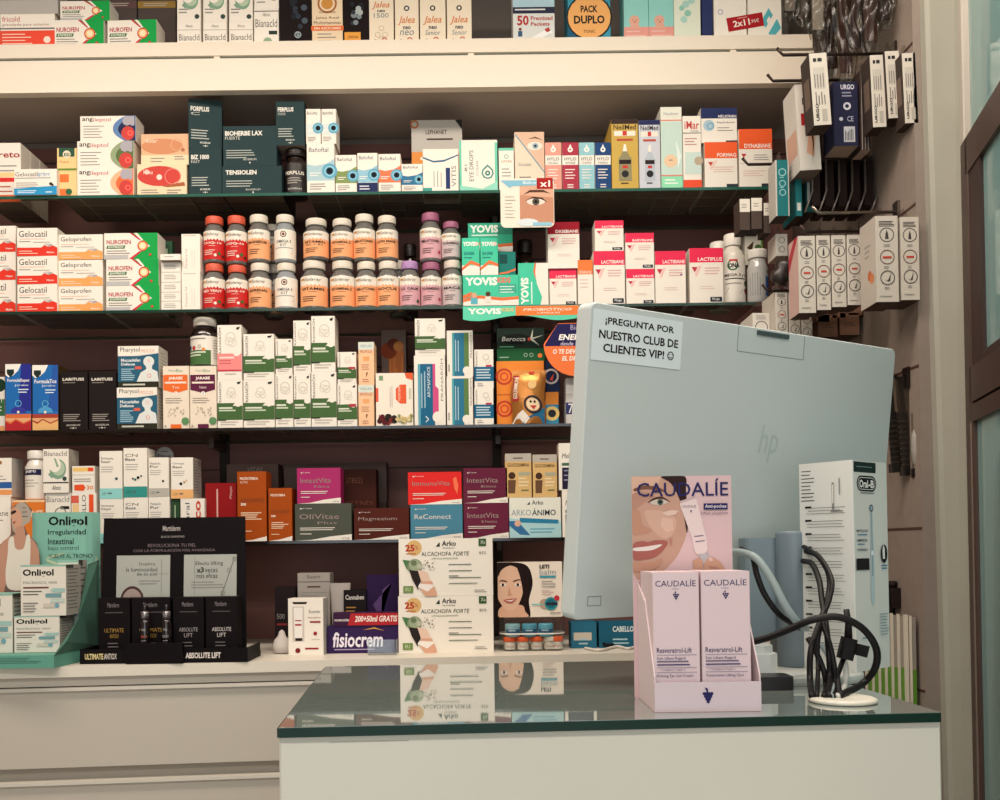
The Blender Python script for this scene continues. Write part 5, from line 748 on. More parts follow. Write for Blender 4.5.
# clear canister of jars
can = empty('clear_canister', (W(533, 650, 2.21).x, 2.24, Z5)); tag(can, 'clear round ended tub holding lip balm jars under the portrait box', 'container')
hwid = (W(566, 650, 2.21).x-W(500, 650, 2.21).x)/2; hgt = root.location.z-Z5-.0004
def stad(mb, hw, hd, z0, z1, m, inner=0):
    n = 12; o = []
    for s_, a0 in ((1, -90), (-1, 90)):
        for q in range(n+1): a_ = math.radians(a0+180*q/n); o.append((s_*(hw-hd)+hd*math.cos(a_), hd*math.sin(a_)))
    k = len(o); mb.add([(x, y, z0) for x, y in o]+[(x, y, z1) for x, y in o], [(i, (i+1) % k, k+(i+1) % k, k+i) for i in range(k)], m, True); return o, k
mb = MB(); stad(mb, hwid, .035, .002, hgt-.002, CLEAR); mb.build('wall', parent=can)
mb = MB(); mb.box(-hwid+.01, -.03, 0, hwid-.01, .03, .002, CLEAR); mb.build('base', parent=can)
mb = MB(); mb.box(-hwid+.01, -.03, hgt-.002, hwid-.01, .03, hgt, CLEAR); mb.build('lid', parent=can)
mb = MB(); stad(mb, hwid+.0006, .0356, hgt*.50, hgt*.54, M('E8E4DC', .3)); mb.build('white_band', parent=can)
jz = .0025+Z5
for i, (px, kind) in enumerate(((510, 'b'), (523, 'b'), (537, 'b'), (550, 'w'), (561, 's'))):
    x = W(px, 640, 2.215).x; wl = ['first', 'second', 'third', 'fourth', 'last'][i]
    x = max(can.location.x-hwid+.019, min(can.location.x+hwid-.019, x))
    j = empty('balm_jar', (x, 2.228, jz)); tag(j, f"small jar with {'a white' if kind=='w' else 'an orange'} lid, {wl} from the left in the clear tub", 'jar', 'balm jars in the clear tub')
    c_ = 'E0D8CC' if kind == 'w' else 'E85A22'
    m = MB(); m.lathe([(.0125, 0), (.0135, .002), (.0135, .018)], M('C8BCB0', .3), 20); emit(m, [R(.1, .1, .9, .8, 'D8D0C8'), T('Neutra' if kind != 's' else 'IIIII', .2, .3, .8, .6, 'A03A30')], lambda u, v, o: ((.0136+o)*math.sin((u/.03-.5)*2), -(.0136+o)*math.cos((u/.03-.5)*2), v), .03, .017, 8); m.build('body', parent=j)
    m = MB(); m.lathe([(.0142, .018), (.0145, .020), (.0145, .027), (.0135, .0285)], M(c_, .35), 20); m.build('lid', parent=j)
for i, px in enumerate((513, 530, 546)):
    x = W(px, 640, 2.215).x; m = MB(); m.lathe([(.015, 0), (.017, .003), (.017, .026), (.0155, .029)], M(['8AB4C0', '4E98B4', '5AA4BC'][i], .3), 22); emit(m, [R(0, .3, 1, .65, '2A5A80'), L(.2, .5, .8, 1, .1, .1, 'C8DCE4')], lambda u, v, o: ((.0172+o)*math.sin((u/.03-.5)*2), -(.0172+o)*math.cos((u/.03-.5)*2), v), .03, .026, 8)
    tag(m.build('balm_tin', loc=(x, 2.226, jz+.0288)), f"blue tin on the orange lidded jars, {['left', 'centre', 'right'][i]} one in the tub", 'tin')
# blue hair product boxes + white cable seen under the computer
for i, (a, b, c) in enumerate(((571, 597, '2A6A84'), (599, 645, '1E5C74'))):
    bot(a, 622, b, 645, 'hair_product_carton', ['petrol blue box with a cream panel, under the computer corner', 'petrol blue box lettered cabello, under the computer'][i], base=c, d=2.26, front=[R(.1, .3, .8, .6, 'C8C0B0') if i == 0 else T('CABELLO', .3, .62, .76, .84, 'E0E8E8', bold=.04), L(.3, .3, .7, 2, .15, .06, 'A8C8D0')])
def curve_obj(name, pts, r, m, label, cat, k=12, n=10):
    mb = MB(); mb.tube(spline(pts, k), r, m, n); o = mb.build(name)
    if label: tag(o, label, cat)
    return o
q = lambda px, py, d: W(px, py, d)
cz = Z5+.0035
g5 = lambda px, py: G(px, py, cz)
curve_obj('power_cable', [g5(585, 648), g5(600, 650), g5(617, 646.5), g5(628, 648.5), g5(640, 646), g5(660, 647)], .003, M('D8D0C8', .5), 'white cable lying on the bottom shelf under the computer', 'cable')
curve_obj('power_cable', [g5(592, 643)+Vector((0, 0, .03)), g5(597, 644)+Vector((0, 0, .012)), g5(608, 647)+Vector((0, 0, .004)), g5(622, 644)+Vector((0, 0, .006)), g5(640, 644)+Vector((0, 0, .004)), g5(665, 645)], .0035, M('1A1416', .5), 'black cable drooping onto the bottom shelf under the computer', 'cable')
# ---------------- skincare display in black
BKD = '0D0709'
fd = edge_y(-.66)+.015; a = W(79.5, 660, fd); b = W(247.5, 655, fd); dw = b.x-a.x; dcx = (a.x+b.x)/2; dy = edge_y(dcx)+.015
root = empty('skincare_display', (dcx, dy, Z5)); tag(root, 'tall black skincare counter display with two grey picture panels', 'display stand')
hB = W(165, 517, dy+.10).z-Z5; s_ = (dy+.11)/dy
mb = MB(); mb.box(-dw/2, 0, 0, dw/2, .125, .012, BKD); mb.box(-dw/2, 0, .012, dw/2, .002, .03, BKD); mb.box(-dw/2, .002, .012, -dw/2+.002, .12, .03, BKD); mb.box(dw/2-.002, .002, .012, dw/2, .12, .03, BKD)
emit(mb, [T('ULTIMATE', .03, .3, .14, .7, 'D8C890', bold=.05), T('ANTIOX', .145, .3, .22, .7, 'E8E0D8'), T('ABSOLUTE LIFT', .63, .3, .84, .7, 'E8E0D8', bold=.05)], lambda u, v, o: (-dw/2+u, -o, v), dw, .03)
mb.build('tray', parent=root)
mb = MB(); bw = dw*.92; TB = Matrix.Translation((-.012, .102, .012)) @ Matrix.Rotation(math.radians(-4), 4, 'X'); hb = hB-.012
mb.prism([(-bw/2, 0), (bw/2, 0), (bw/2*.97, hb), (-bw/2*.97, hb)], 0, .003, BKD, T=TB)
fb = lambda u, v, o: tuple(TB @ Vector((-bw/2+u, -o, v)))
emit(mb, [T('Martiderm', .42, .9, .54, .94, 'B8B0AC', bold=.02), T('BLACK DIAMOND', .41, .85, .57, .865, 'A8A0A0'), T('REVOLUCIONA TU PIEL', .32, .78, .65, .805, '7A6A70'), T('CON LA FORMULACIÓN MÁS AVANZADA', .22, .745, .78, .77, '7A6A70')], fb, bw, hb)
mb.build('back_board', parent=root)
for (x0, x1, els) in ((.11, .475, [T('Duplica', .42, .76, .72, .84, '4A4A4A'), T('la luminosidad', .18, .64, .76, .73, '4A4A4A'), T('de tu piel', .38, .53, .76, .62, '4A4A4A'), L(.42, .42, .86, 2, .06, .02), R(.78, .58, .97, .585, '5A5A5A'), R(.84, .1, .845, .9, '6A6A6A'), P(ell(.3, 0, .22, .32, 18, 0, 180), '4A3430'), P(ell(.3, 0, .18, .26, 18, 0, 180), 'A08E88')]), (.57, .93, [T('Efecto lifting', .22, .74, .74, .85, '3A3A3A'), T('x3', .24, .6, .38, .72, '2A2A2A', bold=.05), T('veces', .4, .6, .64, .68, '3A3A3A'), T('más eficaz', .24, .48, .64, .58, '3A3A3A'), L(.14, .38, .8, 3, .06, .02), R(.2, .1, .205, .95, '6A6A6A'), P([(.7, .05), (.96, .95), (.97, .94), (.715, .05)], '6A6A64'), E(.96, .9, .05, '8A8A86', ring=.3), E(.86, .65, .05, '8A8A86', ring=.3), E(.74, .15, .05, '8A8A86', ring=.3)])):
    m = MB(); y0, y1 = .385, .72; pw_ = (x1-x0)*bw; phh = (y1-y0)*hb
    m.prism([(x0*bw-bw/2, y0*hb), (x1*bw-bw/2, y0*hb), (x1*bw-bw/2, y1*hb), (x0*bw-bw/2, y1*hb)], -.0018, -.0003, 'A9ACA4', T=TB)
    emit(m, els, lambda u, v, o: tuple(TB @ Vector((-bw/2+x0*bw+u, -.0018-o, y0*hb+v))), pw_, phh)
    pnl = m.build('picture_panel', parent=root)
mb = MB(); fw = W(180, 640, dy).x-W(124, 640, dy).x; mb.box(-fw/2, -.014, 0, fw/2, -.001, .042, BKD); mb.build('front_block', parent=root).location.x = -.015
bh = hb*.41
for i, (u0, u1, c) in enumerate(((.02, .235, 'B08A3A'), (.24, .5, 'B08A3A'), (.51, .72, 'A8A0A0'), (.725, .94, 'D8D0CC'))):
    w_ = (u1-u0)*dw*.93; x = -dw/2*.93+((u0+u1)/2)*dw*.93
    o = carton_mesh(w_-.002, bh, .045, '120B0D', front=[T('Martiderm', .3, .84, .66, .92, '8A8284'), R(.22, .74, .78, .755, '5A5254'), T('ULTIMATE' if i < 2 else 'ABSOLUTE', .2, .4, .8, .47, c), T('ANTIOX' if i < 2 else 'LIFT', .36, .3, .64, .37, c), L(.3, .2, .7, 2, .06, .015, '7A7274')]).build('serum_carton', loc=(dcx+x, dy+.05, Z5+.0125))
    tag(o, ['black serum box with gold title, leftmost in the black display', 'black serum box with gold title, second in the black display', 'black serum box with grey title, third in the black display', 'black serum box with white title, rightmost in the black display'][i], BX, 'serum boxes in the black display')
for i, px in enumerate((145.5, 167)):
    x = W(px, 640, dy+.03).x; v0 = empty('serum_vial', (x, dy+.028, Z5+.0125)); tag(v0, f"slim black serum bottle with silver neck, {['left', 'right'][i]} one before the black boxes", 'bottle')
    m = MB(); m.lathe([(.009, 0), (.0105, .002), (.0105, .07), (.008, .076)], M('1A1012', .2, coat=.5), 20); emit(m, [T('MD', .3, .75, .7, .82, 'B8B0B0'), T('SERUM', .2, .55, .8, .62, ['C8604A', 'B8B0B0'][i]), L(.25, .45, .75, 5, .07, .02, '9A9294')], lambda u, v, o: ((.0107+o)*math.sin((u/.02-.5)*2), -(.0107+o)*math.cos((u/.02-.5)*2), v), .02, .07, 6); m.build('body', parent=v0)
    m = MB(); m.lathe([(.0085, .0762), (.0085, .092), (.0075, .093)], M('A8A2A4', .25, metal=.8), 20); m.lathe([(.005, .093), (.006, .097), (.005, .105), (.002, .108)], M('140E10', .3), 16); m.build('dropper_cap', parent=v0)
# ---------------- laxative display with woman photo
tl = G(-10, 666, SZ[5]); tr = G(52, 667, SZ[5]); oy = edge_y(-1.0)-.012
OC = '5E9C8A'
xL = W(-12, 660, oy).x; xR = W(54, 660, oy).x; xB = W(99, 600, oy+.2).x
root = empty('pharmacy_display', (xL, oy, Z5)); tag(root, 'mint green cardboard display with a photo of a woman in a white top', 'display stand')
mb = MB(); mb.add([(0, 0, 0), (xR-xL, 0, 0), (xB-xL, .2, 0), (-.12, .2, 0), (0, 0, .026), (xR-xL, 0, .026), (xB-xL, .2, .026), (-.12, .2, .026)], [(0, 1, 5, 4), (1, 2, 6, 5), (2, 3, 7, 6), (3, 2, 1, 0), (4, 5, 6, 7)], OC)
emit(mb, [L(.1, .75, .8, 4, .12, .04, '3A5A4E')], lambda u, v, o: (u, -o, v), xR-xL, .026); mb.build('tray', parent=root)
mb = MB(); hs = W(100, 560, oy+.2).z-Z5
n_ = Vector((.2, -(xB-xR), 0)).normalized()*.0012
pp = [(xR-xL, 0, .026), (xB-xL, .2, .026), (xB-xL, .2, hs), (xB-xL-.012, .17, hs*.96), ((xR+xB)/2-xL, .1, hs*.42), (xR-xL+.01, .035, .05)]
mb.add([Vector(p)+n_ for p in pp]+[Vector(p) for p in pp], [(0, 1, 2, 3, 4, 5), (11, 10, 9, 8, 7, 6)]+[(i, (i+1) % 6, 6+(i+1) % 6, 6+i) for i in range(6)], '4A6E60'); mb.build('side_wing', parent=root)  # mint darkened to olive, shade inside the display painted into the wing
by = oy+.175; x0 = W(30, 560, by).x; x1 = W(93, 560, by).x; zt = W(64, 512, by).z-Z5
mb = MB(); NS = 12; Lw = x1-x0
bend = lambda s: (x0-xL+s, (by-oy)+.012-.00*s+(max(0, s-Lw*.72)/(Lw*.28))**2*.03 if s > Lw*.72 else (by-oy)+.012)
vs = []
for i in range(NS+1):
    s = Lw*i/NS; p = bend(s); vs += [(p[0], p[1], .02), (p[0], p[1], zt), (p[0], p[1]+.002, .02), (p[0], p[1]+.002, zt)]
fs = []
for i in range(NS): b_ = i*4; fs += [(b_, b_+4, b_+5, b_+1), (b_+2, b_+3, b_+7, b_+6), (b_+1, b_+5, b_+7, b_+3)]
mb.add(vs, fs, '7DB2A2')
emit(mb, [T('Onligol', .26, .885, .86, .97, '15100F', bold=.05), T('Irregularidad', .25, .825, .84, .875, '1E2A28', bold=.02), T('Intestinal', .25, .765, .66, .81, '1E2A28', bold=.02), T('bajo control', .25, .715, .74, .755, '3A5A54'), P(ell(.6, .655, .38, .048), 'B8C8A4'), T('VUELVE AL TRONO', .26, .665, .92, .695, '2A3A34'), T('DÍA A DÍA', .42, .625, .76, .65, '2A3A34')], lambda u, v, o: (bend(u)[0], bend(u)[1]-o, .02+v), Lw, zt-.02, seg=8)
mb.build('header_board', parent=root)
# cut out photo
wx0 = W(-16, 600, by-.01).x; wx1 = W(41, 600, by-.01).x; wz = W(20, 502, by-.01).z-Z5; wW = wx1-wx0; SK = 'B98A74'
mb = MB(); body = [(0, 0), (1, 0), (1, .3), (.96, .62), (.9, .72), (.74, .78), (.68, .84), (.8, .88), (.82, .95), (.7, 1), (.52, .98), (.46, .88), (.5, .8), (.42, .76), (.24, .7), (.12, .55), (0, .4)]
yo = by-oy-.004
mb.prism([(wx0-xL+u*wW, .028+v*(wz-.028)) for u, v in body], yo, yo+.002, '6A5A54')
emit(mb, [SP([(.5, .8), (.48, .92), (.58, .99), (.72, .99), (.82, .92), (.78, .86), (.7, .84), (.66, .78)], 'A89C90'), SP([(.5, .85), (.46, .92), (.5, .96), (.6, .95), (.66, .88), (.62, .82), (.54, .81)], 'C9987E'), SP([(.47, .915), (.55, .93), (.54, .945), (.47, .935)], '3A2A28'), SP([(.49, .86), (.54, .87), (.52, .85)], 'A83C38'), SP([(.54, .82), (.68, .83), (.7, .76), (.56, .75)], SK), SP([(.3, .72), (.5, .77), (.72, .77), (.9, .71), (.96, .6), (.92, .4), (.8, .34), (.7, .45), (.4, .45), (.3, .36), (.14, .44), (.16, .6)], SK),
          SP([(.42, .74), (.5, .76), (.54, .68), (.68, .68), (.74, .77), (.8, .74), (.78, .5), (.72, .4), (.42, .4), (.36, .5), (.4, .64)], 'DAD3C6'), SP([(.14, .45), (.3, .38), (.62, .3), (.6, .24), (.3, .28), (.12, .36)], 'B08270'), SP([(.92, .45), (.8, .36), (.5, .26), (.5, .2), (.8, .26), (.97, .34)], 'BA8C78'), SP([(.3, .28), (.6, .28), (.66, .12), (.6, .0), (.3, 0), (.26, .14)], '8A6656'), SP([(.6, .24), (.8, .26), (.84, 0), (.62, 0)], '7E5A4C'), L(.66, .96, .76, 3, .03, .004, '6A6058'), L(.5, .2, .62, 3, .03, .006, 'C79E8A')], lambda u, v, o: (wx0-xL+u, yo-o, .028+v), wW, wz-.028)
mb.build('woman_photo', parent=root)
sx = [R(0, 0, 1, 1, 'A8A69E'), L(.1, .9, .9, 12, .07, .02, '6A6864'), R(0, .93, .5, 1, '4A4A46')]
zt0 = Z5+.0268
def onl(x0, x1, y0, y1, d, label, zb=None, yaw=0, t=.075):
    o = Bx(x0, y0, x1, y1, 5, 'laxative_carton', label, BX, front=d_onl(), right=sx, base='DDD8CC', d=d, t=t, zb=zb, top=[R(0, 0, 1, 1, '8CC4B4')], yaw=yaw); return o.location.z+(W((x0+x1)/2, y0, d).z-o.location.z)+.0004
zA = onl(14, 60, 616, 662, oy+.05, 'white and mint printed box, lower one standing in the mint display tray', zt0)
onl(20.5, 66.5, 565, 616, oy+.05, 'white and mint printed box resting on another in the mint display', zA)
onl(-32, 13, 594, 662, oy+.05, 'white and mint printed box cut by the left frame edge in the display', zt0)
onl(58, 79, 560, 612, oy+.128, 'white and mint printed box at the back right of the mint display', zt0, yaw=0, t=.045)
# ============================================================ COMPUTER ON THE COUNTER
CZ = 1.1002
dL, dR = 1.25, 1.585
pTL = W(591, 300.5, dL); pTR = W(896, 350, dR)
ux = Vector((pTR.x-pTL.x, dR-dL, 0)); WM = ux.length; ux.normalize()
ny = Vector((ux.y, -ux.x, 0))           # towards the camera side (back of the computer)
HM = .405; TILT = .045/.4
uz = (Vector((0, 0, 1))*math.cos(TILT)+ny*math.sin(TILT)).normalized(); nn = ux.cross(uz).normalized()
if nn.dot(ny) < 0: nn = -nn
ztop = (pTL.z+pTR.z)/2
O = Vector((pTL.x, dL, ztop))-uz*HM     # lower left corner of the back face
MMW = Matrix(((ux.x, nn.x*-1, uz.x, O.x), (ux.y, nn.y*-1, uz.y, O.y), (ux.z, nn.z*-1, uz.z, O.z), (0, 0, 0, 1)))   # local y runs away from the viewer
MON = 'CED6D4'
root = empty('computer_monitor', (0, 0, 0)); root.matrix_world = MMW; tag(root, 'large pale grey all in one computer seen from behind, tilted back on the counter', 'computer')
mb = MB(); TH = .028
out = rrect(WM, HM, .009, 6); inn = [(x*(1-.004)+WM*.002, z*(1-.006)+HM*.003) for x, z in out]; k = len(out)
rings = [(inn, 0), (out, .002), (out, TH-.003), (inn, TH)]; vs = []
for o_, y in rings: vs += [(x, y, z) for x, z in o_]
fs = [(r*k+i, r*k+(i+1) % k, (r+1)*k+(i+1) % k, (r+1)*k+i) for r in range(3) for i in range(k)]+[tuple(range(k-1, -1, -1)), tuple(3*k+i for i in range(k))]
mb.add(vs, fs, M(MON, .42, spec=.5, bump=.05, scale=300))
mb.build('housing', parent=root)
m = MB(); m.box(.012, TH, .05, WM-.012, TH+.0015, HM-.012, M('101214', .15)); m.build('screen', parent=root)
# pop-up camera block, outlined
cx0, cx1 = .452*WM, .70*WM
cm = MB(); LN = M('6E8280', .6); LL = M('9EB4B0', .5)
def mline(mb, x0, z0, x1, z1, t=.0008, m=LN): mb.box(min(x0, x1)-t/2, -.0004, min(z0, z1)-t/2, max(x0, x1)+t/2, .0001, max(z0, z1)+t/2, m)
def MU(px, py):   # pixel on the back face -> local x,z
    r = ray(px, py); o = Vector((0, 0, CAMZ)); t_ = (O-o).dot(nn)/r.dot(nn); p = o+r*t_-O; return p.dot(ux), p.dot(uz)
q0 = MU(737, 352); q1 = MU(803, 360)
mline(cm, q0[0], q1[1], q0[0], HM-.002); mline(cm, q1[0], q1[1], q1[0], HM-.002); mline(cm, q0[0], q1[1], q1[0], q1[1])
cm.build('camera_block', parent=root)
q2 = MU(757, 330); q3 = MU(788, 334); m = MB(); m.box(q2[0], -.003, HM-.010, q3[0], .004, HM-.004, M('4A5858', .5)); m.build('latch', parent=root)
q4 = MU(594, 607); q5 = MU(607, 615)
# round emblem
ec = MU(768, 444); er = .036
m = MB(); n = 40
def ring(mb, cx, cz, r0, r1, mt, y=-.0005):
    mb.add([(cx+r0*math.cos(2*math.pi*i/n), y, cz+r0*math.sin(2*math.pi*i/n)) for i in range(n)]+[(cx+r1*math.cos(2*math.pi*i/n), y, cz+r1*math.sin(2*math.pi*i/n)) for i in range(n)], [(i, (i+1) % n, n+(i+1) % n, n+i) for i in range(n)], mt)
GL2 = M('D8E2DE', .25, spec=.8)
ring(m, *ec, er*.965, er, GL2)
tv, tf = text_mesh('hp', .25, 0); GL2 = M('BAC6C2', .3, spec=.8)
m.add([(ec[0]+(u-.5)*er*1.15, -.0006, ec[1]+(v-.5)*er*1.5) for u, v in tv], tf, GL2)
m.build('round_emblem', parent=root)
# power button outline low at the left
z_, x_ = .018, .022
m = MB()
for a_ in ((x_, z_, x_+.022, z_), (x_, z_+.012, x_+.022, z_+.012), (x_, z_, x_, z_+.012), (x_+.022, z_, x_+.022, z_+.012)): mline(m, *a_)
m.build('push_button', parent=root)
# paper notice
s0 = MU(589, 355); s1 = MU(681, 367); s2 = MU(591, 308)
pw, ph = MU(680, 362)[0]-MU(590.5, 355)[0], MU(591, 308)[1]-MU(590, 359.5)[1]
mb = MB(); mb.box(0, -.0006, 0, pw, -.0001, ph, M('E8F2F4', .55))
BKT = '231A1C'
emit(mb, [T('¡PREGUNTA POR', .13, .70, .90, .87, BKT, bold=.04), T('NUESTRO CLUB DE', .07, .44, .955, .61, BKT, bold=.04), T('CLIENTES VIP!', .12, .18, .80, .35, BKT, bold=.04), E(.875, .265, .09, BKT, ring=.22), E(.858, .29, .013, BKT), E(.892, .29, .013, BKT), P([(.845, .25), (.86, .225), (.875, .218), (.89, .225), (.905, .25), (.89, .238), (.875, .234), (.86, .238)], BKT)], lambda u, v, o: (u, -.0006-o, v), pw, ph)
pm = mb.build('paper_notice'); pm.matrix_world = MMW @ Matrix.Translation((MU(590.5, 355)[0], -.0006, MU(590, 359.5)[1]))
tag(pm, 'white paper notice in Spanish stuck on the upper left of the computer back', 'notice')
# stand
bx = W(795, 600, 1.36); cxs, dys = bx.x, 1.375
st = empty('stand', (0, 0, 0)); bpy.data.objects.remove(st)
inv = MMW.inverted()
def pm_build(mb, name):
    o = mb.build(name); o.parent = root; o.matrix_parent_inverse = inv; return o
mb = MB(); n = 40
aa = math.atan2(ux.y, ux.x); TBs = Matrix.Translation((.385, 1.335, CZ)) @ Matrix.Rotation(aa*.0, 4, 'Z')
vs = []; 
for r_, z in ((.985, 0), (1, .004), (1, .009), (.985, .0115)):
    vs += [TBs @ Vector((.12*r_*math.copysign(abs(math.cos(2*math.pi*i/n))**.7, math.cos(2*math.pi*i/n)), .088*r_*math.copysign(abs(math.sin(2*math.pi*i/n))**.7, math.sin(2*math.pi*i/n)), z)) for i in range(n)]
mb.add(vs, [(r*n+i, r*n+(i+1) % n, (r+1)*n+(i+1) % n, (r+1)*n+i) for r in range(3) for i in range(n)]+[tuple(range(n-1, -1, -1)), tuple(3*n+i for i in range(n))], M('D3D6CF', .3))
pm_build(mb, 'stand_foot')
zt = W(790, 531, 1.36).z; mb = MB(); GS = M('74828A', .4, spec=.5)
mb.lathe([(.022, CZ+.0115), (.0235, CZ+.013), (.0235, zt-.004), (.0225, zt-.001), (.016, zt)], GS, 32, c=(cxs, dys-.012)); pm_build(mb, 'stand_column')
zc_ = W(790, 600, 1.36).z
mb = MB(); mb.box(cxs-.062, dys-.002, W(760, 640, 1.37).z, cxs-.012, dys+.04, W(760, 538, 1.37).z, M('7C8C94', .4), c=.004); pm_build(mb, 'hinge_block')
mb = MB(); mb.box(cxs-.01, dys-.012, CZ+.02, cxs+.04, dys+.075, zt-.03, M('5A666C', .45), c=.006); pm_build(mb, 'hinge_arm')
# white card terminal lying behind the stand, dark adapter
ba = G(752, 655, CZ+.02)
mb = MB(); mb.box(-.05, 0, 0, .028, .07, .024, M('D9DCD8', .35), c=.012); mb.box(-.046, .004, .024, .024, .066, .034, M('CDD2CE', .35), c=.014)
root2 = mb.build('card_reader', loc=(W(756, 655, 1.27).x, 1.262, CZ+.0145)); tag(root2, 'small white rounded device lying left of the grey computer column', 'device')
# the foot carries it
mb = MB(); mb.box(-.028, 0, 0, .022, .04, .016, M('1A1517', .4), c=.004); o = mb.build('power_adapter', loc=(W(770, 660, 1.24).x, 1.215, CZ)); tag(o, 'small black adapter block in front of the white rounded device', 'adapter')
# grommet
gp = G(842.5, 701.5, CZ); mb = MB()
mb.lathe([(.0355, 0), (.037, .001), (.037, .0035), (.034, .005), (.024, .0055), (.022, .0045), (.001, .004)], M('DEDACB', .4), 40); gm = mb.build('cable_grommet', loc=gp); gm.location.z = CZ; tag(gm, 'round cream cable grommet near the right front of the counter', 'grommet')
KB = M('120D0E', .5, spec=.3)
def cab_(pts, r, m, label, name='power_cable', n=10):
    return curve_obj(name, [W(*p) for p in pts], r, m, label, 'cable', 10, n)
gd = gp.y; gz = CZ+.006
def gpt(px, dd=0): v = W(px, 700, gd+dd); return v
def cable(pts, r, m, label, end=None, n=10):
    P_ = [W(*p) for p in pts]
    if end is not None: e = W(end-3, 700, gd); P_.append(Vector((e.x, gd, gz)))
    return curve_obj('power_cable', P_, r, m, label, 'cable', 10, n)
cable([(806, 551, 1.335), (818, 556, 1.30), (829, 575, 1.26), (828, 598, 1.23), (820, 622, 1.20), (811, 650, 1.185), (810, 680, 1.18)], .0037, KB, 'leftmost black cable rising from the cream grommet to the computer column', 815)
cable([(803, 561, 1.33), (812, 564, 1.29), (819, 580, 1.25), (822, 600, 1.225), (826, 625, 1.20), (829, 655, 1.19), (830, 680, 1.185)], .0037, KB, 'black cable right of the leftmost one, rising from the grommet', 832)
mb = MB(); cable([(752, 642, 1.20), (770, 637, 1.185), (790, 629, 1.17), (812, 620, 1.155), (838, 617, 1.15), (862, 628, 1.15), (876, 648, 1.155), (875, 668, 1.165), (862, 684, 1.175)], .0042, KB, 'thick black cable making a wide loop to the right before the toothbrush box', 842)
cable([(808, 638, 1.21), (816, 652, 1.2), (824, 672, 1.195), (826, 688, 1.19)], .0034, KB, 'short black cable bending down into the middle of the grommet', 827)
cable([(822, 622, 1.20), (829, 642, 1.19), (834, 665, 1.185), (835, 685, 1.18)], .0032, KB, 'thin dark cable standing at the centre of the grommet', 836)
cable([(812, 640, 1.23), (822, 646, 1.22), (830, 660, 1.21), (833, 680, 1.20)], .0034, M('8E9C9C', .5), 'pale grey cable curving down into the cream grommet', 834)
cable([(842, 655, 1.22), (846, 668, 1.215), (845, 685, 1.2)], .0034, M('C9C9C2', .5), 'whitish cable bent beside the black plug above the grommet', 841)
cable([(733, 552, 1.30), (745, 553, 1.27), (758, 560, 1.25), (772, 580, 1.24), (785, 605, 1.235), (797, 622, 1.24), (806, 628, 1.28)], .0048, M('9AA8A8', .45), 'thick light grey cable arching over the computer column')
cable([(741, 549, 1.29), (752, 556, 1.27), (757, 575, 1.255), (765, 595, 1.25), (780, 615, 1.25), (800, 628, 1.27)], .0038, KB, 'black cable passing under the thick grey cable arch')
cable([(800, 545, 1.36), (808, 549, 1.32), (822, 560, 1.27), (832, 580, 1.235), (830, 598, 1.22), (824, 615, 1.21), (818, 640, 1.2), (818, 670, 1.19)], .0028, KB, 'thin black cable crossing the others in front of the toothbrush box', 820)
# black plug
pc = W(848, 648, 1.205); mb = MB(); TP = Matrix.Translation(pc) @ Matrix.Rotation(.25, 4, 'Y')
mb.box(-.010, -.007, -.014, .008, .007, .012, KB, c=.003, T=TP); mb.box(.008, -.005, -.006, .024, .005, .008, KB, c=.002, T=TP); 
mb.tube([TP @ Vector((-.002, 0, .010)), TP @ Vector((-.006, 0, .028)), TP @ Vector((-.012, .002, .045))], .004, KB, 8, rr=[.005, .004, .0035])
mb.tube([TP @ Vector((-.002, 0, -.012)), TP @ Vector((-.005, .0, -.035)), Vector((W(840, 700, gd).x, gd, gz))], .0032, KB, 8)
tag(mb.build('power_plug'), 'black plug hanging sideways among the cables before the toothbrush box', 'plug')
# ============================================================ TOOTHBRUSH BOX
dc = 1.283; c0 = W(856.5, 671.5, dc); zt = W(852, 460, dc).z; zb = CZ+.0117; hh = zt-zb; a_ = math.radians(50); wl, wr = .078, .087
# local x along the left face (running right), y along the right face (running back)
mb = MB(); mb.box(-wl, 0, 0, 0, wr, hh, M('DCDDD6', .42), c=.0008)
mb.prism([(-wl+.001, hh), (-.001, hh), (-.001, hh+.0004)], .001, .0015, M('DCDDD6', .5))
lf = [LV(0, 0, 0, 0, .1, .1)]
lf = [L(.05, .96-.018*i, .3, 1, .1, .004, '3A3436') for i in range(9)]
lf += [R(.62, .77, .66, .9, '8A8A86'), R(.63, .8, .65, .89, WH), R(.75, .84, .77, .92, '8A8A86'), R(.6, .76, .82, .765, '6A6A68')]
for j in range(11):
    y = .78-.065*j; lf += [R(.12, y, .24, y+.010, '1E1A1C')]+[R(.14+.04*rnd(j*3+q), y-.014*q, .86-.1*rnd(j*5+q), y-.014*q+.0025, '6E6A68') for q in range(3)]
rf = [R(.06, .0, .2, .001, WH), R(.02, .945, .66, .995, '22302E'), L(.1, .97, .6, 1, .1, .004, '6A8A84')]
def rr2(x0, y0, x1, y1, asp, c):  # rounded rectangle in fractions
    ry = (y1-y0)/2; rx = ry*asp; return P([(x1-rx+rx*math.cos(math.radians(t)), y0+ry+ry*math.sin(math.radians(t))) for t in range(-90, 91, 15)]+[(x0+rx-rx*math.cos(math.radians(t)), y0+ry-ry*math.sin(math.radians(t))) for t in range(-90, 91, 15)], c)
asp = hh/wr
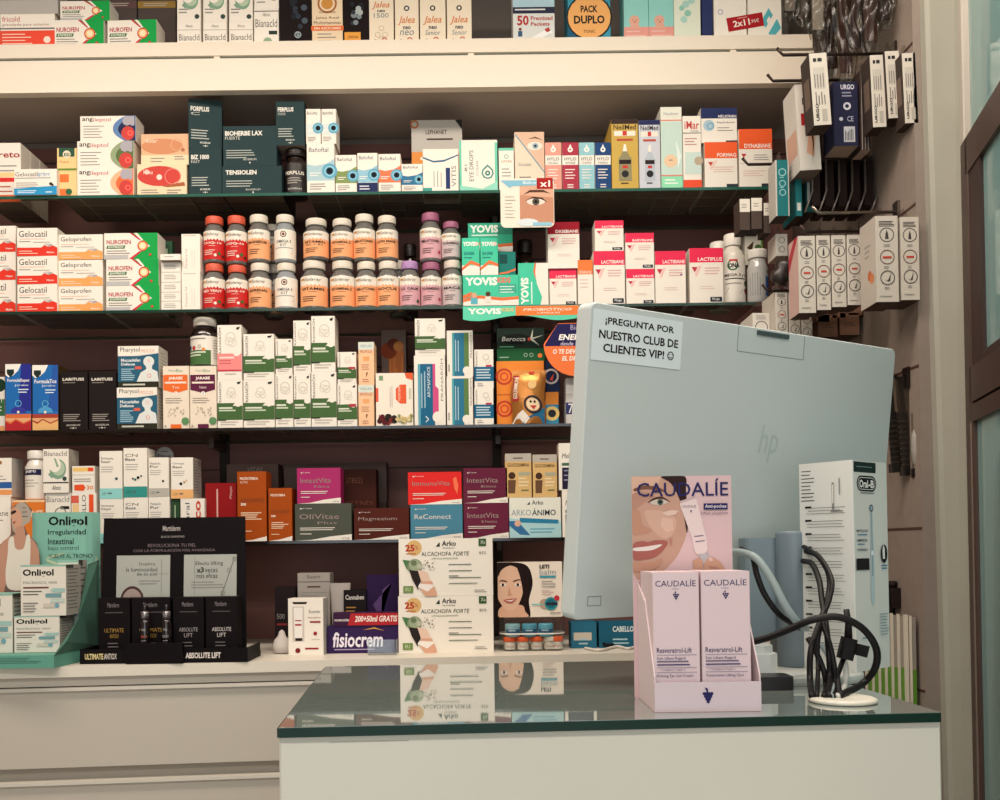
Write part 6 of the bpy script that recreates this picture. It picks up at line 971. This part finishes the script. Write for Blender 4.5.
rf += [rr2(.1, .855, .66, .93, asp, '14181C'), rr2(.13, .863, .63, .922, asp, 'E8E8E2'), rr2(.14, .866, .62, .919, asp, '14181C'), T('Oral', .17, .872, .42, .91, 'F0F0EA', bold=.05), T('-B', .43, .872, .59, .91, 'F0F0EA', bold=.05), L(.2, .845, .6, 1, .1, .005, '6A7A78'),
       E(.5, .775, .018, '4A5A66'), E(.5, .775, .011, '9AB4C0'), P([(.475, .755), (.525, .755), (.56, .5), (.56, .34), (.5, .3), (.44, .34), (.45, .5)], 'B8CCD0'), P([(.49, .755), (.51, .755), (.52, .45), (.48, .45)], '8CA4AC'), E(.5, .56, .012, 'E8F0F0'),
       T('METICULOUS', .06, .66, .38, .672, '2A3A44', bold=.03), L(.08, .645, .36, 1, .1, .005, '3A7A9A'), T('LIMPIEZA', .06, .615, .36, .627, '2A3A44', bold=.03), L(.08, .6, .36, 1, .1, .005, '3A7A9A'), T('CUIDADO', .06, .57, .36, .582, '2A3A44', bold=.03), R(.03, .48, .4, .535, '241E20'),
       E(.84, .555, .045, '14181C', ry=.045) if 0 else P([(.84+.1*math.cos(t/8*math.pi), .555+.045*math.sin(t/8*math.pi)) for t in range(16)], '14181C'), P([(.8, .53), (.86, .53), (.86, .58), (.82, .6), (.79, .57)], 'E8E8E2'), L(.76, .495, .94, 2, .014, .006, '3A7A9A')]
rf += [L(.68, .26-.014*i, .96, 1, .1, .005, '8AA4AC') for i in range(8)]+[T('mm', .2, .17, .34, .18, '3A7A9A'), R(.14, .155, .3, .16, '3A7A9A')]
# the two faces
emit(mb, lf, lambda u, v, o: (-wl+u, -o, v), wl, hh)
emit(mb, rf, lambda u, v, o: (o, u, v), wr, hh)
ob = mb.build('toothbrush_carton', loc=(c0.x, dc, zb), rz=0)
ob.rotation_euler.z = -(math.pi/2-a_)+0
# left face must run up-left away from the near corner
ob.rotation_euler.z = -math.radians(50)
tag(ob, 'tall white electric toothbrush box standing corner first beside the computer', BX)
# ============================================================ PINK CREAM COUNTER DISPLAY
PKC = 'DCC3C6'
f0 = G(655, 712.5, CZ); f1 = G(761.5, 711, CZ); wd = f1.x-f0.x; dy = (f0.y+f1.y)/2; dd = .105
root = empty('cream_display', (f0.x, dy, CZ)); tag(root, 'pale pink counter display with a smiling face photo, holding two slim boxes', 'display stand')
hf = W(705, 682, dy).z-CZ
mb = MB(); mb.box(0, 0, 0, wd, dd, .0015, PKC); mb.box(0, 0, .0015, wd, .0015, hf, 'D9C8CE')
gr = [(.5, .62)]
emit(mb, [E(.5+dx*.03, .52-dyv*.09, .055, '2E2A5C') for dx, dyv in ((-1.2, -1), (-.4, -1), (.4, -1), (1.2, -1), (-.8, 0), (0, 0), (.8, 0), (-.4, 1), (.4, 1), (0, 2))]+[P([(.5, .64), (.5, .78), (.47, .82), (.49, .64)], '2E2A5C')], lambda u, v, o: (u, -o, v), wd, hf)
for sx_ in (0, wd-.0015):
    mb.add([(sx_, .0015, .0015), (sx_, dd, .0015), (sx_, dd, .135), (sx_, .055, .115), (sx_, .0015, hf+.006), (sx_+.0015, .0015, .0015), (sx_+.0015, dd, .0015), (sx_+.0015, dd, .135), (sx_+.0015, .055, .115), (sx_+.0015, .0015, hf+.006)], [(0, 1, 2, 3, 4), (9, 8, 7, 6, 5)]+[(i, (i+1) % 5, 5+(i+1) % 5, 5+i) for i in range(5)], 'E0CDD0')
mb.build('tray', parent=root)
yb = dy+dd; bt = W(680, 476, yb).z-CZ
x0b = W(631.5, 500, yb).x-f0.x; x1b = W(731, 500, yb).x-f0.x; bw = x1b-x0b
mb = MB(); mb.box(x0b, dd-.002, .0015, x1b, dd, bt, M('D9B9BA', .4))
SKc = 'C69C88'; fh = bt
def KC(pts, c): return (SP if len(pts) > 5 else P)([((x-63)/292, 1-(y-48)/fhp) for x, y in pts], c)
fhp = fh/bw*292
def KT(s_, x0, y0, x1, y1, c, **k): return T(s_, (x0-63)/292, 1-(y1-48)/fhp, (x1-63)/292, 1-(y0-48)/fhp, c, **k)
face = [KC([(64, 49), (354, 49), (354, 760), (64, 760)], 'DDBDBF'),
 KC([(64, 49), (185, 49), (200, 90), (212, 130), (222, 165), (222, 215), (205, 262), (180, 300), (140, 330), (64, 332)], SKc),
 KC([(64, 49), (150, 49), (140, 75), (100, 85), (64, 100)], 'DBB29A'),
 KC([(64, 100), (110, 96), (130, 108), (104, 122), (80, 140), (64, 146)], 'B88A76'), KC([(100, 150), (150, 150), (190, 172), (186, 210), (160, 232), (130, 214), (112, 190)], 'D2AA96'), KC([(150, 168), (182, 176), (184, 205), (162, 214), (146, 192)], 'DDB8A6'),
 KC([(64, 150), (85, 150), (95, 190), (120, 205), (110, 215), (85, 218), (64, 215)], 'C08E76'),
 KC([(150, 49), (218, 49), (222, 90), (224, 140), (226, 190), (222, 215), (214, 160), (200, 110), (178, 70)], '33211F'),
 KC([(70, 84), (100, 76), (140, 80), (168, 98), (140, 90), (100, 86), (72, 92)], '7A5444'),
 KC([(116, 125), (132, 117), (150, 116), (168, 124), (158, 130), (140, 133), (124, 131)], 'D0C2B6'),
 P([((146+9*math.cos(t/8*math.pi)-63)/292, 1-(124+9*math.sin(t/8*math.pi)-48)/fhp) for t in range(16)], '56685E'),
 P([((146+4.5*math.cos(t/8*math.pi)-63)/292, 1-(124+4.5*math.sin(t/8*math.pi)-48)/fhp) for t in range(16)], '1E1A1C'),
 KC([(108, 126), (128, 112), (152, 109), (176, 124), (152, 114), (130, 117)], '42261F'),
 KC([(150, 155), (175, 148), (200, 150), (190, 162), (165, 165)], 'E2C4B4'),
 KC([(64, 248), (90, 238), (110, 241), (130, 236), (166, 240), (150, 268), (125, 286), (95, 292), (66, 290)], 'A85F55'),
 KC([(66, 258), (100, 254), (148, 248), (132, 260), (108, 266), (68, 266)], 'E6DCD4'),
 KC([(170, 232), (180, 228), (178, 255), (172, 250)], 'B88470'),
 KC([(66, 300), (110, 302), (150, 290), (130, 318), (90, 326), (66, 325)], 'C39079'),
 KT('CAUDALÍE', 78, 57, 345, 108, '2B2A5E', bold=.01),
 KC([(205, 125), (250, 112), (252, 120), (275, 215), (280, 270), (248, 276), (236, 230), (216, 170)], 'E9D6D3'),
 KC([(203, 122), (249, 109), (251, 115), (206, 129)], 'CDB3B4'), KT('CAUDALÍE', 208, 132, 250, 142, '4A3A5A'), KC([(232, 150), (238, 149), (236, 158)], '2B2A5E'),
 KC([(243, 225), (270, 222), (271, 225), (244, 228)], '7A6A80'), KC([(246, 240), (274, 237), (274, 240), (247, 243)], '7A6A80'),
 KC([(256, 278), (284, 276), (286, 302), (264, 308)], 'BDB8BC'),
 KC([(238, 296), (258, 288), (268, 300), (266, 326), (240, 330)], 'CF9E86'), KC([(280, 292), (296, 288), (318, 302), (332, 322), (330, 332), (272, 332), (270, 312)], 'CF9E86'), KC([(283, 290), (293, 288), (298, 297), (287, 299)], 'E6C2B8'), KC([(283, 312), (310, 316), (326, 330), (290, 326)], 'BF8C76'),
 KC([(272, 130), (342, 130), (342, 148), (272, 148)], '2B2A5E'), KT('Anti-poches', 276, 133, 338, 146, 'E8DCE4', bold=.03), KT('Liftant paupières', 264, 154, 342, 164, '6A5A78')]
emit(mb, face, lambda u, v, o: (x0b+u, dd-.002-o, v), bw, fh)
mb.build('photo_board', parent=root)
# dividing card between tray and boxes, then boxes (two rows)
front = lambda foot: [T('CAUDALÍE', .06, .895, .93, .95, '2B2A5E'), T('PARIS', .42, .872, .56, .882, '7A7090'), P([(.46, .845), (.5, .865), (.5, .845)], '2B2A5E')]+[E(.5+dx*.045, .835-dv*.014, .007, '2B2A5E') for dx, dv in ((-1, 0), (0, 0), (1, 0), (-.5, 1), (.5, 1), (0, 2))]+[T('Resveratrol-Lift', .07, .41, .82, .447, '2B2A5E'), R(.07, .392, .92, .395, '4A4A70'), T('Soin Liftant Regard', .07, .355, .68, .38, '3A3460'), L(.07, .342, .86, 1, .022, .009, '6A6080'), L(.07, .318, .92, 1, .022, .009, '4A4070'), R(.07, .3, .92, .303, '4A4A70'), T('+ Collagène [ Vegan ]', .12, .277, .66, .293, '4A4A70'), R(.07, .265, .92, .268, '4A4A70'), T(foot, .07, .228, .84, .252, '3A3460')]
by = dy+.012
for i, (xa, xb, yt) in enumerate(((653, 700.5, 572), (701.5, 751.5, 571))):
    A_ = W(xa, 650, by); B_ = W(xb, 650, by); w_ = B_.x-A_.x-.001; h_ = W((xa+xb)/2, yt, by).z-CZ-.002
    for r in range(2):
        o = carton_mesh(w_, h_, .038, M('E0CACE', .42), front=front('Firming Eye Gel Cream' if i == 0 else 'Tratamiento Lifting Ojos') if r == 0 else (), top=[R(.04, .04, .96, .08, 'A890A0')]).build('cream_carton', loc=((A_.x+B_.x)/2, by+r*.0395, CZ+.0018))
        tag(o, ['pale pink slim cream box, front left one in the pink display', 'pale pink slim cream box, front right one in the pink display', 'pale pink slim cream box behind the front left one', 'pale pink slim cream box behind the front right one'][i+2*r], BX, 'slim pink cream boxes')
# ============================================================ HANGING GOODS ON THE SIDE BOARD
def hook(px0, py, d, label, tip=True, r=.0032, m=None, drop=.0):
    a = W(px0, py, d); z = a.z; mt = m or M('3A2E2A', .3, metal=.8)
    pts = [Vector((a.x-.012, d, z+.014)), Vector((a.x, d, z)), Vector((XS-.004, d, z))] if tip else [Vector((a.x, d, z)), Vector((XS-.004, d, z))]
    mb = MB(); mb.tube(pts, r, mt, 8); mb.box(XS-.006, d-.012, z-.02, XS-.0005, d+.012, z+.02, mt)
    o = mb.build('display_hook'); tag(o, label, 'hook'); return z, a.x
z1, hx1 = hook(783, 55, 1.98, 'upper dark display hook pointing left over the white fascia')
z2, hx2 = hook(773, 81, 2.10, 'second dark display hook pointing left just under the fascia')
z3, hx3 = hook(818, 213, 1.98, 'bent shiny hook above the round icon boxes', m=M('8A8078', .25, metal=.9))
z4, hx4 = hook(748, 164.5, 2.14, 'dark hook tip in front of the orange topped box')
z5, hx5 = hook(806, 232, 2.0, 'hook carrying the row of boxes with round icons')
z6, hx6 = hook(768, 291, 2.12, 'low hook behind the short silver bottle')
z7, hx7 = hook(896, 378, 1.95, 'short hook holding the clippers near the pillar')
def hang(x0, x1, y0, y1, d, label, base='C9C2B6', front=(), left=(), t=.09, name='hanging_carton', tab=True, yaw=0, roll=0, cat=BX, group=None, bottomc=None):
    a = W(x0, y1, d); b = W(x1, y1, d); w_ = b.x-a.x-.0006; z = a.z; h_ = W(x0, y0, d).z-z
    mb = carton_mesh(w_, h_, t, base, front, (), left)
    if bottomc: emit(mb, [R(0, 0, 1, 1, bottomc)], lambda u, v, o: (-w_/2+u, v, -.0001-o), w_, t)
    if tab: mb.prism([(-.003, 0), (.003, 0), (.003, .0001), (-.003, .0001)], 0, .0001, base); mb.add([(0, .0, h_-.001), (0, t, h_-.001), (0, t*.65, h_+.025), (0, t*.35, h_+.025)], [(0, 1, 2, 3)], PLASTIC)
    o = mb.build(name, loc=((a.x+b.x)/2, d, z), rz=yaw); o.rotation_euler.y = roll; tag(o, label, cat, group or 'hanging boxes on the side board'); return o
GY = '6A6662'
def strip_print(): return [R(.2, .88, .38, .93, '2A2A2A'), R(.45, .88, .7, .93, '2A2A2A'), R(.15, .5, .8, .8, 'B8B2A8'), LV(.2, .52, .78, 4, .16, .05, GY), LV(.2, .28, .47, 4, .16, .06, GY), T('URGO', .16, .06, .34, .3, '2A2628', rot=90, bold=.04), R(.5, .05, .8, .22, 'A8A298')]
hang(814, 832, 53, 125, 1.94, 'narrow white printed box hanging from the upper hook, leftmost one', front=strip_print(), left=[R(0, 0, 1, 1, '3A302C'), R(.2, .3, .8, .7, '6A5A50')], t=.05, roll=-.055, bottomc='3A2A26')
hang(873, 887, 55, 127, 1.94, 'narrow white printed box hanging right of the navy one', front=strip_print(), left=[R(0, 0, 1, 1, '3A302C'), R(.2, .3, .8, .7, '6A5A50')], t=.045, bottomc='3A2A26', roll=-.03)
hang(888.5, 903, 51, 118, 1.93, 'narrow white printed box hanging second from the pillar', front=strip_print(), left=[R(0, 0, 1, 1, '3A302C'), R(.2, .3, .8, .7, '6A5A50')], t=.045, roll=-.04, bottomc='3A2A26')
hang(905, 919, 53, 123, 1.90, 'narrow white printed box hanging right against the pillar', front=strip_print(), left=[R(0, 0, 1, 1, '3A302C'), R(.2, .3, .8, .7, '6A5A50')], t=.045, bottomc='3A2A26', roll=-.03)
hang(834, 859, 82, 146, 1.99, 'navy blue hanging box with white round mark and barcode', base='20223C', front=[T('URGO', .3, .88, .85, .96, 'C8C8D0', bold=.05), L(.35, .82, .8, 2, .05, .02, '8A8CA0'), E(.55, .62, .06, 'C8C8D0'), E(.55, .62, .03, '20223C'), T('CE', .55, .38, .8, .46, 'B8B8C8'), E(.3, .42, .03, 'B8B8C8'), R(.4, .06, .85, .3, 'B8B8BC'), LV(.45, .08, .28, 6, .06, .03, '2A2A34')], t=.06)
for i, (a, b) in enumerate(((861, 871), )):
    hang(a, b, 70, 150, 1.99, 'dark plastic bag hanging between navy box and white strips', base='3A2C2A', t=.05, front=[LV(.1, 0, 1, 3, .3, .08, '8A8580')])
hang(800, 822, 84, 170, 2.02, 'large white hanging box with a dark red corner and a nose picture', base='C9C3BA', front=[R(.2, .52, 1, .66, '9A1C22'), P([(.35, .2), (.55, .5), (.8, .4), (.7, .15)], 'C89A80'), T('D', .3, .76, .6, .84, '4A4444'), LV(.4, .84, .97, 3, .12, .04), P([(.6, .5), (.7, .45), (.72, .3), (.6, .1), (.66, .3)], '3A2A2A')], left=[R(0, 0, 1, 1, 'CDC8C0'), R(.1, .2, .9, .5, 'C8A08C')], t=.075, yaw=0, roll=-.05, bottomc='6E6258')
for i, (a, b) in enumerate(((806, 820), (822, 838), (840, 856), (858, 874), (876, 892))):
    hang(a, b, 100+i*0, 163-i*2.5, 2.10, f"dull brown backed card box, {['first', 'second', 'third', 'fourth', 'fifth'][i]} from the left behind the white strips", base='6A5A50', t=.1, bottomc='8A7868', front=[LV(.2, .1, .8, 3, .22, .05, '4A3E38')])
for i, x in enumerate((812, 826, 839, 852, 865, 878)):
    d = 2.08; a = W(x, 215, d); mb = MB(); zt_ = W(x, 160, d).z; mb.box(a.x, d, a.z+.02, a.x+.018, d+.1, zt_, M('2A1E1C', .5)); mb.tube([Vector((a.x+.001, d-.002, zt_)), Vector((a.x+.001, d-.002, a.z+.05)), Vector((a.x-.006, d-.004, a.z+.03)), Vector((a.x-.016, d-.004, a.z+.005))], .0022, M('8A807A', .3, metal=.6), 6)
    tag(mb.build('blister_pack'), f"dark blister pack with grey edge, {['first', 'second', 'third', 'fourth', 'fifth', 'last'][i]} from the left above the icon boxes", 'packet')
TE = '1E6A6E'
tf_ = [R(.1, 0, .9, 1, TE), E(.5, .78, .07, '8ABCC0', ring=.25), E(.5, .58, .06, '8ABCC0', ring=.25), E(.5, .42, .06, '8ABCC0', ring=.25), L(.3, .68, .7, 1, .1, .015, '8ABCC0'), L(.3, .5, .7, 1, .1, .015, '8ABCC0')]
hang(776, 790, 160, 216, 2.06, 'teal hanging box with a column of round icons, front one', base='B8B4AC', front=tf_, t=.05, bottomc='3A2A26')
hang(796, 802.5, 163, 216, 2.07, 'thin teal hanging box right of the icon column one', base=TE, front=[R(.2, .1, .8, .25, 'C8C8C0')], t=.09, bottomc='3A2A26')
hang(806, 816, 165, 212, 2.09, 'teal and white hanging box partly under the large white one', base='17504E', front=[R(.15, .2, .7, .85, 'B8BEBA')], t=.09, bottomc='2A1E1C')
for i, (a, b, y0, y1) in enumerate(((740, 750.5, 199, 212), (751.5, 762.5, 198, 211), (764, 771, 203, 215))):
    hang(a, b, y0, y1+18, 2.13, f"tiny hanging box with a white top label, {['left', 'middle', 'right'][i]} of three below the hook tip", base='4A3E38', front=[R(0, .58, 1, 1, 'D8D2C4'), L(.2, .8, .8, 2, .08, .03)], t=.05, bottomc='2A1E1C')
def icons(c1='B8402E'): return [L(.15, .93, .85, 4, .018, .01, '4A4444'), E(.5, .78, .085, '4A4444', ring=.12), P([(.42, .73), (.58, .73), (.56, .79), (.5, .84), (.44, .79)], '4A4444'), L(.35, .66, .65, 2, .02, .008), E(.5, .52, .085, '6A4A44', ring=.12), R(.3, .505, .7, .53, c1), L(.35, .405, .65, 2, .02, .008), E(.5, .28, .085, '4A4444', ring=.12), P([(.35, .26), (.5, .24), (.66, .34), (.6, .24)], '4A4444'), L(.35, .165, .65, 2, .02, .008), L(.15, .06, .85, 1, .1, .01)]
for i, (a, b) in enumerate(((799, 816.5), (817.5, 831.5), (832.5, 847), (848, 862.5))):
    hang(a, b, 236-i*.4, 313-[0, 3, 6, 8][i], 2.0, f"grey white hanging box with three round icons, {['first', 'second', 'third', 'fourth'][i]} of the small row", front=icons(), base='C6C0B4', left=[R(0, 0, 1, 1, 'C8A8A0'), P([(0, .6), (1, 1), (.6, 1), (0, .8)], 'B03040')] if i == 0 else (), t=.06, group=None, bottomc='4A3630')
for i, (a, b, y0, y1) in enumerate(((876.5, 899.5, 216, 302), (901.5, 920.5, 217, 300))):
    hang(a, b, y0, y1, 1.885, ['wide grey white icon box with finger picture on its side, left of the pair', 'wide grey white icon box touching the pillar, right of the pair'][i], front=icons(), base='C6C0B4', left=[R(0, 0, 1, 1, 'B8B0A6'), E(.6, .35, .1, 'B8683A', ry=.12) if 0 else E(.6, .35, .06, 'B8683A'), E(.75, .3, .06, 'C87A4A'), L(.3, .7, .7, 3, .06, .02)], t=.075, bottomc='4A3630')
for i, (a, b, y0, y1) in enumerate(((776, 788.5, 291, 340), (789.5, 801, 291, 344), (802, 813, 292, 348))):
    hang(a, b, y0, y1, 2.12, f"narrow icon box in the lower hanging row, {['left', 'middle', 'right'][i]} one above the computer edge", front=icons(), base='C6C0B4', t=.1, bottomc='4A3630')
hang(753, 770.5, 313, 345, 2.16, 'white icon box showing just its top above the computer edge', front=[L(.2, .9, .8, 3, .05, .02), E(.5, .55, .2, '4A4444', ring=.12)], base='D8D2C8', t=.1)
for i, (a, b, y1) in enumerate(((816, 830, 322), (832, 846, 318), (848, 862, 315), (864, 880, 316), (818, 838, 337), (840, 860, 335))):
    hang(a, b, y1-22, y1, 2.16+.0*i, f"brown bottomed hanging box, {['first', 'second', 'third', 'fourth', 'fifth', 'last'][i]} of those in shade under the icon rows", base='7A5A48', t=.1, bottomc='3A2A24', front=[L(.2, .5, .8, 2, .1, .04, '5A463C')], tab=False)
# green edged white card box and small icon box behind the bottles
hang(745, 763, 231, 265, 2.44, 'white hanging card with green edge behind the tall white bottle', base='D8D6C8', front=[R(.9, 0, 1, 1, '6A9A44'), E(.75, .5, .1, '4A6A3A'), E(.75, .22, .1, '8A2A24'), P([(.1, .5), (.5, .7), (.4, .4)], '4A3428')], t=.05)
hang(776, 788, 234, 256, 2.14, 'small white hanging box with two round icons above the black ball', base='D0CAC0', front=[E(.5, .72, .14, '4A4444', ring=.15), E(.5, .3, .14, '4A4444', ring=.15)], t=.06)
# dark plastic cutters
mb = MB(); cc = W(783, 272, 2.12)
mb.lathe([(.012, .03), (.028, .024), (.03, .01), (.022, 0), (.03, -.012), (.024, -.03), (.008, -.036)], M('2A2220', .35), 20); o = mb.build('plastic_pill_cutter', loc=cc); o.rotation_euler.y = .5; o.scale = (.75, .6, .8); tag(o, 'dark plastic gadget hanging beside the short silver bottle', 'gadget')
# clear plastic bags at the top right
def bag(px, py0, py1, wpx, d, label, tint, dark, seed, nm='plastic_pouch'):
    a = W(px, py1, d); zt_ = W(px, py0, d).z; h_ = zt_-a.z; w_ = wpx*d/1000; mb = MB(); N1, N2 = 12, 16; vs = []
    for side in (-1, 1):
        vs = []
        for j in range(N2+1):
            for i in range(N1+1):
                u, v = i/N1, j/N2; pin = .35+.65*math.sin(math.pi*min(1, .12+v*.75))
                wr_ = .004*math.sin(u*19+v*7+seed)+.004*math.sin(u*7-v*15+seed*2)
                vs.append(((u-.5)*w_*pin+.006*math.sin(v*6+seed), side*(.02*math.sin(math.pi*u)*math.sin(math.pi*(.1+v*.8))+.0005)+wr_, v*h_))
        mb.add(vs, [(j*(N1+1)+i, j*(N1+1)+i+1, (j+1)*(N1+1)+i+1, (j+1)*(N1+1)+i) for j in range(N2) for i in range(N1)], tint, True)
    mb.add([((u-.5)*w_*.5, .002*s_, v*h_*.75+.02) for s_ in (-1, 1) for u, v in ((0, 0), (1, 0), (1, 1), (0, 1))], [(0, 1, 2, 3), (7, 6, 5, 4), (0, 1, 5, 4), (1, 2, 6, 5), (2, 3, 7, 6), (3, 0, 4, 7)], dark)
    o = mb.build(nm, loc=a); tag(o, label, 'bag'); return o
wds = ['first', 'second', 'third', 'fourth', 'fifth', 'sixth', 'seventh', 'eighth']
for i, (px, y0, y1, w_, d) in enumerate(((790, -25, 21, 20, 2.0), (803, -25, 27, 22, 2.03), (818, -25, 40, 22, 2.0), (831, -28, 78, 26, 2.06), (846, -28, 82, 24, 2.03), (858, -28, 58, 24, 2.0), (871, -28, 52, 26, 1.98), (884, -28, 30, 22, 1.96))):
    bag(px, y0, y1, w_, d, f"crinkled clear pouch hanging at the top right, {wds[i]} from the left", PLASTIC, ['6A625C', '5A504A', '8A827A', '3A2624', '4A302C', '3A2624', '4A3430', '2A1C1A'][i], i*1.7)
# clippers in blisters
for i, (px, y0, y1) in enumerate(((898, 376, 470), (909, 374, 473))):
    d = 1.96-.01*i; a = W(px, y1, d); h_ = W(px, y0, d).z-a.z; rt = empty('nail_clipper_pack', a); tag(rt, ['dark ribbed clippers on a hook, left one beside the computer', 'dark ribbed clippers on a hook, right one nearer the pillar'][i], 'clippers'); rt.rotation_euler.y = -.07
    m = MB(); m.box(-.009, 0, 0, .009, .012, h_*.62, M('2A2220', .4), c=.003)
    for q_ in range(9): m.box(-.0105, -.002, h_*(.08+.055*q_), .0105, .006, h_*(.08+.055*q_)+.003, M('5A4E48', .35))
    m.box(-.014, -.003, -.004, .014, .014, h_*.07, M('2A2220', .4), c=.004); m.build('ribbed_handle', parent=rt)
    m = MB(); m.box(-.006, .002, h_*.6, .006, .008, h_*.97, M('4A403C', .35, metal=.5), c=.002); m.build('blade', parent=rt)
    m = MB(); m.box(-.013, -.005, -.005, .013, -.0045, h_, PLASTIC); m.build('blister', parent=rt)
c_ = W(919, 445, 1.93); mb = MB(); mb.lathe([(.004, -.045), (.013, -.036), (.0155, -.01), (.015, .015), (.010, .032), (.002, .038)], M('9A9690', .2, coat=.6), 20)
mb.box(-.012, .0, -.066, .012, .004, .062, PLASTIC); mb.box(-.012, -.004, -.062, .014, .01, -.045, M('2A2220', .5)); o = mb.build('callus_file_pack', loc=c_); tag(o, 'small glossy grey rounded file in a blister near the pillar', 'packet')
# green footed sleeves rack
zb_ = W(905, 700, 1.93).z
rk = MB(); d = 1.93; zr = W(905, 612, d).z
rk.box(.74, 1.905, zb_-.03, XS-.001, 2.06, zb_-.02, M('2A2220', .5)); rk.box(XS-.004, 2.03, zb_-.03, XS-.001, 2.06, zr+.01, M('2A2220', .5)); rk.box(.74, 2.055, zb_-.02, XS-.001, 2.06, zr-.03, M('3A2E2A', .5))
o = rk.build('leaflet_rack'); tag(o, 'dark wire rack on the side board holding green footed sleeves', 'rack')
for i in range(9):
    px = 868+6.6*i; d = 2.0-.010*i; a = W(px, 690+2*i, d); top = W(px, 613+i*.6, d).z
    mb = MB(); z0_ = zb_-.0195; mb.box(0, 0, z0_, .0085, .012, z0_+(top-z0_)*.44, M('5E8A2C', .4)); mb.box(0, .001, z0_+(top-z0_)*.44, .0085, .011, top, M('9A9084', .45)); mb.box(-.0008, -.0006, z0_, .0004, .0125, top+.004, M('D8D2C4', .35))
    o = mb.build('plastic_sleeve', loc=(min(a.x, XS-.0155), d, 0)); tag(o, f"clear sleeve with green foot, {['first', 'second', 'third', 'fourth', 'fifth', 'sixth', 'seventh', 'eighth', 'ninth'][i]} from the left in the side rack", 'sleeve', 'green footed sleeves in the side rack')
for i, (px, py) in enumerate(((886, 602), (897, 598))):
    a = W(px, py, 2.0); mb = MB(); mb.box(-.012, 0, -.02, .012, .05, .02, M('241A18', .5), c=.004); mb.lathe([(.006, .02), (.009, .024), (.009, .032), (.004, .034)], M('241A18', .5), 14, c=(0, .02))
    tag(mb.build('dark_packet', loc=a), ['dark small packet above the green sleeves, left one', 'dark small packet above the green sleeves, right one'][i], 'packet')
